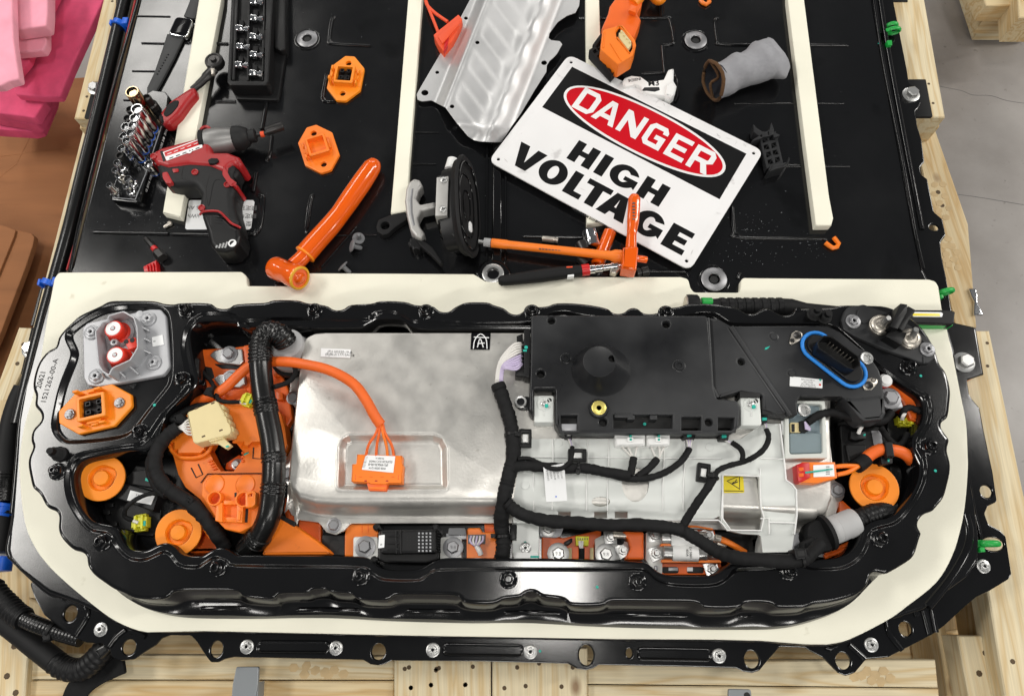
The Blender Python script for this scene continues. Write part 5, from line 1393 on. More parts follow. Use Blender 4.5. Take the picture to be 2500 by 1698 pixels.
# ear with bushing, side connector
PL('ear', px('C3', (262, 612), (205, 612), (165, 630), (160, 668), (195, 700), (262, 702)), .062, .07, M_['modpl'], cm, r=.003)
for c, x, y, z in (('C3', 201, 650, .07), ('C4', 1022, 706, .08), ('C4', 1452, 350, .088)):
    p = W(q1(c, x, y), z); MB().lathe([(.0098, -.002), (.0098, .002), (.0088, .0026), (.0062, .0022), (.0055, -.001), (0, -.001)], Matrix.Translation(p), 24).build('bushing', M_['steel'], cm, 40)
PL('side_socket', px('C3', (222, 155), (268, 150), (264, 480), (225, 475)), .06, .094, M_['blkpl'], cm, r=.001)
PL('side_plug', px('C3', (172, 198), (215, 178), (220, 410), (230, 412), (228, 475), (162, 470), (164, 400), (180, 392)), .055, .086, M_['blkpl'], cm, r=.001)
for i in range(6): PL('plug_rib', px('C3', (206, 232 + i * 26), (222, 230 + i * 26), (222, 244 + i * 26), (206, 246 + i * 26)), .08, .09, M_['blkpl'], cm)
MB().lathe([(.0028, 0), (.0028, .0008), (0, .001)], Matrix.Translation(W(q1('C3', 238, 275), .094)), 12).build('teal_dot', M_['teal'], cm)
PL('teal_mark', px('C3', (216, 288), (244, 290), (242, 304), (216, 302)), .0935, .0948, M_['teal'], cm)
# right wing of the module
ZW = .086
WG = px('C4', (360, 70), (430, 76), (520, 128), (1180, 124), (1268, 166), (1400, 275), (1462, 300), (1502, 372), (1542, 432), (1562, 500), (1586, 730), (1562, 772), (1440, 786), (1408, 772), (1280, 612), (1000, 610), (976, 650), (982, 735), (925, 752), (740, 742), (730, 600), (560, 560))
MB().ext(rnd(Ws(WG, ZW), .004), .062, ZW, .0025, holes=[circ('C4', 593, 372, 23, ZW)], seg=3).build('wing', M_['modpl'], cm, 40)
PL('wing_wedge', px('C4', (372, 78), (428, 80), (500, 130), (905, 728), (840, 735), (742, 700), (735, 600), (590, 575), (440, 622), (400, 560)), .07, ZW + .0062, M_['modpl'], cm, r=.003, bev=.004, holes=[circ('C4', 593, 372, 22, ZW + .006)])
MB().tube(Q3('C4', (520, 135, ZW), (720, 440, ZW), (925, 745, ZW)), .0052, 8, flat=.7).build('wing_ridge', M_['modpl'], cm, 60)
MB().tube(Q3('C4', (358, 75, ZM - .004), (385, 540, ZM - .004), (425, 620, ZM - .006)), .004, 8).build('seam_ridge', M_['modpl'], cm, 60)
PL('wing_foot', px('C4', (1285, 618), (1400, 620), (1570, 600), (1586, 732), (1560, 774), (1440, 786), (1402, 760)), .05, ZW + .004, M_['modpl'], cm, r=.003, bev=.006)
PL('pocket_front', px('C4', (580, 574), (722, 590), (720, 618), (582, 616)), .07, ZW + .007, M_['dark'], cm)
PL('pocket_front', px('C4', (730, 622), (802, 632), (800, 735), (738, 735)), .06, ZW + .003, M_['dark'], cm)
zb = ZW
# blue seal and socket
a, b2 = W(q1('C4', 1104, 272), zb), W(q1('C4', 1338, 454), zb); fm = frame((a + b2) / 2, b2 - a); L = (b2 - a).length / 2; R_ = .0225
stad = [Vector((L + R_ * math.cos(t), R_ * math.sin(t))) for t in (-math.pi / 2 + math.pi * k / 12 for k in range(13))] + [Vector((-L + R_ * math.cos(t), R_ * math.sin(t))) for t in (math.pi / 2 + math.pi * k / 12 for k in range(13))]
MB().ext(off(ccw(stad), -.0015), 0, .004, .001, M=fm).build('socket_base', M_['modpl'], cm)
MB().ext(off(ccw(stad), .006), 0, .010, .0015, M=fm).build('socket_step', M_['blkpl'], cm)
MB().tube([fm @ Vector((p.x, p.y, .004)) for p in stad], .0031, 8, closed=True).build('blue_seal', M_['blueseal'], cm, 60)
zt2 = .122
o_ = rnd(Ws(px('C4', (1112, 240), (1158, 190), (1214, 194), (1404, 336), (1416, 398), (1368, 430), (1318, 412), (1124, 280)), zt2), .006)
b = MB(); b.ext(o_, zb, zt2, .001, holes=[off(ccw(o_), .0022)], seg=1); b.build('socket_shroud', M_['blkpl'], cm, 40)
MB().sheet(off(ccw(o_), .002), zb + .012).build('socket_floor', M_['dark'], cm)
c0, c1 = W(q1('C4', 1180, 262), zb + .012), W(q1('C4', 1340, 380), zb + .012)
for i in range(8):
    for j in (0, 1):
        q = c0.lerp(c1, i / 7) + Vector((.003 * j, .006 * j, 0)); MB().box(.0009, .0018, .014, Matrix.Translation(q), .0002).build('pin', M_['nickel'], cm)
for pts in (((920, 245), (938, 178), (970, 158), (1008, 170), (1014, 205), (990, 232), (940, 256)), ((1426, 540), (1442, 500), (1490, 480), (1528, 492), (1530, 520), (1490, 566), (1440, 568))):
    o = PL('metal_insert', px('C4', *pts), zb, zb + .0022, M_['nickel'], cm, r=.004)
    xs = [p[0] for p in pts]; ys_ = [p[1] for p in pts]
    for hx_, hy_, r in ((.62, .36, .0052), (.24, .72, .003)) if pts[0][0] == 920 else ((.42, .62, .0052), (.72, .22, .003)):
        p = W(q1('C4', min(xs) + (max(xs) - min(xs)) * hx_, min(ys_) + (max(ys_) - min(ys_)) * hy_), zb + .0022)
        MB().lathe([(r * 1.25, -.001), (r * 1.2, .0008), (r, .0004), (r * .85, .0), (0, .0)], Matrix.Translation(p), 16).build('threaded_hole', M_['gunm'], o, 40)
for x, y, r in ((936, 456, 24), (812, 203, 26)):
    p = W(q1('C4', x, y), zb); s = r * K * .00067; MB().lathe([(s * 1.4, 0), (s * 1.2, .0006), (s, .001), (s * .8, .003), (0, .003)], Matrix.Translation(p), 20).build('boss', M_['modpl'], cm, 40)
label('sticker', 'C4', ((926, 474), (1150, 496), (1148, 556), (924, 541)), zb + .0007, cm, ((.2, 'BMS MASTER V1', .003), (.42, 'ASSY PCBA', .003), (.64, '(P)1198264-00-N', .003), (.84, '(S)CA21120000123', .003)), col='inkg', xo=.06)
for x, y, m in ((1132, 500, 'teal'), (1130, 533, 'redterm')):
    MB().lathe([(.0017, 0), (.0017, .0014), (0, .0014)], Matrix.Translation(W(q1('C4', x, y), zb)), 10).build('dot', M_[m], cm)
PL('teal_mark', px('C4', (752, 292), (756, 276), (792, 263), (772, 286)), zb, zb + .0006, M_['teal'], cm)
PL('teal_mark', px('C4', (1062, 232), (1074, 232), (1098, 270), (1088, 274)), zb + .003, zb + .0046, M_['teal'], cm)
# wires from the side plug
wz = thing('wire_bundle', 'bundle of white and lilac wires at the left end of the control module', 'wires', W(q1('C3', 100, 380), .06))
for i in range(11):
    m = 'wirew' if i < 5 else 'lilac'
    y0 = 246 + i * 14 if i < 5 else 322 + (i - 5) * 13
    xm = 120 + i * 3
    pipe('wire', Q3('C3', (216, y0, .084), (150 + i * 2, y0 + 10 + i * 3, .09 - .001 * (i % 3)), (70 + i * 3 + random.uniform(-4, 4), 350 + i * 7, .088), (38 + i * 4, 440, .082), (30 + i * 4, 545, .076)), .0019, M_[m], wz, 6)

# ---- taped harness
hn = thing('wire_harness', 'black cloth taped wiring harness winding over the silver box and white carrier', 'wire harness', W(q1('C3', 110, 1000), .06))


def tape(pts, r, c='C3', name='harness_branch', parent=None, seg=10):
    s = smo(Q3(c, *pts), 8, False); rr = []
    for i in range(len(s)): rr.append(r * (1 + random.uniform(-.10, .07)))
    return MB().tube(s, rr, seg).build(name, M_['tape'], parent or hn, 45)


random.seed(5)
tape(((42, 528, .076), (66, 590, .076), (100, 690, .076), (130, 790, .076), (146, 900, .078), (150, 1010, .08), (132, 1100, .08), (112, 1190, .08), (88, 1300, .078), (72, 1420, .066), (66, 1500, .05)), .0112)
tape(((628, 330, .06), (632, 420, .05), (645, 520, .044), (640, 600, .04), (620, 660, .03)), .0112, 'D2')
tape(((108, 1160, .082), (150, 1105, .084), (220, 1088, .084), (340, 1096, .085), (500, 1106, .086), (650, 1106, .086), (780, 1130, .086), (950, 1158, .084)), .0080)
tape(((770, 1130, .085), (900, 1170, .084), (1010, 1178, .084), (1110, 1164, .083), (1210, 1125, .08), (1300, 1060, .076), (1345, 1000, .074), (1362, 968, .073)), .0052)
tape(((955, 1160, .084), (966, 1100, .08), (978, 1035, .076)), .0056); tape(((1000, 1165, .084), (1080, 1108, .08), (1140, 1042, .076)), .0056)
tape(((180, 1042, .086), (250, 1038, .082), (320, 1066, .084), (400, 1104, .096), (480, 1106, .096), (535, 1065, .092), (553, 1010, .09), (555, 962, .082)), .0036)
tape(((100, 1340, .082), (160, 1392, .078), (250, 1436, .073), (400, 1468, .071), (600, 1480, .07), (800, 1496, .07), (1000, 1492, .07), (1200, 1510, .069), (1310, 1530, .067)), .0096)
tape(((440, 425, .062), (520, 470, .062), (620, 530, .064), (720, 592, .07), (850, 628, .082), (1000, 640, .09), (1180, 652, .092), (1290, 640, .09), (1350, 600, .086), (1420, 530, .08)), .0100, 'D3')
tape(((1300, 1535, .062), (1340, 1460, .066), (1420, 1335, .082), (1490, 1235, .09), (1530, 1165, .09)), .0064)
tape(((1530, 1165, .09), (1562, 1118, .09), (1640, 1085, .088), (1730, 1062, .088), (1800, 1030, .1), (1862, 985, .1), (1898, 930, .09), (1905, 880, .08), (1890, 838, .076)), .0042)
tape(((1722, 1064, .088), (1728, 1010, .084), (1708, 968, .08), (1655, 930, .074)), .0042)
# left harness over the orange cover
hl = thing('wire_harness', 'black cloth taped harness curving over the orange cover at the left of the pit', 'wire harness', W(q1('C0', 1080, 1000), .06))
tape(((1230, 738, .062), (1170, 780, .062), (1105, 850, .062), (1068, 940, .062), (1072, 1040, .062), (1110, 1115, .062), (1180, 1180, .062), (1270, 1235, .062), (1350, 1300, .06), (1430, 1390, .05), (1500, 1490, .035), (1550, 1570, .02)), .0112, 'C0', parent=hl)
tape(((1072, 900, .055), (1035, 980, .052), (1045, 1080, .05), (1090, 1160, .052), (1150, 1200, .055)), .0075, 'C0', parent=hl)
tape(((1150, 1200, .055), (1040, 1195, .045), (940, 1232, .042), (870, 1290, .04), (858, 1350, .03), (912, 1378, .026)), .0036, 'C0', parent=hl)
tape(((1290, 700, .06), (1220, 690, .055), (1190, 680, .05), (1260, 640, .045), (1340, 600, .04), (1450, 585, .04)), .006, 'C0', parent=hl)
tape(((1380, 350, .03), (1440, 410, .035), (1480, 480, .05), (1500, 545, .06), (1560, 565, .062), (1650, 565, .06)), .0035, 'C0', parent=hl)
MB().tube(Q3('C0', (915, 1382, .03), (950, 1395, .028)), .0026, 6).build('wire', M_['wirew'], hl)
for dy in (-8, 4): MB().tube(Q3('C0', (1650, 566 + dy, .06), (1700, 575 + dy, .06)), .0018, 6).build('wire', M_['wirew'], hl)
PL('tape_knot', px('C0', (1182, 655), (1250, 640), (1285, 680), (1270, 715), (1200, 712)), .04, .066, M_['tape'], hl, r=.004, bev=.004)
PL('tape_knot', px('C0', (1250, 1250), (1290, 1190), (1340, 1225), (1300, 1290)), .05, .074, M_['tape'], hl, r=.006, bev=.006)
# right rear harness
hr = thing('wire_harness', 'black taped harness along the right end of the pit behind the yellow plug', 'wire harness', W(q1('C5', 700, 760), .03))
tape(((1045, 790, .07), (1120, 742, .072), (1220, 722, .07), (1310, 748, .066), (1420, 775, .055), (1560, 780, .05), (1620, 720, .045)), .0066, 'C4', parent=hr)
tape(((960, 760, .04), (985, 700, .05), (1030, 690, .05), (1085, 715, .05)), .0052, 'C5', parent=hr)
tape(((820, 830, .04), (870, 900, .045), (920, 945, .045), (970, 930, .045), (1000, 870, .04)), .005, 'C5', parent=hr)
for dx in (-6, 4): MB().tube(smo(Q3('C5', (966 + dx, 770, .044), (972 + dx, 748, .05), (985 + dx, 730, .05)), 3, False), .0018, 6).build('wire', M_['wirew'], hr)


def clip(c, x, y, z, rot, lab):
    p = W(q1(c, x, y), z); fm = Matrix.Translation(p) @ Matrix.Rotation(rot, 4, 'Z'); o = thing('cable_clip', lab, 'cable clip', p, 'black cable clips on the white carrier')
    r_ = rect(0, 0, .0195, .028, .002); MB().ext(r_, 0, .009, .001, holes=[rect(0, 0, .011, .016, .001)], M=fm).build('clip_frame', M_['blkpl'], o)
    MB().box(.0085, .0125, .006, fm, .0008).build('clip_pad', M_['white'], o)
    for sx in (-1, 1):
        for sy in (-1, 1): MB().box(.001, .009, .0015, fm @ T(sx * .0068, sy * .0095, .0088) @ Matrix.Rotation(sx * sy * .7, 4, 'Z'), .0003).build('clip_rib', M_['rubber'], o)
    return o


clip('C3', 232, 905, .072, 0, 'black square cable clip on the far left of the white carrier'); clip('C3', 588, 1022, .072, math.pi / 2, 'black square cable clip just above the hanging paper tag')
clip('C3', 1452, 1140, .074, -.15, 'black square cable clip left of the yellow warning sticker')
def tie(c, a, b, z, r, lab, head=None):
    p, q = W(q1(c, *a), z), W(q1(c, *b), z); d = (q - p).normalized(); t = zaxis((p + q) / 2 - d * .0022, d)
    b_ = MB().lathe([(r * .93, 0), (r, .0004), (r, .004), (r * .93, .0044)], t, 18)
    o = b_.build('cable_tie', M_['blkpl'], None, 40); tag(o, lab, 'cable tie', 'black cable ties round the harness')
    if head: MB().box(.007, .006, .006, Matrix.Translation(W(q1(c, *head), z + r * .6)), .001).build('tie_head', M_['blkpl'], o)
    return o


tie('C3', (592, 1104), (604, 1105), .086, .0098, 'black cable tie round the harness below the clip with the paper tag', (594, 1130))
tie('C3', (142, 868), (143, 880), .077, .0126, 'black cable tie round the main harness beside the far left clip', (180, 876))
tie('C3', (1528, 1166), (1536, 1156), .09, .0078, 'black cable tie round the branch left of the yellow sticker', (1510, 1158))
tie('D2', (638, 478), (639, 490), .047, .0126, 'black cable tie with a latch at the foot of the main harness', (575, 478))
PL('latch_clip', px('D2', (690, 400), (738, 398), (736, 500), (690, 500)), .02, .05, M_['blkpl'], None, r=.001).name
bpy.data.objects['latch_clip'].update_tag(); tag(bpy.data.objects['latch_clip'], 'black latch clip between the main harness foot and the white bracket', 'cable clip')
tie('D3', (1275, 640), (1290, 636), .091, .0118, 'black cable tie on the harness near the grey collar', None)
o = PL('tie_mount', px('D3', (1232, 565), (1318, 560), (1332, 630), (1250, 640)), .08, .105, M_['blkpl'], None, r=.002, bev=.002); tag(o, 'square black cable tie mount on the harness near the grey collar', 'cable clip')
PL('mount_recess', px('D3', (1256, 580), (1304, 577), (1312, 614), (1264, 618)), .1, .1054, M_['dark'], o)
# connectors under the module's front
wcn = thing('white_connector', 'pair of white wire connectors under the front edge of the control module', 'connector', W(q1('C3', 1040, 905), .06))
for x0, x1 in ((846, 1058), (1064, 1228)):
    PL('connector_body', px('C3', (x0, 862), (x1, 862), (x1 - 4, 948), (x0 + 6, 950)), .064, .082, M_['white'], wcn, r=.001)
    PL('connector_step', px('C3', (x0 + 10, 900), (x1 - 10, 900), (x1 - 12, 940), (x0 + 14, 942)), .07, .086, M_['white'], wcn, r=.001)
    xm = (x0 + x1) / 2
    o = PL('latch', px('C3', (xm - 18, 892), (xm + 22, 892), (xm + 22, 924), (xm - 18, 924)), .07, .089, M_['white'], wcn, r=.001)
    for y in (884, 908): PL('teal_mark', px('C3', (xm - 2, y - 8), (xm + 14, y - 8), (xm + 14, y + 6), (xm - 2, y + 6)), .078, .0898, M_['teal'], o)
for x0, y0, x1, y1 in ((885, 950, 965, 1030), (930, 950, 972, 1028), (1005, 948, 985, 1032), (1090, 946, 1132, 1040), (1150, 946, 1160, 1030), (1196, 944, 1146, 1046)):
    pipe('wire', Q3('C3', (x0, y0, .07), ((x0 * 2 + x1) / 3, (y0 * 2 + y1) / 3 - 4, .074), (x1, y1, .077)), .0015, M_['wirew'], wcn, 6)
for c, x, y, w_, lab, x1, y1 in (('C3', 530, 876, 52, 'small black connector with clear wires at the left front of the control module', 555, 965), ('C3', 1360, 882, 80, 'black connector with pink and white wires under the control module', 1362, 970), ('C3', 1600, 890, 60, 'small black connector with teal latch under the right front of the control module', 1650, 932), ('C4', 752, 770, 40, 'small teal marked connector behind the right nylon arm', 765, 842)):
    o = thing('small_connector', lab, 'connector', W(q1(c, x, y), .06))
    PL('connector_body', px(c, (x - w_ * .6, y - 24), (x + w_ * .6, y - 24), (x + w_ * .5, y + 20), (x - w_ * .5, y + 20)), .064, .082, M_['blkpl'], o, r=.001)
    PL('latch', px(c, (x - 16, y - 14), (x + 18, y - 14), (x + 16, y + 6), (x - 14, y + 6)), .08, .085, M_['teal' if 'clear' not in lab else 'steel'], o, r=.0006)
    n = 5 if w_ == 80 else 2
    for k in range(n):
        xx = x + (k - (n - 1) / 2) * 11
        pipe('wire', Q3(c, (xx, y + 18, .074), ((xx + x1) / 2, (y + y1) / 2 + 10, .076), (x1 + (k - n / 2) * 3, y1, .075)), .0014, M_['wirew' if k % 2 == 0 else 'lilac'], o, 6)
# paper tag
pt_ = MB(); rows = [((356, 1098), (500, 1070)), ((358, 1120), (502, 1100)), ((366, 1220), (510, 1200)), ((376, 1336), (521, 1328))]; zz = [.094, .0945, .085, .078]
pt_.loft([[W(q1('C3', *a), z), W(q1('C3', *b), z), W(q1('C3', *b), z - .0004), W(q1('C3', *a), z - .0004)] for (a, b), z in zip(rows, zz)])
pt_.face(0, 1, 2, 3); pt_.face(15, 14, 13, 12)
pt_ = pt_.build('paper_tag', M_['paper']); tag(pt_, 'white paper tag hanging from the harness over the nylon carrier', 'tag')
p0 = W(q1('C3', 408, 1115), .0952); dv = W(q1('C3', 420, 1200), .09) - p0
for k in range(5): text('print_line', ('E3 BMS HARNESS', '2RD1VE14', 'P 1108254-00', 'DATE 2021', 'LOT 0104')[k], .0038, W(q1('C3', 384 + k * 24, 1138 + (6 if k else 0)), .0948 + .0002), dv, M_['inkg'], pt_, sx=.8)
MB().lathe([(.0011, 0), (.0011, .0006), (0, .0006)], Matrix.Translation(W(q1('C3', 444, 1300), .0800)), 8).build('pen_dot', M_['blue'], pt_)

# ---- right end: milky box, orange-red plug, hoses
mb_ = thing('clear_box', 'milky translucent plastic box set into the silver box at the right', 'plastic box', W(q1('C4', 1040, 900), ZS))
o_ = rnd(Ws(px('C4', (888, 640), (1168, 640), (1186, 1038), (892, 1040)), .074), .003); i_ = Ws(px('C4', (918, 660), (1145, 665), (1152, 1000), (925, 1008)), .074)
MB().ext(o_, ZS, .074, .002, holes=[rnd(i_, .004)]).build('box_rim', mat('milky_rim', '#cfd2cc', .4), mb_, 40)
MB().sheet(rnd(i_, .004), ZS + .001).build('box_floor', mat('milky_blue_floor', '#8fa0a8', .3), mb_)
b = MB(); b.ext(rnd(Ws(px('C4', (920, 862), (1150, 862), (1150, 1000), (926, 1006)), .07), .004), ZS + .001, .070, .002); b.build('box_lid', M_['clear'], mb_)
PL('inner_socket', px('C4', (930, 790), (1000, 790), (1000, 858), (932, 858)), ZS, .071, M_['cream'], mb_, r=.001)
PL('inner_plug', px('C4', (990, 782), (1055, 770), (1066, 840), (1030, 862), (992, 850)), ZS, .074, M_['blkpl'], mb_, r=.001)
PL('inner_slot', px('C4', (934, 800), (960, 800), (960, 856), (936, 856)), .07, .0714, M_['dark'], mb_)
for k in range(5): MB().tube(Q3('C4', (1030 + k * 8, 785 + k * 10, .077), (1036 + k * 6, 838 + k * 2, .075)), .0016, 6).build('wire', M_['lilac'], mb_)
label('sticker', 'C4', ((864, 780), (898, 780), (902, 874), (872, 876)), ZS + .0055, mb_, ((.5, 'III', .003),), col='inkg')
rp = thing('orange_plug', 'orange and red plug with a white label at the right of the nylon carrier', 'connector', W(q1('C4', 1110, 1130), ZS))
PL('plug_body', px('C4', (1010, 1062), (1236, 1062), (1252, 1172), (1110, 1208), (985, 1202), (1000, 1180)), ZS, ZS + .018, M_['orange'], rp, r=.001)
PL('lock', px('C4', (972, 1080), (1010, 1066), (1060, 1066), (1066, 1168), (1000, 1204), (980, 1190)), ZS, ZS + .0205, M_['red'], rp, r=.001)
for y in (1100, 1140): PL('lock_step', px('C4', (985, y), (1020, y - 3), (1022, y + 22), (990, y + 26)), ZS + .01, ZS + .022, M_['orange2'], rp)
label('sticker', 'C4', ((1086, 1084), (1226, 1078), (1232, 1160), (1088, 1166)), ZS + .0186, rp, ((.2, 'IIIIIII', .003), (.4, 'IIIIIII', .003), (.62, 'IIIIIIII', .003), (.8, 'IIIIIIII', .003)), xo=.2)
PL('teal_mark', px('C4', (1030, 1128), (1222, 1106), (1222, 1113), (1032, 1142)), ZS + .0185, ZS + .0213, M_['teal'], rp)
for a, b, c_ in (((1238, 1094), (1310, 1088), (1392, 1090)), ((1250, 1150), (1330, 1130), (1400, 1088))):
    pipe('wire', Q3('C4', (*a, ZS + .01), (*b, ZS + .012), (*c_, ZS + .004)), .0034, M_['orange'], rp, 8)
ho = thing('orange_cable', 'short orange taped cable bending round the right end of the pit', 'cable', W(q1('C4', 1560, 1010), .04))
pipe('cable_sheath', Q3('C4', (1440, 1048, .06), (1480, 1010, .06), (1545, 978, .06), (1610, 978, .058), (1680, 990, .055), (1735, 1020, .05), (1778, 1075, .03)), .0092, M_['torange'], ho, 10)
pipe('black_sleeve', Q3('C4', (1385, 1096, .062), (1420, 1072, .06), (1456, 1040, .06)), .0105, M_['tape'], ho, 10)
o = thing('cable_clip', 'black clip holding the short orange cable at the right end of the pit', 'cable clip', W(q1('C4', 1600, 1020), .05))
MB().box(.012, .024, .01, Matrix.Translation(W(q1('C4', 1592, 985), .062)), .0015).build('clip_strap', M_['blkpl'], o); PL('clip_base', px('C4', (1550, 1035), (1632, 1030), (1634, 1072), (1560, 1080)), .04, .06, M_['blkpl'], o, r=.001)
PL('teal_mark', px('C4', (1598, 1044), (1612, 1042), (1612, 1060), (1598, 1062)), .0595, .0606, M_['teal'], o)
gh = thing('sleeved_hose', 'black hose with a thick grey sleeve at the lower right corner of the pit', 'hose', W(q1('D3', 1560, 420), .03))
a, b = W(q1('D3', 1462, 452), .05), W(q1('D3', 1660, 378), .05); t = zaxis(a, b - a); L = (b - a).length
MB().lathe([(.0195, 0), (.0208, .002), (.0208, L * .3), (.0201, L * .34), (.0208, L * .38), (.0201, L * .62), (.0208, L * .66), (.0208, L - .003), (.0195, L), (.014, L)], t, 28).build('sleeve', M_['gcollar'], gh, 40)
corr('hose_tube', Q3('D3', (1640, 385, .05), (1700, 355, .05), (1760, 330, .05), (1830, 310, .045), (1930, 310, .03), (2010, 335, .01)), .0135, M_['blkpl'], gh, ((0, .35, .12),))
o = MB(); bt_ = W(q1('D3', 1420, 478), .045)
o.lathe([(.0245, -.02), (.0245, .010), (.022, .014), (0, .016)], Matrix.Translation(bt_ - Vector((0, 0, .006))), 28); o.build('boot', M_['rubber'], gh, 40)
MB().lathe([(.027, 0), (.027, .006), (.02, .008)], zaxis(a - (b - a).normalized() * .004, b - a), 24).build('boot_ring', M_['rubber'], gh, 40)
PL('boot_strap', px('D3', (1300, 520), (1380, 470), (1400, 520), (1350, 610), (1290, 640)), .05, .07, M_['tape'], gh, r=.003, bev=.003)
PL('boot_plate', px('D3', (1240, 430), (1330, 420), (1480, 560), (1440, 625), (1250, 600), (1200, 560)), .0, .02, M_['gplate'], gh, r=.004)
for y0, y1 in ((625, 540), (600, 515)): pipe('orange_lead', Q3('D3', (1440, y0, .02), (1560, (y0 + y1) / 2 - 4, .02), (1690, y1 - 20, .02)), .0035, M_['orange2'], gh, 8)
ro = PL('side_cover', px('C5', (840, 540), (880, 505), (960, 520), (1040, 590), (1075, 680), (1070, 790), (1020, 770), (960, 640)), -.02, .044, M_['orange2'], None, r=.004, bev=.004); tag(ro, 'deep orange cover under the rim beyond the control module', 'cover')
o = PL('bolt_plate', px('C5', (836, 570), (900, 565), (950, 620), (975, 690), (860, 692)), .0, .052, M_['gplate'], None, r=.003); tag(o, 'silver plate with a hex bolt under the right edge of the control module', 'bolt plate')
hexbolt('C5', 878, 626, .052, .0115, o, 'dsteel', .010)
o = MB().lathe([(.0105, 0), (.0105, .004), (.008, .006), (.008, .0075), (0, .0075)], Matrix.Translation(W(q1('C5', 845, 505), .058)), 18).build('end_cap', M_['white'], None, 40); tag(o, 'small white cap with a red neck at the right end of the pit', 'cap')
MB().lathe([(.0095, -.02), (.0095, 0)], Matrix.Translation(W(q1('C5', 845, 512), .058)), 16).build('red_neck', M_['red'], o)
o = PL('corner_cover', px('D4', (535, 240), (560, 235), (640, 315), (600, 335), (535, 330)), -.02, .026, M_['orange2'], None, r=.003); tag(o, 'small red orange wedge below the right end of the silver box', 'cover')
o = PL('corner_cover', px('C5', (920, 1390), (1000, 1240), (1068, 1090), (1080, 1160), (1010, 1300)), -.04, -.02, M_['orange2'], None, r=.003); tag(o, 'orange strip deep under the right rim beside the round cap', 'cover')
o = PL('pit_bracket', px('C5', (880, 1090), (1000, 1080), (1010, 1180), (940, 1300), (890, 1280)), -.03, .008, M_['blkpl'], None, r=.004, bev=.003); tag(o, 'black plastic bracket right of the right round cap', 'bracket')
for x, y in ((908, 1145), (945, 1250)): MB().lathe([(.006, 0), (.006, .003), (.003, .003), (0, .002)], Matrix.Translation(W(q1('C5', x, y), .008)), 12).build('pin_hole', M_['rubber'], o)

# ---- front row of busbars
br = thing('busbar_row', 'row of orange bases silver plates and bolts along the front of the pit', 'busbar', W((1300, 1330), .0))
PL('black_base', px('D1', (806, 470), (962, 470), (962, 612), (806, 612)), -.02, .01, M_['blkpl'], br, r=.003)
MB().lathe([(.0085, -.001), (.0085, .0004), (0, .0004)], Matrix.Translation(W(q1('D1', 895, 545), .01)), 20).build('base_hole', M_['dark'], br)
MB().lathe([(.008, 0), (.008, .004), (.005, .004), (0, .003)], Matrix.Translation(W(q1('D1', 1000, 500), .008)), 12).build('base_pin', M_['rubber'], br)
PL('orange_base', px('D1', (962, 465), (975, 395), (1190, 392), (1192, 620), (960, 616)), -.01, .014, M_['orange'], br, r=.003, bev=.002)
for x in (1078, 1120): PL('base_slot', px('D1', (x, 400), (x + 6, 400), (x + 6, 455), (x, 455)), .012, .0146, M_['orange2'], br)
PL('silver_plate', px('D1', (1022, 482), (1190, 482), (1192, 640), (1020, 640)), .0, .02, M_['pale'], br, r=.004); hexbolt('D1', 1104, 552, .02, .0102, br, 'dsteel', .009, 1.6)
PL('silver_plate', px('D1', (1622, 486), (1755, 486), (1768, 500), (1764, 640), (1618, 640)), .0, .02, M_['pale'], br, r=.003); hexbolt('D1', 1708, 556, .02, .0098, br, 'dsteel', .009, 1.6, mark='9.8')
PL('grey_tab', px('D1', (1678, 422), (1792, 422), (1798, 470), (1672, 470)), .0, .024, M_['grey'], br, r=.002); PL('grey_plate', px('D1', (1660, 460), (1800, 460), (1800, 500), (1660, 500)), .0, .018, M_['gplate'], br)
ct = thing('contactor', 'black ribbed contactor with a grid of square holes at the front of the pit', 'contactor', W(q1('D1', 1400, 540), 0))
PL('contactor_body', px('D1', (1190, 440), (1560, 428), (1606, 440), (1608, 640), (1520, 665), (1230, 660), (1192, 640)), -.01, .03, M_['blkpl'], ct, r=.004, bev=.003)
PL('contactor_top', px('D1', (1206, 436), (1590, 430), (1592, 596), (1210, 600)), .02, .042, M_['blkpl'], ct, r=.004, bev=.004)
for i in range(4):
    for j in range(6): PL('vent_hole', px('D1', (1466 + i * 26, 452 + j * 24), (1480 + i * 26, 452 + j * 24), (1480 + i * 26, 466 + j * 24), (1466 + i * 26, 466 + j * 24)), .0418, .0424, M_['gplate'], ct)
for i in range(3):
    for j in range(4): PL('vent_hole', px('D1', (1390 + i * 22, 480 + j * 24), (1398 + i * 22, 480 + j * 24), (1398 + i * 22, 488 + j * 24), (1390 + i * 22, 488 + j * 24)), .0418, .0422, M_['dark'], ct)
for x in (1310, 1340): PL('rib', px('D1', (x, 440), (x + 12, 440), (x + 12, 600), (x, 600)), .03, .0445, M_['blkpl'], ct)
for y in (470, 520, 560): PL('rib', px('D1', (1256, y), (1340, y), (1340, y + 12), (1256, y + 12)), .03, .0445, M_['blkpl'], ct)
for x, y in ((1205, 432), (1600, 436), (1190, 650)): MB().lathe([(.0055, 0), (.0055, .03), (.003, .032), (0, .032)], Matrix.Translation(W(q1('D1', x, y), .0)), 14).build('corner_post', M_['blkpl'], ct)
for k in range(8): PL('fin', px('D1', (1592, 450 + k * 18), (1616, 452 + k * 18), (1616, 460 + k * 18), (1592, 458 + k * 18)), .01, .036, M_['blkpl'], ct)
label('sticker', 'D1', ((1198, 474), (1238, 468), (1234, 556), (1192, 562)), .0426, ct, ((.75, 'III', .004),))
PL('orange_base', px('D2', (392, 440), (404, 422), (486, 420), (500, 450), (600, 450), (602, 640), (392, 640)), .0, .02, M_['orange'], br, r=.002, bev=.002); PL('orange_base', px('D2', (514, 396), (600, 396), (600, 452), (516, 450)), .0, .012, M_['orange2'], br)
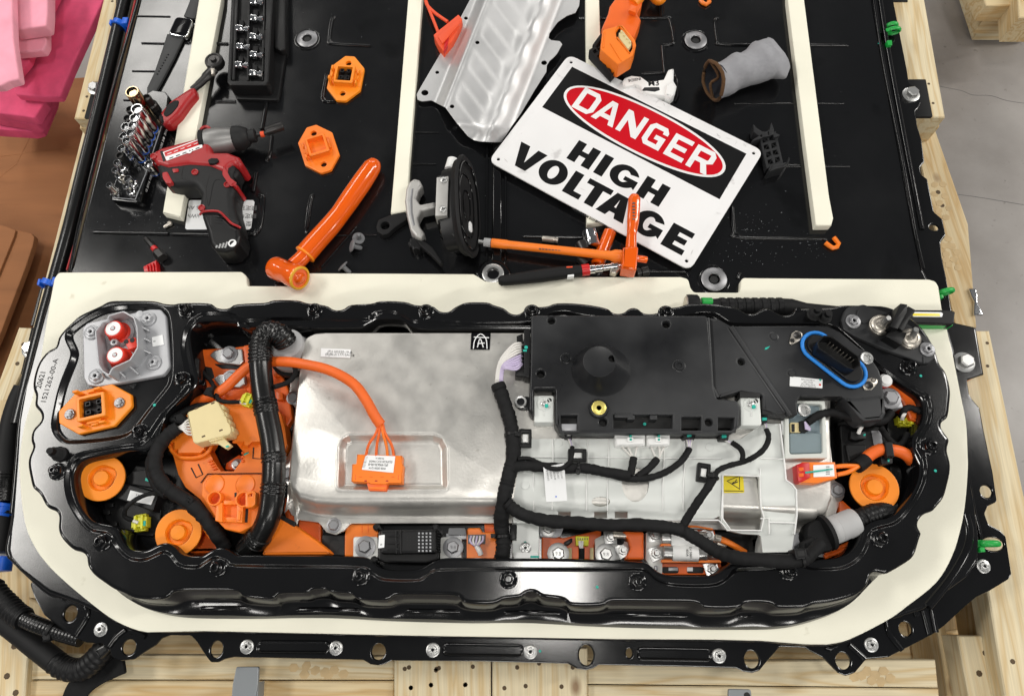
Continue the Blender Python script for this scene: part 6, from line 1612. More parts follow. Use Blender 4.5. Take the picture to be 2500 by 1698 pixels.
o = PL('wire_socket', px('D2', (400, 468), (522, 466), (520, 532), (400, 530)), .01, .022, M_['grey'], br, r=.001)
for k in range(5): pipe('wire', Q3('D2', (425 + k * 20, 478, .026), (415 + k * 22, 510, .03), (440 + k * 8, 540, .03), (470, 555, .026)), .0015, M_['wirew' if k % 2 else 'lilac'], br, 6)
pipe('wire_sleeve', Q3('D2', (462, 545, .027), (480, 580, .026), (490, 605, .024)), .0042, M_['white'], br, 8)
PL('silver_tab', px('D2', (895, 405), (1062, 408), (1040, 480), (1000, 490), (895, 484)), .0, .018, M_['gplate'], br, r=.003); hexbolt('D2', 955, 430, .018, .008, br, 'steel', .006)
PL('orange_base', px('D2', (908, 470), (1060, 490), (1290, 440), (1320, 440), (1316, 520), (1270, 540), (1270, 640), (908, 640)), -.01, .012, M_['orange2'], br, r=.003, bev=.002)
for x, y in ((1022, 600), (1350, 604)): 
    PL('silver_plate', px('D2', (x - 66, y - 52), (x + 62, y - 52), (x + 64, y + 40), (x - 66, y + 40)), .0, .016, M_['pale'], br, r=.004); hexbolt('D2', x, y, .016, .0098, br, 'steel', .009, 1.7, mark='9.8')
for x in (1090, 1240): PL('pale_insert', px('D2', (x, 558), (x + 26, 558), (x + 26, 640), (x, 640)), .0, .014, M_['cream'], br)
PL('silver_plate', px('D2', (1272, 500), (1330, 470), (1420, 500), (1505, 520), (1510, 600), (1440, 640), (1280, 640)), .0, .014, M_['pale'], br, r=.004)
nut('D2', 1380, 488, .018, .0072, br); nut('D2', 1466, 576, .016, .0075, br)
pipe('ring_terminal', Q3('D2', (1400, 470, .024), (1440, 472, .024), (1500, 474, .022)), .0052, M_['nickel'], br, 10)
MB().lathe([(.0062, 0), (.0062, .004), (.003, .004), (0, .002)], Matrix.Translation(W(q1('D2', 1446, 514), .014)), 14).build('black_plug', M_['rubber'], br)
PL('orange_block', px('D2', (1450, 445), (1612, 450), (1612, 640), (1480, 640), (1520, 560), (1500, 500)), .0, .028, M_['orange2'], br, r=.003, bev=.003)
yk = thing('yellow_plug', 'small yellow plug with white wires in the front busbar row', 'connector', W(q1('D2', 1185, 520), .012))
PL('plug_body', px('D2', (1142, 478), (1234, 480), (1230, 545), (1146, 542)), .01, .026, M_['yellow'], yk, r=.001)
for k in range(5): PL('plug_slot', px('D2', (1154 + k * 16, 490), (1162 + k * 16, 490), (1162 + k * 16, 506), (1154 + k * 16, 506)), .025, .0264, M_['inkg'], yk)
for k in range(2): pipe('wire', Q3('D2', (1170 + k * 18, 512, .028), (1172 + k * 14, 545, .028), (1182 + k * 4, 570, .026)), .002, M_['wirew'], yk, 6)
pipe('taped_wire', Q3('D2', (1184, 560, .026), (1184, 600, .024), (1182, 650, .02)), .0045, M_['tape'], yk, 8)
PL('black_guide', px('D2', (1062, 520), (1110, 492), (1120, 495), (1120, 518), (1090, 540), (1064, 540)), .01, .024, M_['blkpl'], yk)
# fuses
fz = thing('fuse_block', 'orange fuse block holding two white cylindrical fuses at the front of the pit', 'fuse block', W(q1('D3', 500, 590), 0))
PL('white_base', px('D3', (218, 452), (330, 452), (330, 740), (280, 740), (214, 640)), .0, .016, M_['pale'], fz, r=.002)
PL('fuse_tray', px('D3', (322, 412), (560, 406), (690, 430), (705, 520), (735, 640), (738, 745), (322, 745)), -.01, .01, M_['orange2'], fz, r=.003, bev=.002)
for pts in (((340, 405), (560, 404), (680, 425), (680, 438), (560, 418), (340, 420)), ((318, 530), (690, 528), (690, 545), (318, 548)), ((325, 640), (735, 642), (735, 662), (325, 660))):
    PL('tray_wall', px('D3', *pts), .0, .024, M_['orange'], fz, r=.001)
for x0, x1 in ((328, 442), (498, 616)): PL('tray_slot', px('D3', (x0, 688), (x1, 688), (x1, 735), (x0, 735)), .008, .0106, M_['dark'], fz, r=.004)
PL('slot_label', px('D3', (372, 692), (438, 692), (438, 718), (372, 718)), .0102, .0112, M_['gplate'], fz); PL('slot_label', px('D3', (500, 692), (540, 692), (540, 720), (500, 720)), .0102, .0112, M_['paper'], fz)
for y, x0 in ((488, 318), (594, 332)):
    a, b = W(q1('D3', x0, y - 2), .02), W(q1('D3', 632, y + 8), .02); d = b - a; L = d.length; t = zaxis(a, d)
    o = MB().lathe([(.0125, L * .2), (.0130, L * .21), (.0130, L * .79), (.0125, L * .80)], t, 24).build('fuse', M_['white'], fz, 40)
    MB().lathe([(.0095, 0), (.0108, .001), (.0108, L * .2), (.0128, L * .2), (.0128, L * .215)], t, 24).build('fuse_cap', M_['steel'], o, 40)
    MB().lathe([(.0128, L * .785), (.0128, L * .8), (.0108, L * .8), (.0108, L - .001), (.0095, L)], t, 24).build('fuse_cap', M_['steel'], o, 40)
    p = (a + b) / 2 + Vector((.004, 0, .0131)); text('fuse_print', 'EV 500V\n400A', .005, p, (0, -1), M_['ink'], o)
for x, y in ((275, 472), (284, 598), (640, 478), (662, 602), (668, 706)): nut('D3', x, y, .016 if x < 300 else .014, .0078, fz)
for a in (((700, 490, .03), (780, 520, .03), (900, 590, .02)), ((700, 600, .02), (760, 625, .02), (815, 660, .01))): pipe('orange_lead', Q3('D3', *a), .0048, M_['orange'], fz, 8)
for a in (((690, 490, .03), (730, 500, .03)), ((700, 520, .024), (760, 545, .02))): pipe('crimp', Q3('D3', *a), .0058, M_['nickel'], fz, 8)
PL('base_pin', px('D3', (275, 680), (300, 680), (300, 715), (275, 715)), .0, .02, M_['dsteel'], fz, r=.002)
o = PL('hex_pin', px('D3', (945, 500), (1010, 480), (1010, 600), (960, 600)), -.02, .0, M_['gplate'], None, r=.003); tag(o, 'pale pin in the dark gap left of the carrier leg', 'pin')
# ================================================================== TOOLS ON THE SHEET
CR['E'] = None
KE = 700 / 1938.0


def e1(x, y): return (1180 + x * KE, 110 + y * KE)


# ---- danger sign
sg = thing('danger_sign', 'white plastic sign reading DANGER HIGH VOLTAGE lying tilted across the black sheet', 'sign', W(e1(960, 800), .012))
z0, zs = .0155, .0185
CRN = [e1(545, 40), e1(1915, 713), e1(1430, 1560), e1(20, 773)]
bl, br2, tl, tr = (W(e1(*p), zs) for p in ((110, 770), (1386, 1468), (586, 115), (1817, 720)))
ux = ((br2 - bl).normalized() + (tr - tl).normalized()).normalized(); uy = Vector((-ux.y, ux.x, 0))
so = (bl + br2 + tl + tr) / 4; so.z = 0
def sl(p, z=zs):
    d = W(e1(*p), z) - so; return Vector((d.dot(ux), d.dot(uy)))
sm4 = Matrix((ux, uy, (0, 0, 1))).transposed().to_4x4(); sm4.translation = so
hw = ((sl((1386, 1468)).x - sl((110, 770)).x) + (sl((1817, 720)).x - sl((586, 115)).x)) / 4
hh = ((sl((586, 115)).y - sl((110, 770)).y) + (sl((1817, 720)).y - sl((1386, 1468)).y)) / 4
b = MB(); mrg = .0135
b.ext(rect(0, 0, 2 * (hw + mrg), 2 * (hh + mrg), .017, 6), z0, zs, .0008, holes=[ell((sx * hw, sy * hh), .0032, n=12) for sx in (-1, 1) for sy in (-1, 1)], M=sm4, bottom=True)
b.build('sign_board', M_['signw'], sg, M=sm4)


def ink(name, loops, m, z, holes=()):
    return MB().ext(loops, z - .0003, z, 0, holes=holes, M=sm4).build(name, M_[m], sg, M=sm4)


pan = [sl(p) for p in ((600, 148), (1778, 735), (1597, 1042), (398, 420))]
ink('black_panel', pan, 'signk', zs + .0003)
oc2 = (pan[0] + pan[1] + pan[2] + pan[3]) / 4
pw_ = (pan[1] - pan[0]).length; ph_ = (pan[0] - pan[3]).length
rx, ry = pw_ * .453, ph_ * .468
oval = lambda a, b: [Vector((oc2.x + a * math.copysign(abs(math.cos(t)) ** .93, math.cos(t)), oc2.y + b * math.copysign(abs(math.sin(t)) ** .93, math.sin(t)))) for t in (2 * math.pi * k / 60 for k in range(60))]
ink('white_oval', oval(rx, ry), 'signw', zs + .0006)
ink('red_oval', oval(rx * .967, ry * .905), 'signr', zs + .0009)


def G(kind, sw, sh):
    """block glyph in the unit square -> (outline, holes); sw, sh = stroke in x and y"""
    a, c = sw, sh
    if kind == 'D': return [(0, 0), (.78, 0), (1, .2), (1, .8), (.78, 1), (0, 1)], [[(a, c), (.72, c), (1 - a, .28), (1 - a, .72), (.72, 1 - c), (a, 1 - c)]]
    if kind == 'A': return [(0, 0), (a * 1.08, 0), (a * 1.08 + .06, .2), (1 - a * 1.08 - .06, .2), (1 - a * 1.08, 0), (1, 0), (.5 + a * .62, 1), (.5 - a * .62, 1)], [[(a * 1.08 + .12, .2 + c), (1 - a * 1.08 - .12, .2 + c), (.5, .80)]]
    if kind == 'N': return [(0, 0), (a, 0), (a, .58), (1 - a, 0), (1, 0), (1, 1), (1 - a, 1), (1 - a, .42), (a, 1), (0, 1)], []
    if kind == 'E': return [(0, 0), (1, 0), (1, c), (a, c), (a, .5 - c / 2), (.88, .5 - c / 2), (.88, .5 + c / 2), (a, .5 + c / 2), (a, 1 - c), (1, 1 - c), (1, 1), (0, 1)], []
    if kind == 'H': return [(0, 0), (a, 0), (a, .5 - c / 2), (1 - a, .5 - c / 2), (1 - a, 0), (1, 0), (1, 1), (1 - a, 1), (1 - a, .5 + c / 2), (a, .5 + c / 2), (a, 1), (0, 1)], []
    if kind == 'I': return [(0, 0), (1, 0), (1, 1), (0, 1)], []
    if kind == 'L': return [(0, 0), (1, 0), (1, c), (a, c), (a, 1), (0, 1)], []
    if kind == 'T': return [(.5 - a / 2, 0), (.5 + a / 2, 0), (.5 + a / 2, 1 - c), (1, 1 - c), (1, 1), (0, 1), (0, 1 - c), (.5 - a / 2, 1 - c)], []
    if kind == 'V': return [(.5 - a * .62, 0), (.5 + a * .62, 0), (1, 1), (1 - a * 1.1, 1), (.5, c * 1.25), (a * 1.1, 1), (0, 1)], []
    if kind == 'R': return [(0, 0), (a, 0), (a, .36), (.5, .36), (1 - a * 1.1, 0), (1, 0), (1, .05), (.76, .40), (1, .52), (1, .82), (.82, 1), (0, 1)], [[(a, .36 + c), (.72, .36 + c), (1 - a, .60), (1 - a, .78), (.76, 1 - c), (a, 1 - c)]]
    if kind == 'Gs': return [(.2, 0), (1, 0), (1, .56), (.5, .56), (.5, .56 - c), (1 - a, .56 - c), (1 - a, c), (.3, c), (a, .26), (a, .74), (.3, 1 - c), (.72, 1 - c), (1 - a, .78), (1 - a, .70), (1, .70), (1, .82), (.82, 1), (.2, 1), (0, .82), (0, .18)], []
    if kind == 'O':
        o = [(.5 + .5 * math.cos(t), .5 + .52 * math.sin(t)) for t in (2 * math.pi * k / 36 for k in range(36))]
        return o, [[(.5 + (.5 - a) * math.cos(t), .5 + (.52 - c) * math.sin(t)) for t in (2 * math.pi * k / 28 for k in range(28))]]
    if kind == 'G':
        o = [(.5 + .5 * math.cos(t), .5 + .52 * math.sin(t)) for t in (math.radians(28 + k * 295 / 30) for k in range(31))]
        i = [(.5 + (.5 - a) * math.cos(t), .5 + (.52 - c) * math.sin(t)) for t in (math.radians(320 - k * 280 / 26) for k in range(27))]
        return o[::1] + [(1, .12), (1, .52), (.52, .52), (.52, .52 - c * .8), (1 - a * .95, .52 - c * .8)] + i, []


def word(letters, top0, top1, bot0, m, z, sw, sh, name):
    a, b_, c = sl(top0), sl(top1), sl(bot0)
    # keep to the sign's own axes; allow the slant the print shows
    y1, y0 = (a.y + b_.y) / 2, c.y
    hgt = abs(a.y - c.y); y1 = c.y + hgt
    x0, x1 = a.x, b_.x
    for k, f0, f1 in letters:
        xa, xb = x0 + (x1 - x0) * f0, x0 + (x1 - x0) * f1
        w = xb - xa
        o, hs2 = G(k, sw / w, sh / hgt)
        f = lambda p: Vector((xa + p[0] * w, y0 + p[1] * hgt))
        ink(name, [f(p) for p in o], m, z, [[f(p) for p in h] for h in hs2])


S1 = (sl((1590, 745)) - sl((690, 288))).length
word((('D', 0, .146), ('A', .150, .315), ('N', .335, .487), ('Gs', .515, .655), ('E', .690, .825), ('R', .852, 1)), (690, 288), (1590, 745), (597, 420), 'signw', zs + .0012, S1 * .036, S1 * .035, 'danger_letter')
S2 = (sl((1268, 965)) - sl((648, 643))).length
word((('H', 0, .245), ('I', .295, .388), ('G', .425, .712), ('H', .752, 1)), (648, 643), (1268, 965), (563, 765), 'signk', zs + .0003, S2 * .088, S2 * .055, 'high_letter')
S3 = (sl((1427, 1283)) - sl((270, 660))).length
word((('V', -.012, .148), ('O', .150, .300), ('L', .318, .415), ('T', .402, .540), ('A', .515, .672), ('G', .705, .858), ('E', .882, 1)), (270, 660), (1427, 1283), (190, 802), 'signk', zs + .0003, S3 * .050, S3 * .031, 'voltage_letter')
q0, q2 = W(e1(610, 1112), zs + .0001), W(e1(826, 1222), zs + .0001)
text('maker_print', 'ACCUFORM SIGNS', .0062, q0.lerp(q2, .35), ux, M_['ink'], sg, .0001); text('maker_print', 'INC.COM', .005, q0.lerp(q2, .86), ux, M_['ink'], sg, .0001)
smd = MB(); random.seed(11)
for k in range(34):
    p = Vector((random.uniform(-hw, hw), random.uniform(-hh, hh))); 
    if k < 14: p = Vector((random.uniform(-hw * .3, hw * .9), hh + random.uniform(-.004, .008)))
    a = random.uniform(0, 3.1); L = random.uniform(.002, .008); d = Vector((math.cos(a), math.sin(a))) * L; n = Vector((-d.y, d.x)).normalized() * random.uniform(.0003, .0012)
    i = smd.pts([(p - d).to_3d() + Vector((0, 0, zs + .0002)), (p - n).to_3d() + Vector((0, 0, zs + .0002)), (p + d).to_3d() + Vector((0, 0, zs + .0002)), (p + n).to_3d() + Vector((0, 0, zs + .0002))], sm4); smd.face(i, i + 1, i + 2, i + 3)
smd.build('scuff_mark', mat('scuff_grey', '#cfcdcc', .6), sg, kind='stuff')

# ---- stamped heat shield
def zsh_(u, v):
    x, y = (u - 1000) / K, v / K
    q = (x - 530) * .930 + y * .367; s = (x - 530) * -.367 + y * .930
    ss = lambda a, b, t: (lambda w: w * w * (3 - 2 * w))(max(0, min(1, (t - a) / (b - a))))
    z = .010 + .024 * ss(-75, 15, q) + .007 * math.exp(-((q + 12) / 26) ** 2)
    t = s - .6 * q
    z += .0022 * ss(10, 80, q) * (1 - ss(280, 330, q)) * (ss(.30, .48, (t / 235) % 1) - ss(.80, .97, (t / 235) % 1))
    z += .013 * math.exp(-((q - 350) / 52) ** 2) * (.86 + .14 * math.cos(2 * math.pi * s / 190))
    z -= .016 * ss(400, 500, q)
    z -= .020 * ss(770, 930, y - .15 * x) * ss(-20, 30, q)
    z += .004 * ss(560, 640, q) * (1 - ss(700, 800, q)) * ss(420, 500, y)
    return max(z, .006)


HSO = [Vector(p) for p in Q('A2', (470, -220), (412, 5), (330, 160), (235, 330), (140, 490), (70, 610), (48, 650), (55, 685), (85, 697), (150, 690), (200, 715), (246, 738), (320, 840), (400, 935), (440, 962), (480, 972), (560, 976), (632, 976), (700, 870), (765, 780), (860, 620), (940, 495), (944, 450), (962, 420), (985, 400), (1012, 372), (1050, 305), (1032, 284), (975, 278), (956, 262), (962, 228), (1020, 150), (1080, 110), (1140, 88), (1166, 40), (1172, -20), (1200, -220))]
HSH = [[Vector(p) for p in Q('A2', *[(x + r * 1.25 * math.cos(t), y + r * math.sin(t)) for t in (2 * math.pi * k / 14 for k in range(14))])] for x, y, r in ((105, 638, 20), (190, 498, 11), (388, 126, 11), (466, 293, 12), (292, 732, 13), (925, 432, 16))]
warp('heat_shield', HSO, HSH, zsh_, M_['alus'], None, .0015, 5, 75, label='stamped aluminium heat shield with ribs lying beside the danger sign', cat='heat shield')

# ---- orange high voltage plug with black comb
hv = thing('cable_plug', 'large orange cable plug with a cream insert and black comb clip', 'connector', W(q1('A3', 320, 220), .016))
PL('plug_body', Q('A3', (250, 40), (322, -60), (480, -20), (470, 40), (440, 92), (466, 135), (452, 172), (418, 262), (190, 210), (200, 180), (238, 92)), .012, .045, M_['orange2'], hv, r=.004, bev=.004)
w = rnd(Ws(Q('A3', (300, 178), (340, 172), (425, 275), (432, 310), (408, 382), (312, 442), (300, 440), (190, 345), (186, 318), (200, 205)), .076), .004)
MB().ext(w, .04, .076, .002, holes=[Ws(Q('A3', (318, 182), (405, 290), (408, 330), (385, 368), (298, 262), (292, 215)), .076)]).build('plug_head', M_['orange'], hv)
PL('insert_seal', Q('A3', (322, 186), (402, 290), (404, 325), (384, 362), (302, 262), (296, 215)), .03, .070, M_['rubber'], hv, r=.002)
PL('insert', Q('A3', (336, 206), (398, 284), (400, 306), (376, 338), (318, 262), (312, 228)), .04, .079, M_['cream'], hv, r=.002)
for k in range(4): PL('insert_rib', Q('A3', (322 + k * 20, 212 + k * 24), (332 + k * 20, 204 + k * 24), (340 + k * 20, 214 + k * 24), (330 + k * 20, 224 + k * 24)), .05, .082, M_['cream'], hv, r=.0008)
for a, b in (((300, 258), (385, 365)), ((215, 225), (205, 330)), ((255, 300), (330, 420))): MB().tube([W(q1('A3', *a), .0762), W(q1('A3', *b), .0762)], .0014, 6).build('body_rib', M_['orange'], hv)
PL('latch', Q('A3', (395, 30), (440, 48), (430, 90), (380, 70)), .05, .058, M_['orange2'], hv, r=.001)
cbm = Ws(Q('A3', (108, 342), (150, 318), (195, 330), (305, 470), (262, 514), (180, 420)), .05)
hl_ = []
for i in range(5):
    for j in range(2):
        x, y = 132 + i * 30 + j * 32, 350 + i * 34 - j * 18
        hl_.append(Ws(Q('A3', (x, y), (x + 20, y - 12), (x + 34, y + 6), (x + 14, y + 20)), .05))
MB().ext(cbm, .03, .05, .0005, holes=hl_).build('comb', M_['rubber'], hv)
PL('comb_back', Q('A3', (110, 344), (150, 320), (195, 332), (300, 468), (262, 510), (180, 420)), .02, .044, M_['blkpl'], hv)
PL('strap', Q('A3', (130, 310), (180, 240), (255, 190), (268, 205), (200, 250), (150, 330)), .02, .05, M_['rubber'], hv, r=.002)
pipe('cable', Q3('A3', (410, 30, .04), (450, -20, .042), (490, -90, .04), (540, -200, .03)), .0125, M_['yorange'], hv, 12)
oe = pipe('cable_end', Q3('A3', (545, -30, .02), (580, 2, .02), (608, -12, .02), (615, -60, .02)), .010, M_['yorange'], None, 10); tag(oe, 'yellow orange cable end at the top edge right of the orange plug', 'cable')

# ---- white clip with pen writing
wcl = thing('white_hook', 'white plastic hook with M3 and INSIDE written in black pen', 'hook', W(q1('A3', 560, 580), .002))
PL('hook_body', Q('A3', (332, 560), (352, 535), (400, 518), (465, 526), (515, 562), (622, 545), (652, 480), (692, 466), (690, 555), (712, 592), (700, 640), (672, 668), (632, 660), (520, 645), (470, 620), (462, 596), (430, 580), (380, 590), (345, 600)), .003, .026, M_['white'], wcl, r=.003, bev=.003)
PL('hook_lip', Q('A3', (640, 580), (690, 560), (712, 592), (700, 642), (672, 668), (634, 656)), .01, .032, M_['white'], wcl, r=.003, bev=.003)
PL('pen_mark', Q('A3', (488, 600), (590, 598), (596, 620), (560, 632), (470, 622)), .025, .0263, M_['ink'], wcl, r=.002)
text('pen_writing', 'M3', .017, W(q1('A3', 552, 574), .0262), W(q1('A3', 600, 572), 0) - W(q1('A3', 500, 576), 0), M_['ink'], wcl, .0003)
text('pen_writing', 'INSIDE', .0085, W(q1('A3', 420, 548), .0262), W(q1('A3', 380, 555), 0) - W(q1('A3', 465, 540), 0), M_['ink'], wcl, .0001)

# ---- grey fabric sleeve
fs = thing('fabric_sleeve', 'grey fabric sleeve with brown bound opening lying on the black sheet', 'fabric sleeve', W(q1('A3', 1150, 500), 0))
axp = smo(Q3('A3', (958, 562, .036), (1010, 545, .036), (1090, 515, .036), (1180, 475, .036), (1270, 435, .036), (1340, 408, .035), (1392, 400, .032), (1422, 398, .028)), 3, False)
rw = [(.0355, .036), (.033, .036), (.0315, .034), (.033, .032), (.038, .031), (.044, .028), (.049, .022), (.030, .012)]
n = len(axp); rr = []
for i in range(n):
    f = i / (n - 1) * 7; k = min(6, int(f)); f -= k
    rr.append(((rw[k][0] * (1 - f) + rw[k + 1][0] * f) * (1 + .025 * math.sin(i * 1.7)), rw[k][1] * (1 - f) + rw[k + 1][1] * f))
b = MB(); b.tube(axp, rr, 22, caps=False); b.face(*range(len(b.v) - 22, len(b.v)))
for v in b.v: v.z = max(v.z, .001)
rnd_ = random.Random(4)
for v in b.v: v += Vector((rnd_.uniform(-1, 1), rnd_.uniform(-1, 1), rnd_.uniform(-.5, 1))) * .0007 + Vector((0, 0, max(0, v.z) * .10 * math.sin(v.x * 95 + v.y * 60))) + Vector((.0022 * math.sin(v.y * 120 + v.x * 40), 0, 0))
b.build('sleeve_body', M_['felt'], fs, 80)
ring = b.v[:22]; ring = [Vector(v) for v in ring]
MB().tube(ring, .0036, 7, closed=True).build('brown_binding', M_['brown'], fs, 80)
ctr = sum(ring, Vector()) / 22; inn = (axp[3] - axp[0])
li = MB(); li.loft([[ctr + (p - ctr) * .95 for p in ring][::-1], [ctr + (p - ctr) * .8 + inn * .8 for p in ring][::-1], [ctr + (p - ctr) * .3 + inn * 1.4 for p in ring][::-1]]); li.face(*range(44, 66)); li.build('lining', M_['navy'], fs, 80)
MB().tube(smo([ring[3] + Vector((0, 0, 0)), ctr + inn * .25 + Vector((.004, 0, .01)), ctr + inn * .1 - Vector((.004, 0, .01)), ring[15]], 4, False), .003, 6).build('inner_binding', M_['brown'], fs, 80)

# ---- black lattice bracket
lb2 = thing('lattice_bracket', 'dark grey plastic lattice bracket with two horns on the black sheet', 'bracket', W(q1('A3', 1350, 1040), 0))
o2 = Ws(Q('A3', (1276, 930), (1392, 902), (1444, 1128), (1330, 1160)), .02)
hl2 = []
A_, B_, C_, D_ = (Vector(p) for p in ((1284, 942), (1384, 918), (1432, 1116), (1338, 1144)))
for j in range(4):
    for i in range(2):
        def bl_(s, t): return (A_.lerp(B_, s)).lerp(D_.lerp(C_, s), t)
        s0, s1, t0, t1 = i * .5 + .05, i * .5 + .45, j * .25 + .03, j * .25 + .22
        a, b_, c, d = bl_(s0, t0), bl_(s1, t0), bl_(s1, t1), bl_(s0, t1)
        if (i + j) % 2: tr_ = ((a, b_, d), (b_.lerp(d, .12), c, d.lerp(b_, .12)))
        else: tr_ = ((a, b_, c), (a.lerp(c, .12), c.lerp(a, .12), d))
        for t_ in tr_:
            cc_ = sum(t_, Vector((0, 0))) / 3
            hl2.append(Ws(Q('A3', *[tuple(cc_ + (p - cc_) * .86) for p in t_]), .02))
MB().ext(o2, .004, .02, .0004, holes=hl2).build('lattice', mat('dark_grey_plastic', (.018, .0185, .02), .5, spec=.3), lb2)
dg = bpy.data.materials['dark_grey_plastic']
PL('lattice_back', Q('A3', (1278, 932), (1390, 905), (1440, 1126), (1332, 1156)), .0, .006, dg, lb2)
for pts in (((1236, 850), (1262, 880), (1300, 905), (1330, 905), (1345, 890), (1350, 935), (1290, 945), (1240, 905)), ((1362, 838), (1380, 890), (1376, 925), (1340, 935), (1332, 905), (1350, 890)), ((1228, 965), (1300, 918), (1300, 950), (1240, 968)), ((1370, 905), (1424, 928), (1380, 948))):
    PL('horn', Q('A3', *pts), .004, .026, dg, lb2, r=.0008)
PL('foot', Q('A3', (1340, 1168), (1362, 1132), (1440, 1118), (1472, 1110), (1480, 1075), (1492, 1095), (1484, 1118), (1452, 1148), (1400, 1160), (1352, 1178)), .0, .026, dg, lb2, r=.002, bev=.003)

# ---- salmon plug at the top
sp = thing('small_plug', 'small salmon orange plug with two wires half under the heat shield', 'connector', W(q1('A2', 260, 220), 0))
PL('plug_body', Q('A2', (165, 240), (205, 205), (262, 160), (335, 100), (362, 130), (350, 170), (300, 270), (232, 352), (196, 305)), .004, .028, M_['salmon'], sp, r=.001, bev=.001)
PL('plug_step', Q('A2', (195, 250), (330, 130), (345, 160), (225, 300)), .02, .033, M_['salmon'], sp, r=.001)
PL('latch', Q('A2', (240, 290), (270, 250), (262, 310), (235, 350)), .02, .03, M_['red'], sp)
pipe('wire', Q3('A2', (108, -60, .02), (112, 10, .02), (128, 45, .02), (180, 95, .02), (262, 152, .02)), .0035, M_['salmon'], sp, 8); pipe('wire', Q3('A2', (104, -20, .02), (128, 50, .02), (160, 130, .02), (196, 222, .02)), .0032, M_['salmon'], sp, 8)

# ---- watch
wt = thing('wrist_watch', 'smart watch with dark screen and open grey strap lying on the sheet', 'watch', W(q1('A0', 1240, 180), 0))
strapm = mat('dark_grey_strap', (.028, .029, .030), .55)
PL('strap', Q('A0', (1262, 112), (1300, 20), (1345, -120), (1440, -120), (1385, 20), (1338, 128)), .004, .008, strapm, wt, r=.002, bev=.001)
sth = [ell(W(q1('A0', 1155 - k * 10.5, 374 + k * 19), .008), .0016, n=8) for k in range(8)]
PL('strap', Q('A0', (1150, 232), (1112, 350), (1060, 500), (1010, 605), (1010, 650), (1075, 622), (1110, 560), (1195, 400), (1262, 258)), .002, .007, strapm, wt, r=.002, bev=.001, holes=sth)
PL('watch_case', Q('A0', (1208, 112), (1328, 128), (1282, 258), (1152, 236)), .003, .0125, M_['chrome'], wt, r=.009, bev=.003, seg=3)
PL('screen', Q('A0', (1214, 118), (1318, 132), (1276, 246), (1164, 228)), .012, .0138, M_['glass'], wt, r=.007, bev=.0008)
MB().lathe([(.0032, 0), (.0032, .002), (0, .0022)], zaxis(W(q1('A0', 1318, 178), .008), (1, 0, 0)), 12).build('crown', M_['dsteel'], wt)

# ---- ratchet
rt = thing('ratchet', 'ratchet wrench with a red and black grip leaning on the cream strip', 'ratchet', W(q1('A0', 1300, 650), .016))
PL('grip', Q('A0', (1082, 798), (1108, 755), (1165, 690), (1240, 640), (1305, 598), (1338, 592), (1345, 640), (1290, 705), (1230, 790), (1165, 850), (1122, 852), (1090, 825)), .012, .034, M_['dred'], rt, r=.008, bev=.008, seg=4)
PL('inlay', Q('A0', (1120, 782), (1150, 720), (1200, 688), (1232, 690), (1222, 730), (1180, 780), (1140, 806)), .03, .0352, M_['rubber'], rt, r=.008, bev=.0012)
PL('grip_end', Q('A0', (1086, 800), (1105, 770), (1130, 800), (1128, 840), (1100, 838)), .014, .0348, M_['rubber'], rt, r=.004, bev=.004)
MB().tube(smo(Q3('A0', (1325, 620, .026), (1370, 580, .027), (1420, 530, .028), (1470, 478, .028)), 4, False), [(.0075, .006)] * 4 + [(.0085, .006)] * 4 + [(.011, .007)] * 5, 12).build('neck', M_['gunm'], rt, 60)
p = W(q1('A0', 1490, 452), .018)
MB().lathe([(.0155, 0), (.018, .003), (.018, .014), (.0165, .0165), (.012, .0175), (.0118, .0165), (.006, .0165), (.0058, .02), (.005, .021), (0, .021)], Matrix.Translation(p), 30).build('head', M_['gunm'], rt, 40)
PL('lever', Q('A0', (1448, 470), (1475, 468), (1474, 508), (1452, 512)), .03, .036, M_['nickel'], rt, r=.001)

# ---- socket rail
rl = thing('socket_rail', 'black plastic socket rail with white size marks near the left edge', 'socket rail', W(q1('A0', 960, 1100), 0))
RZ = .018
PL('rail_body', Q('A0', (1010, 640), (1050, 618), (1138, 632), (1160, 660), (1135, 850), (1010, 1220), (968, 1384), (940, 1394), (768, 1374), (752, 1345), (800, 1220), (890, 1010), (960, 760)), 0, RZ, M_['paint'], rl, r=.004, bev=.002)
MB().tube([W(q1('A0', 775, 1358), RZ + .0004), W(q1('A0', 930, 1372), RZ + .0004), W(q1('A0', 1000, 1200), RZ + .0004), W(q1('A0', 1110, 870), RZ + .0004)], .0009, 5).build('rail_line', M_['gplate'], rl)
ra, rb_ = W(q1('A0', 1010, 1220), RZ), W(q1('A0', 1135, 850), RZ); dr = (rb_ - ra).normalized(); nrm = Vector((dr.y, -dr.x, 0))
for k, s in enumerate(('5/32', '3/16', '7/32', '1/4', '9/32', '5/16', '11/32', '3/8', '7/16', '1/2')):
    t_ = text('size_mark', s, .008, (0, 0, 0), (1, 0), M_['paper'], rl, .0001)
    m = Matrix((dr, Vector((0, 0, 1)), nrm)).transposed().to_4x4(); p = ra.lerp(rb_, k / 9 * 1.25 - .22)
    m.translation = Vector((p.x, p.y, RZ * .5)) + nrm * .0016 - wloc(rl).translation; t_.matrix_basis = m
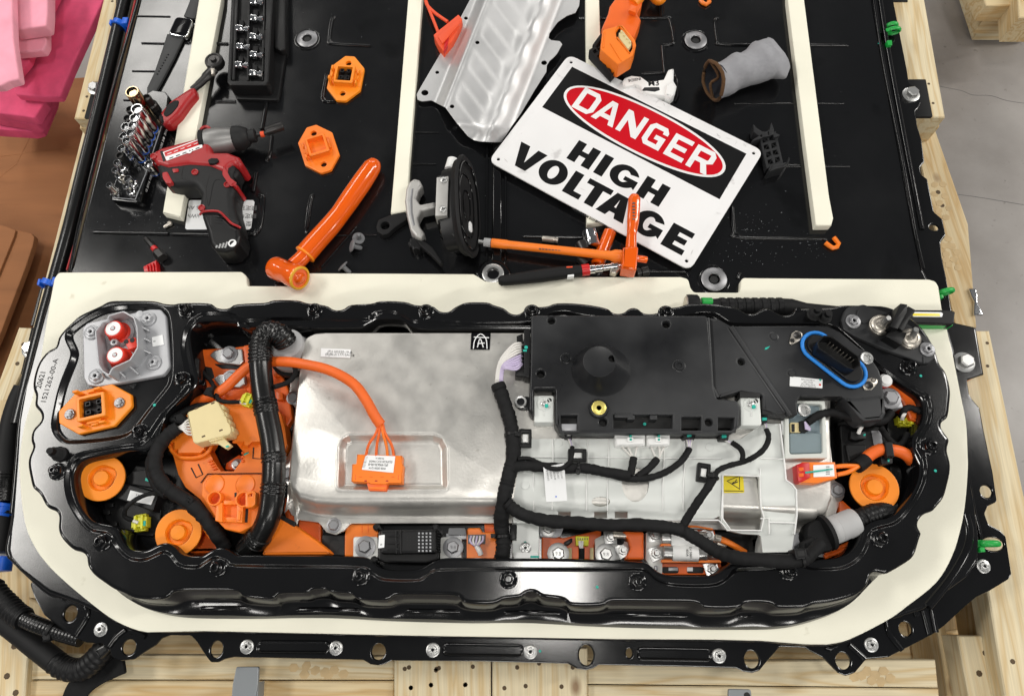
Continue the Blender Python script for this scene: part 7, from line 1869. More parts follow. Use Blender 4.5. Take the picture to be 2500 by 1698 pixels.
SK = ((952, 605, 1008, 765, 42, 'bronze', 'tall bronze coloured deep socket at the top end of the rail'), (1015, 665, 1058, 742, 27, 'gunm', 'black stepped adapter beside the bronze socket on the rail'),
      (895, 745, 930, 800, 24, 'gunm', 'dark socket behind the largest chrome deep socket'), (940, 745, 1058, 902, 36, 'chrome', 'largest chrome deep socket on the rail below the bronze one'),
      (880, 805, 915, 862, 25, 'gunm', 'dark socket left of the second chrome deep socket'), (928, 805, 1040, 955, 33, 'chrome', 'second largest chrome deep socket on the rail'),
      (870, 866, 938, 962, 31, 'chrome', 'wide chrome socket on the left row of the rail beside two deep ones'), (915, 855, 1025, 1000, 29, 'chrome', 'third chrome deep socket down the right row of the rail'),
      (858, 926, 902, 1000, 27, 'chrome', 'short chrome socket on the left row just below the wide one'), (902, 908, 1008, 1050, 27, 'chrome', 'fourth chrome deep socket down the right row of the rail'),
      (888, 952, 985, 1108, 25, 'chrome', 'fifth and last chrome deep socket of the right row'), (832, 1020, 892, 1086, 26, 'chrome', 'chrome socket alone in the middle of the left row of the rail'),
      (820, 1068, 878, 1132, 23, 'gunm', 'black socket in the middle of the left row of the rail'), (808, 1114, 852, 1172, 22, 'chrome', 'small stepped chrome socket below the black one'),
      (793, 1164, 834, 1216, 21, 'chrome', 'second smallest stepped chrome socket of the left row'), (878, 1226, 922, 1276, 23, 'chrome', 'small chrome socket on the right row near the lower end of the rail'),
      (870, 1276, 914, 1330, 22, 'chrome', 'last small chrome socket of the right row'), (762, 1260, 812, 1336, 19, 'chrome', 'smallest chrome socket at the lower left corner of the rail'),
      (850, 1215, 880, 1262, 18, 'nickel', 'small nickel hex bit between the lower sockets'), (1028, 1122, 1075, 1190, 28, 'chrome', 'chrome ring socket half hidden by the impact driver'))
for tx, ty, bx, by, r, m, lab in SK:
    bp = W(q1('A0', bx, by), RZ); z = min((abs((W(q1('A0', tx, ty), RZ + k * .001) - bp).to_2d().length) + 0, k) for k in range(8, 90))[1] * .001
    z = max(.014, z); r_ = r * K * .00086; o = thing('socket', lab, 'socket', bp, 'sockets standing on the black rail'); t = Matrix.Translation(bp) @ Matrix.Rotation(random.random(), 4, 'Z')
    flare = 1.35 if 'stepped' in lab or 'small' in lab else 1.0
    MB().lathe([(r_ * flare, 0), (r_ * flare, z * .32), (r_ * flare * .97, z * .35), (r_, z * .42), (r_, z - r_ * .12), (r_ * .93, z), (r_ * .80, z), (r_ * .76, z - r_ * .15), (r_ * .74, z - .004)], t, 24).build('socket_wall', M_[m], o, 40)
    hexo = ell((0, 0), r_ * .75, n=6)
    b = MB(); b.loft([[(p.x, p.y, z - .0012) for p in hexo][::-1], [(p.x * .98, p.y * .98, z * .45) for p in hexo][::-1]], True, t); b.face(*range(6, 12)); b.build('socket_bore', M_['dark'], o)
    if m == 'chrome' and r > 24: MB().lathe([(r_ * 1.01, z * .08), (r_ * 1.01, z * .12)], t, 20).build('blue_band', M_['blue'], o)

# ---- bit socket case
bc_ = thing('bit_case', 'black plastic case tray for bit sockets at the top edge beside the cream strip', 'tool case', W(q1('A1', 320, 300), 0))
CZ = .038
oc3 = rnd(Ws(Q('A1', (192, -240), (482, -240), (440, 560), (424, 588), (172, 586), (152, 562)), CZ), .004)
MB().ext(oc3, 0, CZ, .003, holes=[rnd(Ws(Q('A1', (222, -220), (424, -220), (404, 556), (182, 552)), CZ), .002)]).build('case_frame', M_['blkpl'], bc_)
MB().ext(rnd(Ws(Q('A1', (182, 552), (404, 556), (424, -220), (222, -220)), CZ - .008), .002), .0, CZ - .010, 0).build('case_floor', M_['blkpl'], bc_)
PL('case_lid', Q('A1', (470, -240), (552, -240), (555, 340), (520, 350), (478, 330)), 0, .022, M_['blkpl'], bc_, r=.004, bev=.003)
PL('case_base', Q('A1', (170, 590), (200, 620), (215, 680), (500, 690), (515, 640), (560, 340), (440, 300)), 0, .008, M_['blkpl'], bc_, r=.005, bev=.003)
for pts in (((212, -200), (235, -200), (206, 548), (188, 546)), ((296, -200), (312, -200), (302, 552), (288, 550)), ((404, -200), (418, -200), (402, 552), (392, 550))): PL('case_rib', Q('A1', *pts), .02, CZ - .001, M_['blkpl'], bc_)
bits = ((258, 200, 'first'), (262, 325, 'second'), (254, 450, 'third')), ((356, 18, 'first'), (356, 130, 'second'), (352, 256, 'third'), (356, 380, 'fourth'), (352, 508, 'fifth'))
for cname, lst in zip(('left', 'right'), bits):
    for x, y, nth in lst:
        a, b_ = W(q1('A1', x - 40, y - 3), CZ - .002), W(q1('A1', x + 50, y + 3), CZ - .002); d = b_ - a; L = d.length; t = zaxis(a, d)
        o = thing('bit_socket', f'{nth} chrome bit socket from the top in the {cname} column of the case', 'bit socket', a, 'chrome bit sockets in the case')
        MB().lathe([(.0066, 0), (.0078, .001), (.0078, L * .46), (.0068, L * .52), (.004, L * .54)], t, 18).build('socket_end', M_['chrome'], o, 40)
        MB().lathe([(.0044, L * .5), (.0044, L * .72), (.0066, L * .74), (.0066, L * .96), (.005, L)], t @ Matrix.Rotation(.3, 4, 'Z'), 12).build('bit', M_['chrome'], o, 25)
        PL('bit_slot', Q('A1', (x - 22, y - 62), (x + 10, y - 62), (x + 8, y - 24), (x - 24, y - 24)), CZ - .012, CZ - .004, M_['rubber'], bc_, r=.001)
PL('case_latch', Q('A1', (395, 210), (418, 208), (416, 330), (392, 332)), .02, CZ - .002, M_['blkpl'], bc_, r=.001)

# ---- impact driver
dv_ = thing('impact_driver', 'red and black cordless impact driver lying across the cream strip', 'impact driver', W(q1('A0', 1400, 1150), 0))
gtool = mat('driver_grey_rubber', (.012, .012, .0125), .55, spec=.3, bump=.05, bs=400)
def ab(*p): return [q1('A0', x, y) for x, y in p]
zt_ = .05
PL('grip_shell', ab((1062, 1108), (1180, 1080), (1560, 1080), (1650, 1110), (1604, 1180), (1598, 1230), (1618, 1285), (1602, 1340), (1610, 1420), (1640, 1520), (1650, 1572), (1560, 1540), (1500, 1480), (1380, 1480), (1362, 1400), (1374, 1330), (1330, 1268), (1200, 1272), (1130, 1258), (1085, 1190)), .004, zt_, gtool, dv_, r=.008, bev=.012, seg=5)
PL('red_shell', ab((1028, 1065), (1062, 1032), (1110, 1008), (1405, 928), (1448, 985), (1450, 1040), (1560, 1040), (1640, 1070), (1666, 1120), (1642, 1150), (1600, 1128), (1570, 1152), (1564, 1190), (1604, 1250), (1634, 1262), (1618, 1292), (1556, 1245), (1516, 1172), (1440, 1140), (1300, 1130), (1150, 1150), (1066, 1122)), .006, zt_ + .004, M_['dred'], dv_, r=.005, bev=.009, seg=4)
a, b_ = W(q1('A0', 1432, 988), .034), W(q1('A0', 1640, 952), .034); d = b_ - a; L = d.length; t = zaxis(a, d)
MB().lathe([(.019, -.006), (.0248, -.004), (.0258, .004), (.0258, L * .35), (.0238, L * .6), (.0205, L * .85), (.019, L)], t, 32).build('gear_nose', M_['cast2'], dv_, 40)
MB().lathe([(.0258, -.010), (.0268, -.009), (.0268, -.002), (.0258, -.001)], t, 32).build('nose_band', M_['rubber'], dv_, 40)
MB().lathe([(.0215, L * .86), (.0235, L * .9), (.0225, L * 1.12), (.0165, L * 1.32), (.0135, L * 1.36), (.0125, L * 1.36), (.0125, L * 1.56), (.0105, L * 1.58), (.004, L * 1.58)], t, 28).build('nose_boot', gtool, dv_, 40)
MB().lathe([(.0036, L * 1.55), (.0036, L * 2.0)], t, 6).build('bit_shaft', M_['gunm'], dv_, 40)
MB().lathe([(.0055, L * 1.74), (.0055, L * 1.86)], t, 14).build('bit_band', M_['salmon'], dv_, 40)
a2, b2_ = W(q1('A1', 420, 905), .034), W(q1('A1', 538, 868), .034); t2 = zaxis(a2, b2_ - a2); L2 = (b2_ - a2).length
MB().lathe([(.006, 0), (.0085, .001), (.0085, L2 - .001), (.0078, L2), (.0055, L2), (.005, L2 - .006), (0, L2 - .006)], t2, 20).build('hex_socket', M_['gunm'], dv_, 40)
p = W(q1('A0', 1418, 908), .036); MB().tube(ell((p.x, p.y), .0085, n=16) and [Vector((q.x, q.y, .040)) for q in ell((p.x, p.y), .0085, n=16)], .003, 8, closed=True).build('strap_loop', M_['dred'], dv_)
lbq = ((1120, 1048), (1386, 950), (1392, 1014), (1146, 1106))
o = label('name_plate', 'A0', lbq, zt_ + .0046, dv_, m='paper')
PL('name_field', ab((1128, 1048), (1380, 956), (1384, 992), (1136, 1078)), zt_ + .004, zt_ + .0054, M_['red'], o)
for k in range(5):
    f = .08 + k * .18; a = (1130 + f * 250, 1064 - f * 92); PL('white_stroke', ab((a[0], a[1]), (a[0] + 30, a[1] - 12), (a[0] + 30, a[1] - 6), (a[0], a[1] + 5)), zt_ + .005, zt_ + .0057, M_['paper'], o)
    PL('black_stroke', ab((a[0] + 14, a[1] + 28), (a[0] + 42, a[1] + 18), (a[0] + 42, a[1] + 25), (a[0] + 14, a[1] + 36)), zt_ + .004, zt_ + .0055, M_['ink'], o)
p = W(q1('A0', 1302, 1040), zt_ + .005); MB().lathe([(.005, 0), (.005, .0006), (.0028, .0006), (.0028, .0002), (0, .0002)], Matrix.Translation(p), 16).build('round_logo', M_['paper'], o)
PL('side_vent', ab((1098, 1040), (1118, 1034), (1140, 1104), (1122, 1112)), zt_ - .01, zt_ + .0045, M_['dark'], dv_, r=.001)
PL('switch', ab((1428, 1100), (1452, 1086), (1496, 1088), (1502, 1108), (1478, 1126), (1436, 1124)), zt_, zt_ + .0075, M_['rubber'], dv_, r=.002, bev=.001)
PL('red_vent', ab((1112, 1185), (1150, 1178), (1194, 1262), (1140, 1258), (1118, 1225)), .01, zt_ + .0015, M_['dred'], dv_, r=.003, bev=.002)
PL('red_vent', ab((1180, 1160), (1226, 1158), (1228, 1180), (1192, 1186)), .01, zt_ + .0015, M_['dred'], dv_, r=.002)
for x, y in ((1342, 1185), (1564, 1270), (1388, 1430), (1064, 1082)):
    p = W(q1('A0', x, y), zt_); MB().lathe([(.0062, -.004), (.006, .001), (.0045, .0005), (.004, -.001), (0, -.001)], Matrix.Translation(p + Vector((0, 0, .001 if y > 1100 else .004))), 18).build('case_screw', M_['dred'], dv_, 40)
PL('trigger', ab((1584, 1160), (1602, 1135), (1640, 1148), (1640, 1190), (1618, 1225), (1592, 1225)), .014, .044, gtool, dv_, r=.004, bev=.006, seg=3)
for pts in (((1440, 1210), (1415, 1300), (1428, 1400), (1440, 1400), (1460, 1290), (1480, 1240), (1520, 1232)), ((1260, 1150), (1250, 1220), (1300, 1240))):
    MB().tube(smo([W(q1('A0', *p), zt_ + .0001) for p in pts], 3, False), .0006, 5).build('grip_seam', M_['dark'], dv_)
bt = PL('battery', Q('B0', (1382, 352), (1402, 332), (1500, 332), (1540, 362), (1592, 412), (1646, 440), (1656, 492), (1640, 545), (1600, 585), (1545, 602), (1480, 598), (1440, 548), (1424, 480)), .004, zt_ + .002, M_['blkpl'], dv_, r=.006, bev=.009, seg=4)
MB().tube(smo([W(q1('B0', *p), zt_ - .003 if i in (0, 6) else zt_ + .001) for i, p in enumerate(((1376, 350), (1400, 328), (1500, 326), (1548, 364), (1592, 408), (1630, 426), (1654, 440)))], 3, False), .0022, 7).build('red_trim', M_['dred'], dv_)
for x in (1452,): PL('battery_groove', Q('B0', (x - 8, 350), (x + 4, 350), (x + 6, 420), (x - 6, 420)), zt_, zt_ + .0024, M_['dark'], bt)
for k in range(3): PL('battery_rib', Q('B0', (1475, 362 + k * 20), (1530, 365 + k * 20), (1532, 370 + k * 20), (1476, 368 + k * 20)), zt_, zt_ + .0026, M_['rubber'], bt)
dq = W(q1('B0', 1570, 560), 0) - W(q1('B0', 1490, 545), 0)
for k in range(4): text('print_line', ('IIIIIIIIII', 'IIIIIIII', 'IIIIIII', 'IIII')[k], .0048, W(q1('B0', 1555 - k * 22, 556 + k * 4), zt_ + .0022), dq.cross(Vector((0, 0, 1))) if k < 0 else Vector((-dq.y, dq.x, 0)) * -1, M_['paper'], bt)
MB().lathe([(.0072, 0), (.0072, .0006), (.0048, .0006), (.0048, .0001)], Matrix.Translation(W(q1('B0', 1598, 545), zt_ + .0018)), 18).build('ring_logo', M_['paper'], bt)
# label on the sheet under the driver
lp = PL('paper_label', Q('B0', (1298, 255), (1310, 248), (1740, 248), (1750, 260), (1726, 438), (1714, 450), (1282, 450), (1272, 440)), .0003, .0010, M_['paper'], None, r=.003)
tag(lp, 'white paper label with rating print on the sheet under the impact driver', 'label')
dl = W(q1('B0', 1300, 300), 0) - W(q1('B0', 1700, 300), 0)
for x, y, s in ((1330, 300, '5 Ah'), (1332, 356, 'kWh'), (1688, 302, '额定容量'), (1684, 356, '额定电压'), (1690, 410, '型号')): text('print_line', s, .011, W(q1('B0', x, y), .0012), dl, M_['inkg'], lp)

# ---- orange insulated tools
hm = thing('insulated_ratchet', 'thick glossy orange insulated torque handle with a round head by the foam edge', 'insulated tool', W(q1('B1', 700, 600), 0))
hpts = Q3('A1', (1172, 1112, .020), (1150, 1150, .020), (1090, 1240, .020), (1000, 1370, .020), (930, 1470, .020)) + Q3('B1', (860, 430, .020), (770, 530, .020), (690, 622, .020))
hr_ = [.011, .0165, .0182, .0182, .0172, .0180, .0185, .0188]
s_ = smo(hpts, 5, False); n = len(s_); rr = []
for i in range(n):
    f = i / (n - 1) * 7; k = min(6, int(f)); f -= k; rr.append(hr_[k] * (1 - f) + hr_[k + 1] * f)
b = MB(); dd = (s_[0] - s_[1]).normalized()
b.tube([s_[0] + dd * .004, s_[0] + dd * .002] + s_, [.004, .008] + rr, 24); b.build('handle', M_['gorange'], hm, 60)
t = zaxis(s_[-1], s_[-1] - s_[-2]); MB().lathe([(.0182, -.003), (.0194, -.001), (.0194, .0012), (.0178, .002)], t, 28).build('collar_edge', M_['yorange'], hm, 60)
pipe('neck', Q3('B1', (700, 610, .021), (660, 655, .022), (610, 700, .024)), .0135, M_['gorange'], hm, 20)
a, b_ = W(q1('B1', 478, 712), .020), W(q1('B1', 652, 785), .044); t = zaxis(a, b_ - a); L = (b_ - a).length
MB().lathe([(.012, -.004), (.019, .0), (.0205, .004), (.0200, L * .35), (.0185, L * .5), (.0205, L * .66), (.0212, L - .002), (.0205, L)], t, 30).build('head', M_['gorange'], hm, 60)
MB().lathe([(.0208, L - .0015), (.0212, L + .0005), (.0200, L + .0022), (.0170, L + .0022), (.0162, L - .002)], t, 30).build('head_ring', mat('ochre_ring', (.75, .38, .02), .4), hm, 60)
MB().lathe([(.0164, L - .003), (.0105, L - .001), (.0095, L + .003), (.006, L + .0055), (0, L + .006)], t, 26).build('head_button', M_['gorange'], hm, 60)
ex = thing('insulated_extension', 'long slim orange insulated extension bar with grey collar and steel tip', 'insulated tool', W(q1('B2', 1000, 590), 0))
a, b_ = W(q1('B2', 560, 543), .022), W(q1('B2', 1475, 640), .030); t = zaxis(a, b_ - a); L = (b_ - a).length
MB().lathe([(.006, 0), (.0082, .001), (.0082, L * .12), (.0074, L * .13), (.0074, L * .40), (.0078, L * .86), (.0085, L * .90), (.0115, L * .93), (.0118, L * .97), (.0095, L)], t, 22).build('bar', M_['orange'], ex, 60)
MB().lathe([(.004, -L * .055), (.0078, -L * .053), (.0078, -.001), (.006, 0)], t, 20).build('grey_collar', M_['gcollar'], ex, 40)
MB().lathe([(.002, -L * .10), (.0036, -L * .095), (.0036, -L * .05)], t, 12).build('steel_tip', M_['steel'], ex, 40)
dt = (b_ - a); dt.z = 0
for k in range(7): PL('print_dash', Q('B2', (890 + k * 22, 578 + k * 2), (905 + k * 22, 580 + k * 2), (905 + k * 22, 584 + k * 2), (890 + k * 22, 582 + k * 2)), .030, .0335, M_['inkg'], ex)
th = thing('insulated_driver', 'upright orange insulated handle with a square head resting on the danger sign', 'insulated tool', W(q1('B2', 1520, 560), .02))
s_ = smo(Q3('B2', (1548, 212, .050), (1546, 240, .049), (1542, 320, .046), (1536, 400, .044), (1528, 480, .042), (1522, 590, .042)), 4, False)
rr = []
for i in range(len(s_)):
    f = i / (len(s_) - 1) * 5; k = min(4, int(f)); f -= k; q = (.0065, .0108, .0108, .0105, .0085, .0098); rr.append(q[k] * (1 - f) + q[k + 1] * f)
MB().tube([s_[0] + (s_[0] - s_[1]) * .4] + s_, [.003] + rr, 20, flat=.8).build('grip', M_['gorange'], th, 60)
PL('square_head', Q('B2', (1468, 572), (1560, 562), (1574, 575), (1562, 722), (1552, 730), (1462, 716), (1460, 706)), .022, .052, M_['gorange'], th, r=.003, bev=.003, seg=3)
pipe('nib', Q3('B2', (1560, 650, .04), (1600, 655, .04), (1628, 660, .038)), .006, M_['gorange'], th, 12)
for k in range(6): PL('print_dash', Q('B2', (1534, 262 + k * 22), (1552, 263 + k * 22), (1551, 270 + k * 22), (1533, 269 + k * 22)), .05, .0588 - k * .0009, M_['inkg'], th)
h2 = thing('insulated_socket', 'short orange insulated tube lying under the slim extension bar', 'insulated tool', W(q1('B2', 1330, 580), 0))
a, b_ = W(q1('B2', 1378, 468), .0125), W(q1('B2', 1292, 690), .0125); t = zaxis(a, b_ - a); L = (b_ - a).length
MB().lathe([(.009, -.002), (.0112, .0), (.0115, L * .5), (.0120, L * .9), (.0122, L), (.0085, L + .001), (.008, L - .006), (0, L - .006)], t, 24).build('tube', M_['gorange'], h2, 40)
# magnetic pick-up tool
mg = thing('pickup_tool', 'telescopic pick-up tool with black grip and red ring lying on the foam edge', 'pick-up tool', W(q1('B2', 900, 770), .012))
a, b_ = W(q1('B2', 618, 806), .026), W(q1('B2', 1185, 732), .026); t = zaxis(a, b_ - a); L = (b_ - a).length
MB().lathe([(.005, -.002), (.0088, .002), (.0095, .008), (.0118, L * .5), (.0118, L * .7), (.0105, L * .92), (.0098, L)], t, 22).build('grip', M_['rubber'], mg, 50)
MB().lathe([(.0102, L - .0005), (.0102, L + .0125), (.0085, L + .0135)], t, 22).build('red_ring', M_['red'], mg, 40)
MB().lathe([(.0082, L + .013), (.0082, L + .022), (.0070, L + .023), (.0070, L + .036), (.006, L + .037), (.006, L + .05), (.0072, L + .051), (.0072, L + .062), (.0045, L + .063), (.0045, L + .085)], t, 18).build('shaft', M_['chrome'], mg, 40)
PL('magnet_tip', Q('B2', (1380, 690), (1460, 686), (1462, 705), (1420, 752), (1380, 745)), .014, .028, M_['nickel'], mg, r=.002, bev=.002)
PL('grip_mark', Q('B2', (1088, 762), (1130, 757), (1132, 772), (1084, 778)), .028, .0385, M_['paper'], mg, r=.001); PL('grip_mark', Q('B2', (1078, 704), (1122, 702), (1120, 712), (1080, 714)), .03, .0372, M_['salmon'], mg)


def cyl(name, lab, cat, c, a, b, z, r, m, bore=True, steps=()):
    a, b_ = W(q1(c, *a), z), W(q1(c, *b), z); t = zaxis(a, b_ - a); L = (b_ - a).length
    pr = [(r * .8, 0), (r, .001)] + [(r * k, L * f) for f, k in steps] + [(r, L - .001), (r * .9, L)] + ([(r * .66, L), (r * .62, L - .006), (0, L - .006)] if bore else [(0, L)])
    o = MB().lathe(pr, t, 22).build(name, M_[m], None, 40); return tag(o, lab, cat)


cyl('chrome_socket', 'large chrome socket lying beside the short orange tube', 'socket', 'B2', (1262, 572), (1236, 462), .016, .0135, 'chrome', True, ((.45, 1), (.5, .96), (.55, 1)))
cyl('steel_adapter', 'small steel square drive adapter on the black sheet', 'adapter', 'B2', (1022, 526), (912, 514), .007, .0055, 'nickel', False, ((.12, 1), (.14, .8), (.2, .8), (.22, 1)))
cyl('black_socket', 'upper dull black socket behind the slim orange bar', 'socket', 'B2', (1205, 600), (1176, 540), .012, .0115, 'gunm')
cyl('black_socket', 'lower dull black socket between the slim orange bar and the pick-up tool', 'socket', 'B2', (1170, 640), (1222, 690), .010, .0095, 'gunm')
o = cyl('black_adapter', 'short black adapter with a cross hole at the foam edge right of the tools', 'adapter', 'B2', (1556, 752), (1640, 732), .011, .0095, 'gunm', False, ((.3, 1), (.34, .75), (.42, .75), (.46, 1)))

# ---- suction lifter
sc_ = thing('suction_lifter', 'black suction cup lifter with a grey T handle standing on edge', 'suction lifter', W(q1('B2', 330, 300), 0))
PL('t_handle', Q('B1', (1404, 122), (1440, 97), (1478, 108), (1500, 150), (1472, 186), (1458, 240), (1480, 276), (1585, 256), (1592, 300), (1494, 320), (1466, 372), (1480, 430), (1512, 472), (1492, 512), (1450, 500), (1410, 450), (1386, 350), (1374, 250), (1384, 165)), .012, .036, M_['cast'], sc_, r=.004, bev=.005, seg=3)
PL('handle_groove', Q('B1', (1420, 172), (1436, 165), (1428, 240), (1430, 330), (1446, 420), (1432, 428), (1412, 340), (1408, 250)), .03, .0364, M_['dsteel'], sc_, r=.001)
PL('side_block', Q('B2', (185, 78), (262, 70), (345, 20), (352, 500), (300, 500), (250, 440), (180, 370)), .004, .066, M_['blkpl'], sc_, r=.003, bev=.004)
PL('grey_plate', Q('B2', (186, 92), (268, 84), (258, 354), (176, 358)), .05, .078, M_['cast'], sc_, r=.001, bev=.001)
for x, y in ((234, 112), (230, 312)):
    o = MB().lathe([(.0062, 0), (.0062, .0015), (.0045, .0028), (0, .003)], Matrix.Translation(W(q1('B2', x, y), .078)), 18).build('plate_screw', M_['steel'], sc_, 40)
    for a in (.4, 1.97): MB().box(.007, .0012, .0006, Matrix.Translation(W(q1('B2', x, y), .0808)) @ Matrix.Rotation(a, 4, 'Z'), .0002).build('cross_slot', M_['dark'], o)
cen = W(q1('B2', 405, 285), .05); yv = (W(q1('B2', 395, -90), .05) - W(q1('B2', 415, 580), .05)).normalized(); nn = Vector((.93, 0, .37)); nn = (nn - yv * nn.dot(yv)).normalized(); xv = yv.cross(nn)
fm = Matrix((yv, nn.cross(yv), nn)).transposed().to_4x4(); fm.translation = cen
ov = [Vector((.098 * math.copysign(abs(math.cos(t)) ** .8, math.cos(t)), .047 * math.copysign(abs(math.sin(t)) ** .8, math.sin(t)))) for t in (2 * math.pi * k / 48 for k in range(48))]
b = MB(); ids = b.loft([r3(off(ov, .006), -.014), r3(off(ov, .004), -.006), r3(ov, -.003), r3(ov, .0), r3(off(ov, .003), .002), r3(off(ov, .006), .001), r3(off(ov, .018), -.004)], True, fm); b.cap([off(ov, .018)], [ids[-1]]); b.build('suction_cup', M_['rubber'], sc_, 50)
for f_ in (.86, .62, .30): MB().tube([fm @ Vector((p.x * f_, p.y * f_ * .96, .0012 if f_ > .8 else -.0036)) for p in ov], .0016, 6, closed=True).build('cup_ring', M_['paint'], sc_, 60)
b = MB(); o9 = [Vector((p.x * .82, p.y * .72)) for p in ov]; i9 = b.loft([r3(o9, -.04), r3(o9, -.006)], True, fm); b.cap([o9], [i9[0]], False); b.build('cup_body', M_['blkpl'], sc_, 50)
MB().box(.02, .012, .002, fm @ T(-.036, -.012, -.004), .0008, .005).build('glare_patch', M_['paper'], sc_)  # white plate standing in for the glare on the cup face
cyl('white_tube', 'short white plastic tube behind the suction lifter', 'tube', 'A2', (280, 1172), (302, 1098), .030, .011, 'white', False)
MB().lathe([(.0125, 0), (.0125, .008)], zaxis(W(q1('B2', 260, 440), .03), (0, -1, .2)), 16).build('pivot', M_['nickel'], sc_)
# rubber bits
rb = PL('rubber_tab', Q('B1', (1176, 430), (1192, 382), (1280, 346), (1372, 326), (1396, 345), (1390, 382), (1302, 440), (1262, 480), (1222, 490), (1186, 466)), .001, .014, M_['rubber'], None, r=.004, bev=.003, holes=[ell(W(q1('B1', 1240, 422), .014), .0075, n=18)])
tag(rb, 'flat black rubber tab with a round hole below the cream strip', 'rubber tab')
kb = thing('ribbed_grip', 'black ribbed knob on a short strap below the suction lifter', 'knob', W(q1('B1', 1480, 580), 0))
p = W(q1('B1', 1470, 580), 0); MB().ext([Vector((p.x + .015 * (1 + .09 * math.cos(10 * t)) * math.cos(t), p.y + .013 * (1 + .09 * math.cos(10 * t)) * math.sin(t))) for t in (2 * math.pi * k / 80 for k in range(80))], 0, .022, .003).build('knob', M_['blkpl'], kb)
PL('strap', Q('B1', (1440, 500), (1500, 520), (1570, 575), (1640, 680), (1622, 692), (1550, 620), (1480, 560)), .016, .026, M_['rubber'], kb, r=.002, bev=.002)
# push rivets
for x, y, dx, dy, lab in ((1058, 512, 40, 10, 'upper grey push rivet of the pair on the black sheet'), (1012, 562, 45, 12, 'lower grey push rivet of the pair on the black sheet'), (948, 702, 40, 38, 'single grey push rivet lying near the foam edge')):
    a, b_ = W(q1('B1', x, y), .011), W(q1('B1', x + dx, y + dy), .004); t = zaxis(a, b_ - a)
    if x == 1058: t = zaxis(W(q1('B1', x, y), .002), Vector((.25, -.1, 1)))
    o = MB().lathe([(.004, -.002), (.0105, -.001), (.0115, .0), (.0105, .0015), (.005, .002), (.0042, .004), (.0042, .016), (.0028, .0185), (0, .019)], t, 20).build('push_rivet', M_['grey'], None, 40); tag(o, lab, 'rivet', 'grey push rivets')
o = cyl('steel_pin', 'tiny steel screw lying by the end of the left cream strip', 'screw', 'B0', (1128, 438), (1180, 402), .004, .0032, 'nickel', False, ((.6, 1), (.62, 1.5), (.9, 1.5)))
sbx = thing('hex_bit', 'black hex driver bit with a red ring on the sheet at the left', 'driver bit', W(q1('B0', 1060, 580), 0))
a, b_ = W(q1('B0', 998, 508), .006), W(q1('B0', 1118, 648), .010); t = zaxis(a, b_ - a); L = (b_ - a).length
MB().lathe([(.0035, 0), (.0045, .002), (.0045, L * .5)], t, 6).build('bit_shank', M_['gunm'], sbx, 25); MB().lathe([(.0056, L * .48), (.0056, L * .62)], t, 16).build('red_ring', M_['red'], sbx, 40); MB().lathe([(.0055, L * .62), (.0095, L * .72), (.0098, L), (.006, L)], t, 6).build('hex_end', M_['gunm'], sbx, 25)
rc = thing('red_clip', 'small red ribbed plastic clip at the foam edge on the left', 'clip', W(q1('B0', 1040, 710), 0))
PL('clip_base', Q('B0', (985, 706), (1010, 692), (1075, 660), (1090, 738), (990, 738)), .0, .010, M_['red'], rc)
for k in range(4): PL('clip_rib', Q('B0', (1005 + k * 20, 696 - k * 8), (1013 + k * 20, 692 - k * 8), (1020 + k * 20, 736), (1012 + k * 20, 738)), .0, .015, M_['red'], rc)
for c, pts, lab in (('B4', ((436, 542, .004), (462, 562, .004), (488, 578, .004), (516, 572, .004), (528, 548, .006), (508, 524, .006), (494, 506, .006)), 'bent orange plastic clip on the sheet below the right cream strip'), ('A3', ((872, 2, .004), (890, 22, .004), (912, 32, .004), (936, 14, .005), (925, -15, .005)), 'bent orange plastic clip cut by the top edge of the photo')):
    o = MB().tube([W(q1(c, x, y), z) for x, y, z in [(a[0], a[1], a[2]) for a in pts]], .0042, 7).build('orange_clip', M_['orange'], None, 40); tag(o, lab, 'clip', 'bent orange clips')
o = PL('orange_tip', Q('C5', (1425, 475), (1478, 442), (1492, 466), (1440, 492)), -.058, -.03, M_['orange'], None, r=.001); tag(o, 'orange tag end poking out at the right corner of the case', 'tag end')

# ---- clips along the edges
def gclip(c, x, y, z, s, rot, lab, m='green', n=2):
    p = W(q1(c, x, y), z); o = thing('edge_clip', lab, 'clip', p, 'green clips along the right edge' if m == 'green' else 'blue clips along the left pipe')
    fm = Matrix.Translation(p) @ Matrix.Rotation(rot, 4, 'Z')
    for k in range(n):
        r_ = MB(); pts = [fm @ Vector((s * math.cos(t) * (1 if k == 0 else .8), (k - (n - 1) / 2) * s * .9, s * .6 * math.sin(t) + s * .3)) for t in (2 * math.pi * j / 20 for j in range(20))]
        r_.tube(pts, s * .22, 8, closed=True, up=(0, 1, 0), flat=1.5).build('clip_ring', M_[m], o, 60)
    MB().box(s * 1.2, s * 1.3 * n * .6, s * .5, fm @ T(-s * .9, 0, -s * .1), s * .08).build('clip_base', M_[m], o)
    MB().box(s * .5, s * .5, s * .9, fm @ T(-s * 1.2, -s * .7, 0), s * .06).build('clip_tooth', M_[m], o)
    return o


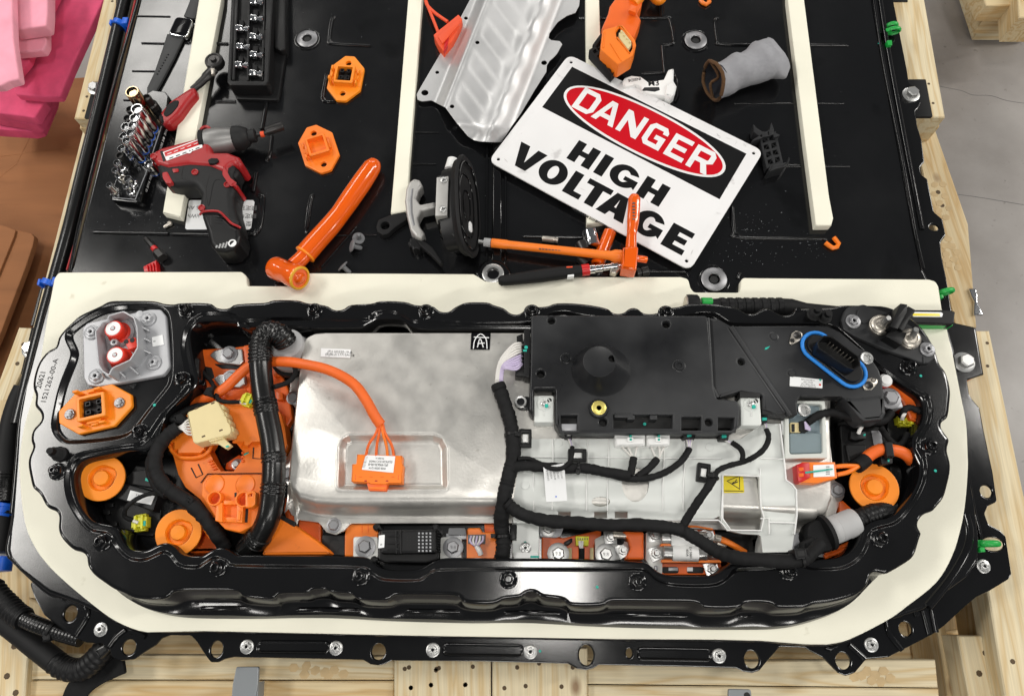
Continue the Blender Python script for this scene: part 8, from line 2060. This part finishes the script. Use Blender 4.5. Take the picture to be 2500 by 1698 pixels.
gclip('A4', 893, 205, -.012, .013, .1, 'green double ring clip on the right edge near the top of the photo')
o = PL('green_stub', Q('A4', (860, 278), (895, 276), (898, 308), (868, 312)), -.01, .004, M_['green'], None, r=.001); tag(o, 'small green stub just below the upper green clip', 'clip')
gclip('B4', 1258, 885, -.01, .013, .2, 'green clip on the right edge beside the foam corner', 'green', 1)
gclip('D4', 1555, 532, -.012, .014, 0, 'green clip in the slot at the lower right of the case', 'green', 1)
for c, x, y, z, s, lab in (('A0', 828, 174, -.028, .016, 'blue clip round the left pipe near the top of the photo'), ('B0', 348, 826, -.032, .014, 'blue clip at the left corner of the foam gasket')):
    p = W(q1(c, x, y), z); o = thing('pipe_clip', lab, 'clip', p, 'blue clips along the left pipe')
    d = Vector((-.30, -.95, 0)); t = zaxis(p - d * .005, d); MB().lathe([(.0140, 0), (.0160, .0005), (.0160, .0105), (.0140, .011)], t, 22).build('clip_ring', M_['blue'], o, 40)
    MB().box(.012, .016, .012, Matrix.Translation(p + Vector((.016, 0, .002))), .001).build('clip_base', M_['blue'], o)
    MB().box(.005, .012, .016, Matrix.Translation(p + Vector((-.016, 0, -.006))), .001).build('clip_tooth', M_['blue'], o)
# ---- lower left cables
pp = thing('side_hose', 'black hose with a blue ring running down the left edge of the photo', 'hose', W(q1('C0', 60, 900), -.06))
pipe('hose_tube', Q3('C0', (165, 470, -.05), (120, 570, -.05), (75, 720, -.05), (48, 900, -.05), (45, 1010, -.05), (42, 1090, -.05)), .0165, M_['rubber'], pp, 16)
corr('corrugated_end', Q3('C0', (44, 1060, -.05), (40, 1160, -.05), (34, 1260, -.05)), .0185, M_['hose'], pp, ((0, .3, .1), (.6, 1, .08)), fine=.03)
t = zaxis(W(q1('C0', 36, 1262), -.05), (-.08, -1, 0)); MB().lathe([(.018, 0), (.0205, .001), (.0205, .006), (.0185, .007), (.0185, .016), (.0205, .017), (.0205, .021)], t, 26).build('blue_ring', M_['blue'], pp, 40)
pipe('lower_tube', Q3('C0', (30, 1310, -.05), (15, 1450, -.05), (-5, 1600, -.05)), .0165, M_['rubber'], pp, 16)
o = pipe('blue_sleeve', Q3('D0', (30, 620, -.10), (15, 720, -.10)), .014, M_['blue'], None, 14); tag(o, 'dark blue sleeve at the left edge below the blue ring', 'sleeve')
o = pipe('grey_plug', Q3('D0', (10, 545, -.07), (0, 610, -.07)), .010, M_['gcollar'], None, 14); tag(o, 'grey plug end at the left edge above the blue sleeve', 'plug')
c9 = thing('corrugated_cable', 'black corrugated cable sweeping from the left edge under the case corner', 'cable', W(q1('D0', 150, 1050), -.05))
corr('corrugated_tube', Q3('D0', (-60, 820, -.06), (-10, 890, -.06), (50, 950, -.06), (110, 1010, -.055), (170, 1050, -.05)), .0165, M_['blkpl'], c9, ((0, 1, .10),), pitch=.004)
corr('taped_tube', Q3('D0', (160, 1045, -.05), (260, 1090, -.045), (360, 1125, -.045), (470, 1160, -.045), (560, 1185, -.045)), .0125, M_['hose'], c9, ((0, 1, .03),))
MB().box(.012, .022, .012, Matrix.Translation(W(q1('D0', 345, 1150), -.045)) @ Matrix.Rotation(.3, 4, 'Z'), .002).build('cable_tie', M_['blkpl'], c9)
MB().lathe([(.0145, 0), (.0145, .005)], zaxis(W(q1('D0', 350, 1122), -.045), (1, -.35, 0)), 18).build('tie_band', M_['blkpl'], c9)
c10 = thing('thick_cable', 'thick smooth black cable ending in a corrugated elbow under the case corner', 'cable', W(q1('D0', 300, 1300), -.07))
pipe('cable_sheath', Q3('D0', (-70, 990, -.08), (20, 1060, -.08), (120, 1135, -.075), (250, 1240, -.07), (385, 1345, -.065)), .0175, M_['rubber'], c10, 18)
corr('corrugated_elbow', Q3('D0', (370, 1335, -.065), (430, 1378, -.065), (510, 1400, -.062), (580, 1385, -.06), (640, 1340, -.055), (700, 1275, -.05), (740, 1230, -.05)), .0165, M_['blkpl'], c10, ((0, 1, .10),), pitch=.0045)
PL('clamp', Q('D0', (640, 1255), (720, 1215), (760, 1260), (680, 1330)), -.05, -.03, M_['hose'], c10, r=.004, bev=.004)
b = MB(); s_ = smo(Q3('D0', (850, 1330, -.06), (760, 1370, -.07), (660, 1420, -.08), (570, 1490, -.083), (520, 1570, -.083), (500, 1660, -.083)), 5, False)
b.tube(s_, [(.020, .0028)] * len(s_), 12, sup=.5); tag(b.build('webbing_strap', M_['tape'], None, 40), 'flat black webbing strap hanging below the case corner', 'strap')
# metal brackets at the bottom
b = PL('metal_bracket', Q('D1', (215, 1376), (372, 1376), (366, 1500), (340, 1640), (178, 1640), (190, 1500)), -.055, -.05, M_['bracket'], None, r=.003, bev=.0015); tag(b, 'grey painted metal bracket standing at the bottom edge left of the middle', 'bracket')
PL('bracket_side', Q('D1', (350, 1500), (370, 1480), (362, 1640), (336, 1640)), -.08, -.052, M_['bracket'], b)
b = PL('metal_bracket', Q('D3', (785, 1528), (940, 1532), (948, 1620), (780, 1620)), -.055, -.05, M_['bracket'], None, r=.003, bev=.0015); tag(b, 'small grey metal bracket cut by the bottom edge right of the middle', 'bracket')
MB().lathe([(.0048, 0), (.0048, .0004), (0, .0004)], Matrix.Translation(W(q1('D3', 912, 1574), -.05)), 14).build('bracket_hole', M_['dark'], b)

# ---- work light behind the rim
wl = thing('work_light', 'black ribbed work light with green ring and yellow strip lying on the foam', 'work light', W(q1('B4', 500, 1000), PADZ))
s_ = Q3('B3', (940, 990, .030), (1000, 990, .030), (1200, 990, .030), (1400, 990, .030), (1500, 992, .030), (1600, 996, .029)) + Q3('B4', (500, 1012, .028), (850, 1036, .026))
MB().tube(s_, [.0150, .0165, .0165, .0165, .016, .010, .009, .009], 16).build('handle', M_['rubber'], wl, 40)
for k in range(8):
    x = 1000 + k * 56; t = zaxis(W(q1('B3', x, 990), .030), (1, 0, 0)); MB().lathe([(.0160, 0), (.0178, .001), (.0178, .0085), (.0160, .0095)], t, 18).build('grip_ridge', M_['blkpl'], wl, 40)
t = zaxis(W(q1('B3', 872, 985), .028), (1, -.02, 0)); MB().lathe([(.0150, 0), (.0168, .002), (.0168, .018), (.0150, .02)], t, 20).build('green_ring', M_['green'], wl, 40)
t = zaxis(W(q1('B3', 772, 975), .032), (1, -.03, 0)); MB().lathe([(.010, .002), (.0150, .0), (.0190, .001), (.0195, .004), (.0195, .018), (.017, .021), (.008, .022)], t, 26).build('end_ring', M_['rubber'], wl, 40); MB().lathe([(.0165, -.0012), (.0178, .0002), (.0178, .003)], t, 24).build('ring_face', M_['nickel'], wl, 40)
PL('light_bar', Q('B4', (870, 1000), (1300, 1003), (1332, 1016), (1322, 1098), (1310, 1104), (860, 1092)), PADZ + .004, .036, M_['blkpl'], wl, r=.002, bev=.002)
PL('bar_window', Q('B4', (1030, 1016), (1236, 1018), (1248, 1030), (1240, 1052), (1040, 1050)), .03, .037, M_['paper'], wl, r=.002)
PL('led_strip', Q('B4', (1036, 1026), (1226, 1028), (1226, 1046), (1040, 1044)), .036, .0376, M_['led'], wl)
PL('green_edge', Q('B4', (1060, 1098), (1318, 1100), (1312, 1112), (1060, 1110)), PADZ, .030, M_['green'], wl, r=.001)

# ---- right stud plate on the rim
sp2 = thing('stud_plate', 'black plastic plate with two threaded studs on the right corner of the rim', 'stud plate', W(q1('C5', 860, 220), ZR))
zq = ZR + .006
PL('plate_body', px('C5', (545, 90), (565, 30), (590, 0), (640, -10), (700, -22), (800, 10), (930, 60), (1060, 150), (1150, 220), (1196, 290), (1190, 350), (1150, 385), (1090, 380), (960, 330), (800, 270), (640, 200), (560, 150)), ZR, zq, M_['modpl'], sp2, r=.006, bev=.002)
for x, y in ((626, 98), (1136, 290)): torx('C5', x, y, zq, .0118, .006, 'dsteel', sp2)
for x, y, x2, y2 in ((806, 128, 874, 72), (1010, 222, 1062, 150)):
    p = W(q1('C5', x, y), zq); q = W(q1('C5', x2, y2), zq + .034); dd = q - W(q1('C5', x, y), zq + .008)
    o = MB().lathe([(.0165, 0), (.0165, .004), (.0158, .0045), (.0158, .008), (.0132, .0105), (.0098, .0112), (.0085, .0095), (0, .0095)], Matrix.Translation(p), 28).build('stud_base', M_['nickel'], sp2, 40)
    p2 = p + Vector((0, 0, .009)); q.x, q.y = p.x + (q.x - p.x), p.y + (q.y - p.y)
    pr = []; Ls = (q - p2).length
    for k in range(13): pr.append((.0048 if k % 2 else .0044, Ls * k / 13))
    pr += [(.0044, Ls * .96), (.0036, Ls), (0, Ls)]
    MB().lathe(pr, zaxis(p2, q - p2), 14).build('stud', M_['steel'], o, 50)
PL('guard_wall', px('C5', (880, 130), (955, -28), (1002, -20), (1000, 30), (935, 150)), ZR, zq + .030, M_['blkpl'], sp2, r=.001, bev=.001)
PL('guard_wall', px('C5', (930, 130), (1008, -10), (1062, 20), (1010, 90), (970, 165)), ZR, zq + .024, M_['blkpl'], sp2, r=.001, bev=.001)
PL('guard_wall', px('C5', (850, 195), (900, 150), (1000, 175), (975, 225), (960, 260)), ZR, zq + .020, M_['blkpl'], sp2, r=.001, bev=.001)
for a, b_ in (((650, 60), (660, 20)), ((690, 110), (760, 90)), ((790, 240), (800, 215)), ((1075, 210), (1120, 240)), ((1110, 340), (1115, 385)), ((600, 150), (640, 130))):
    MB().tube([W(q1('C5', *a), zq), W(q1('C5', *b_), zq)], .0018, 6).build('plate_rib', M_['modpl'], sp2)

# ================================================================== lettering becomes ordinary meshes
bpy.context.view_layer.update()
dg_ = bpy.context.evaluated_depsgraph_get()
for o in [a for a in COL.objects if a.type == 'FONT']:
    me = bpy.data.meshes.new_from_object(o.evaluated_get(dg_)); me.name = o.name
    n = bpy.data.objects.new('tmp', me); par, mb9 = o.parent, o.matrix_basis.copy(); nm = o.name
    bpy.data.objects.remove(o); n.name = nm; COL.objects.link(n); n.parent = par; n.matrix_basis = mb9
    n['kind'] = 'stuff'
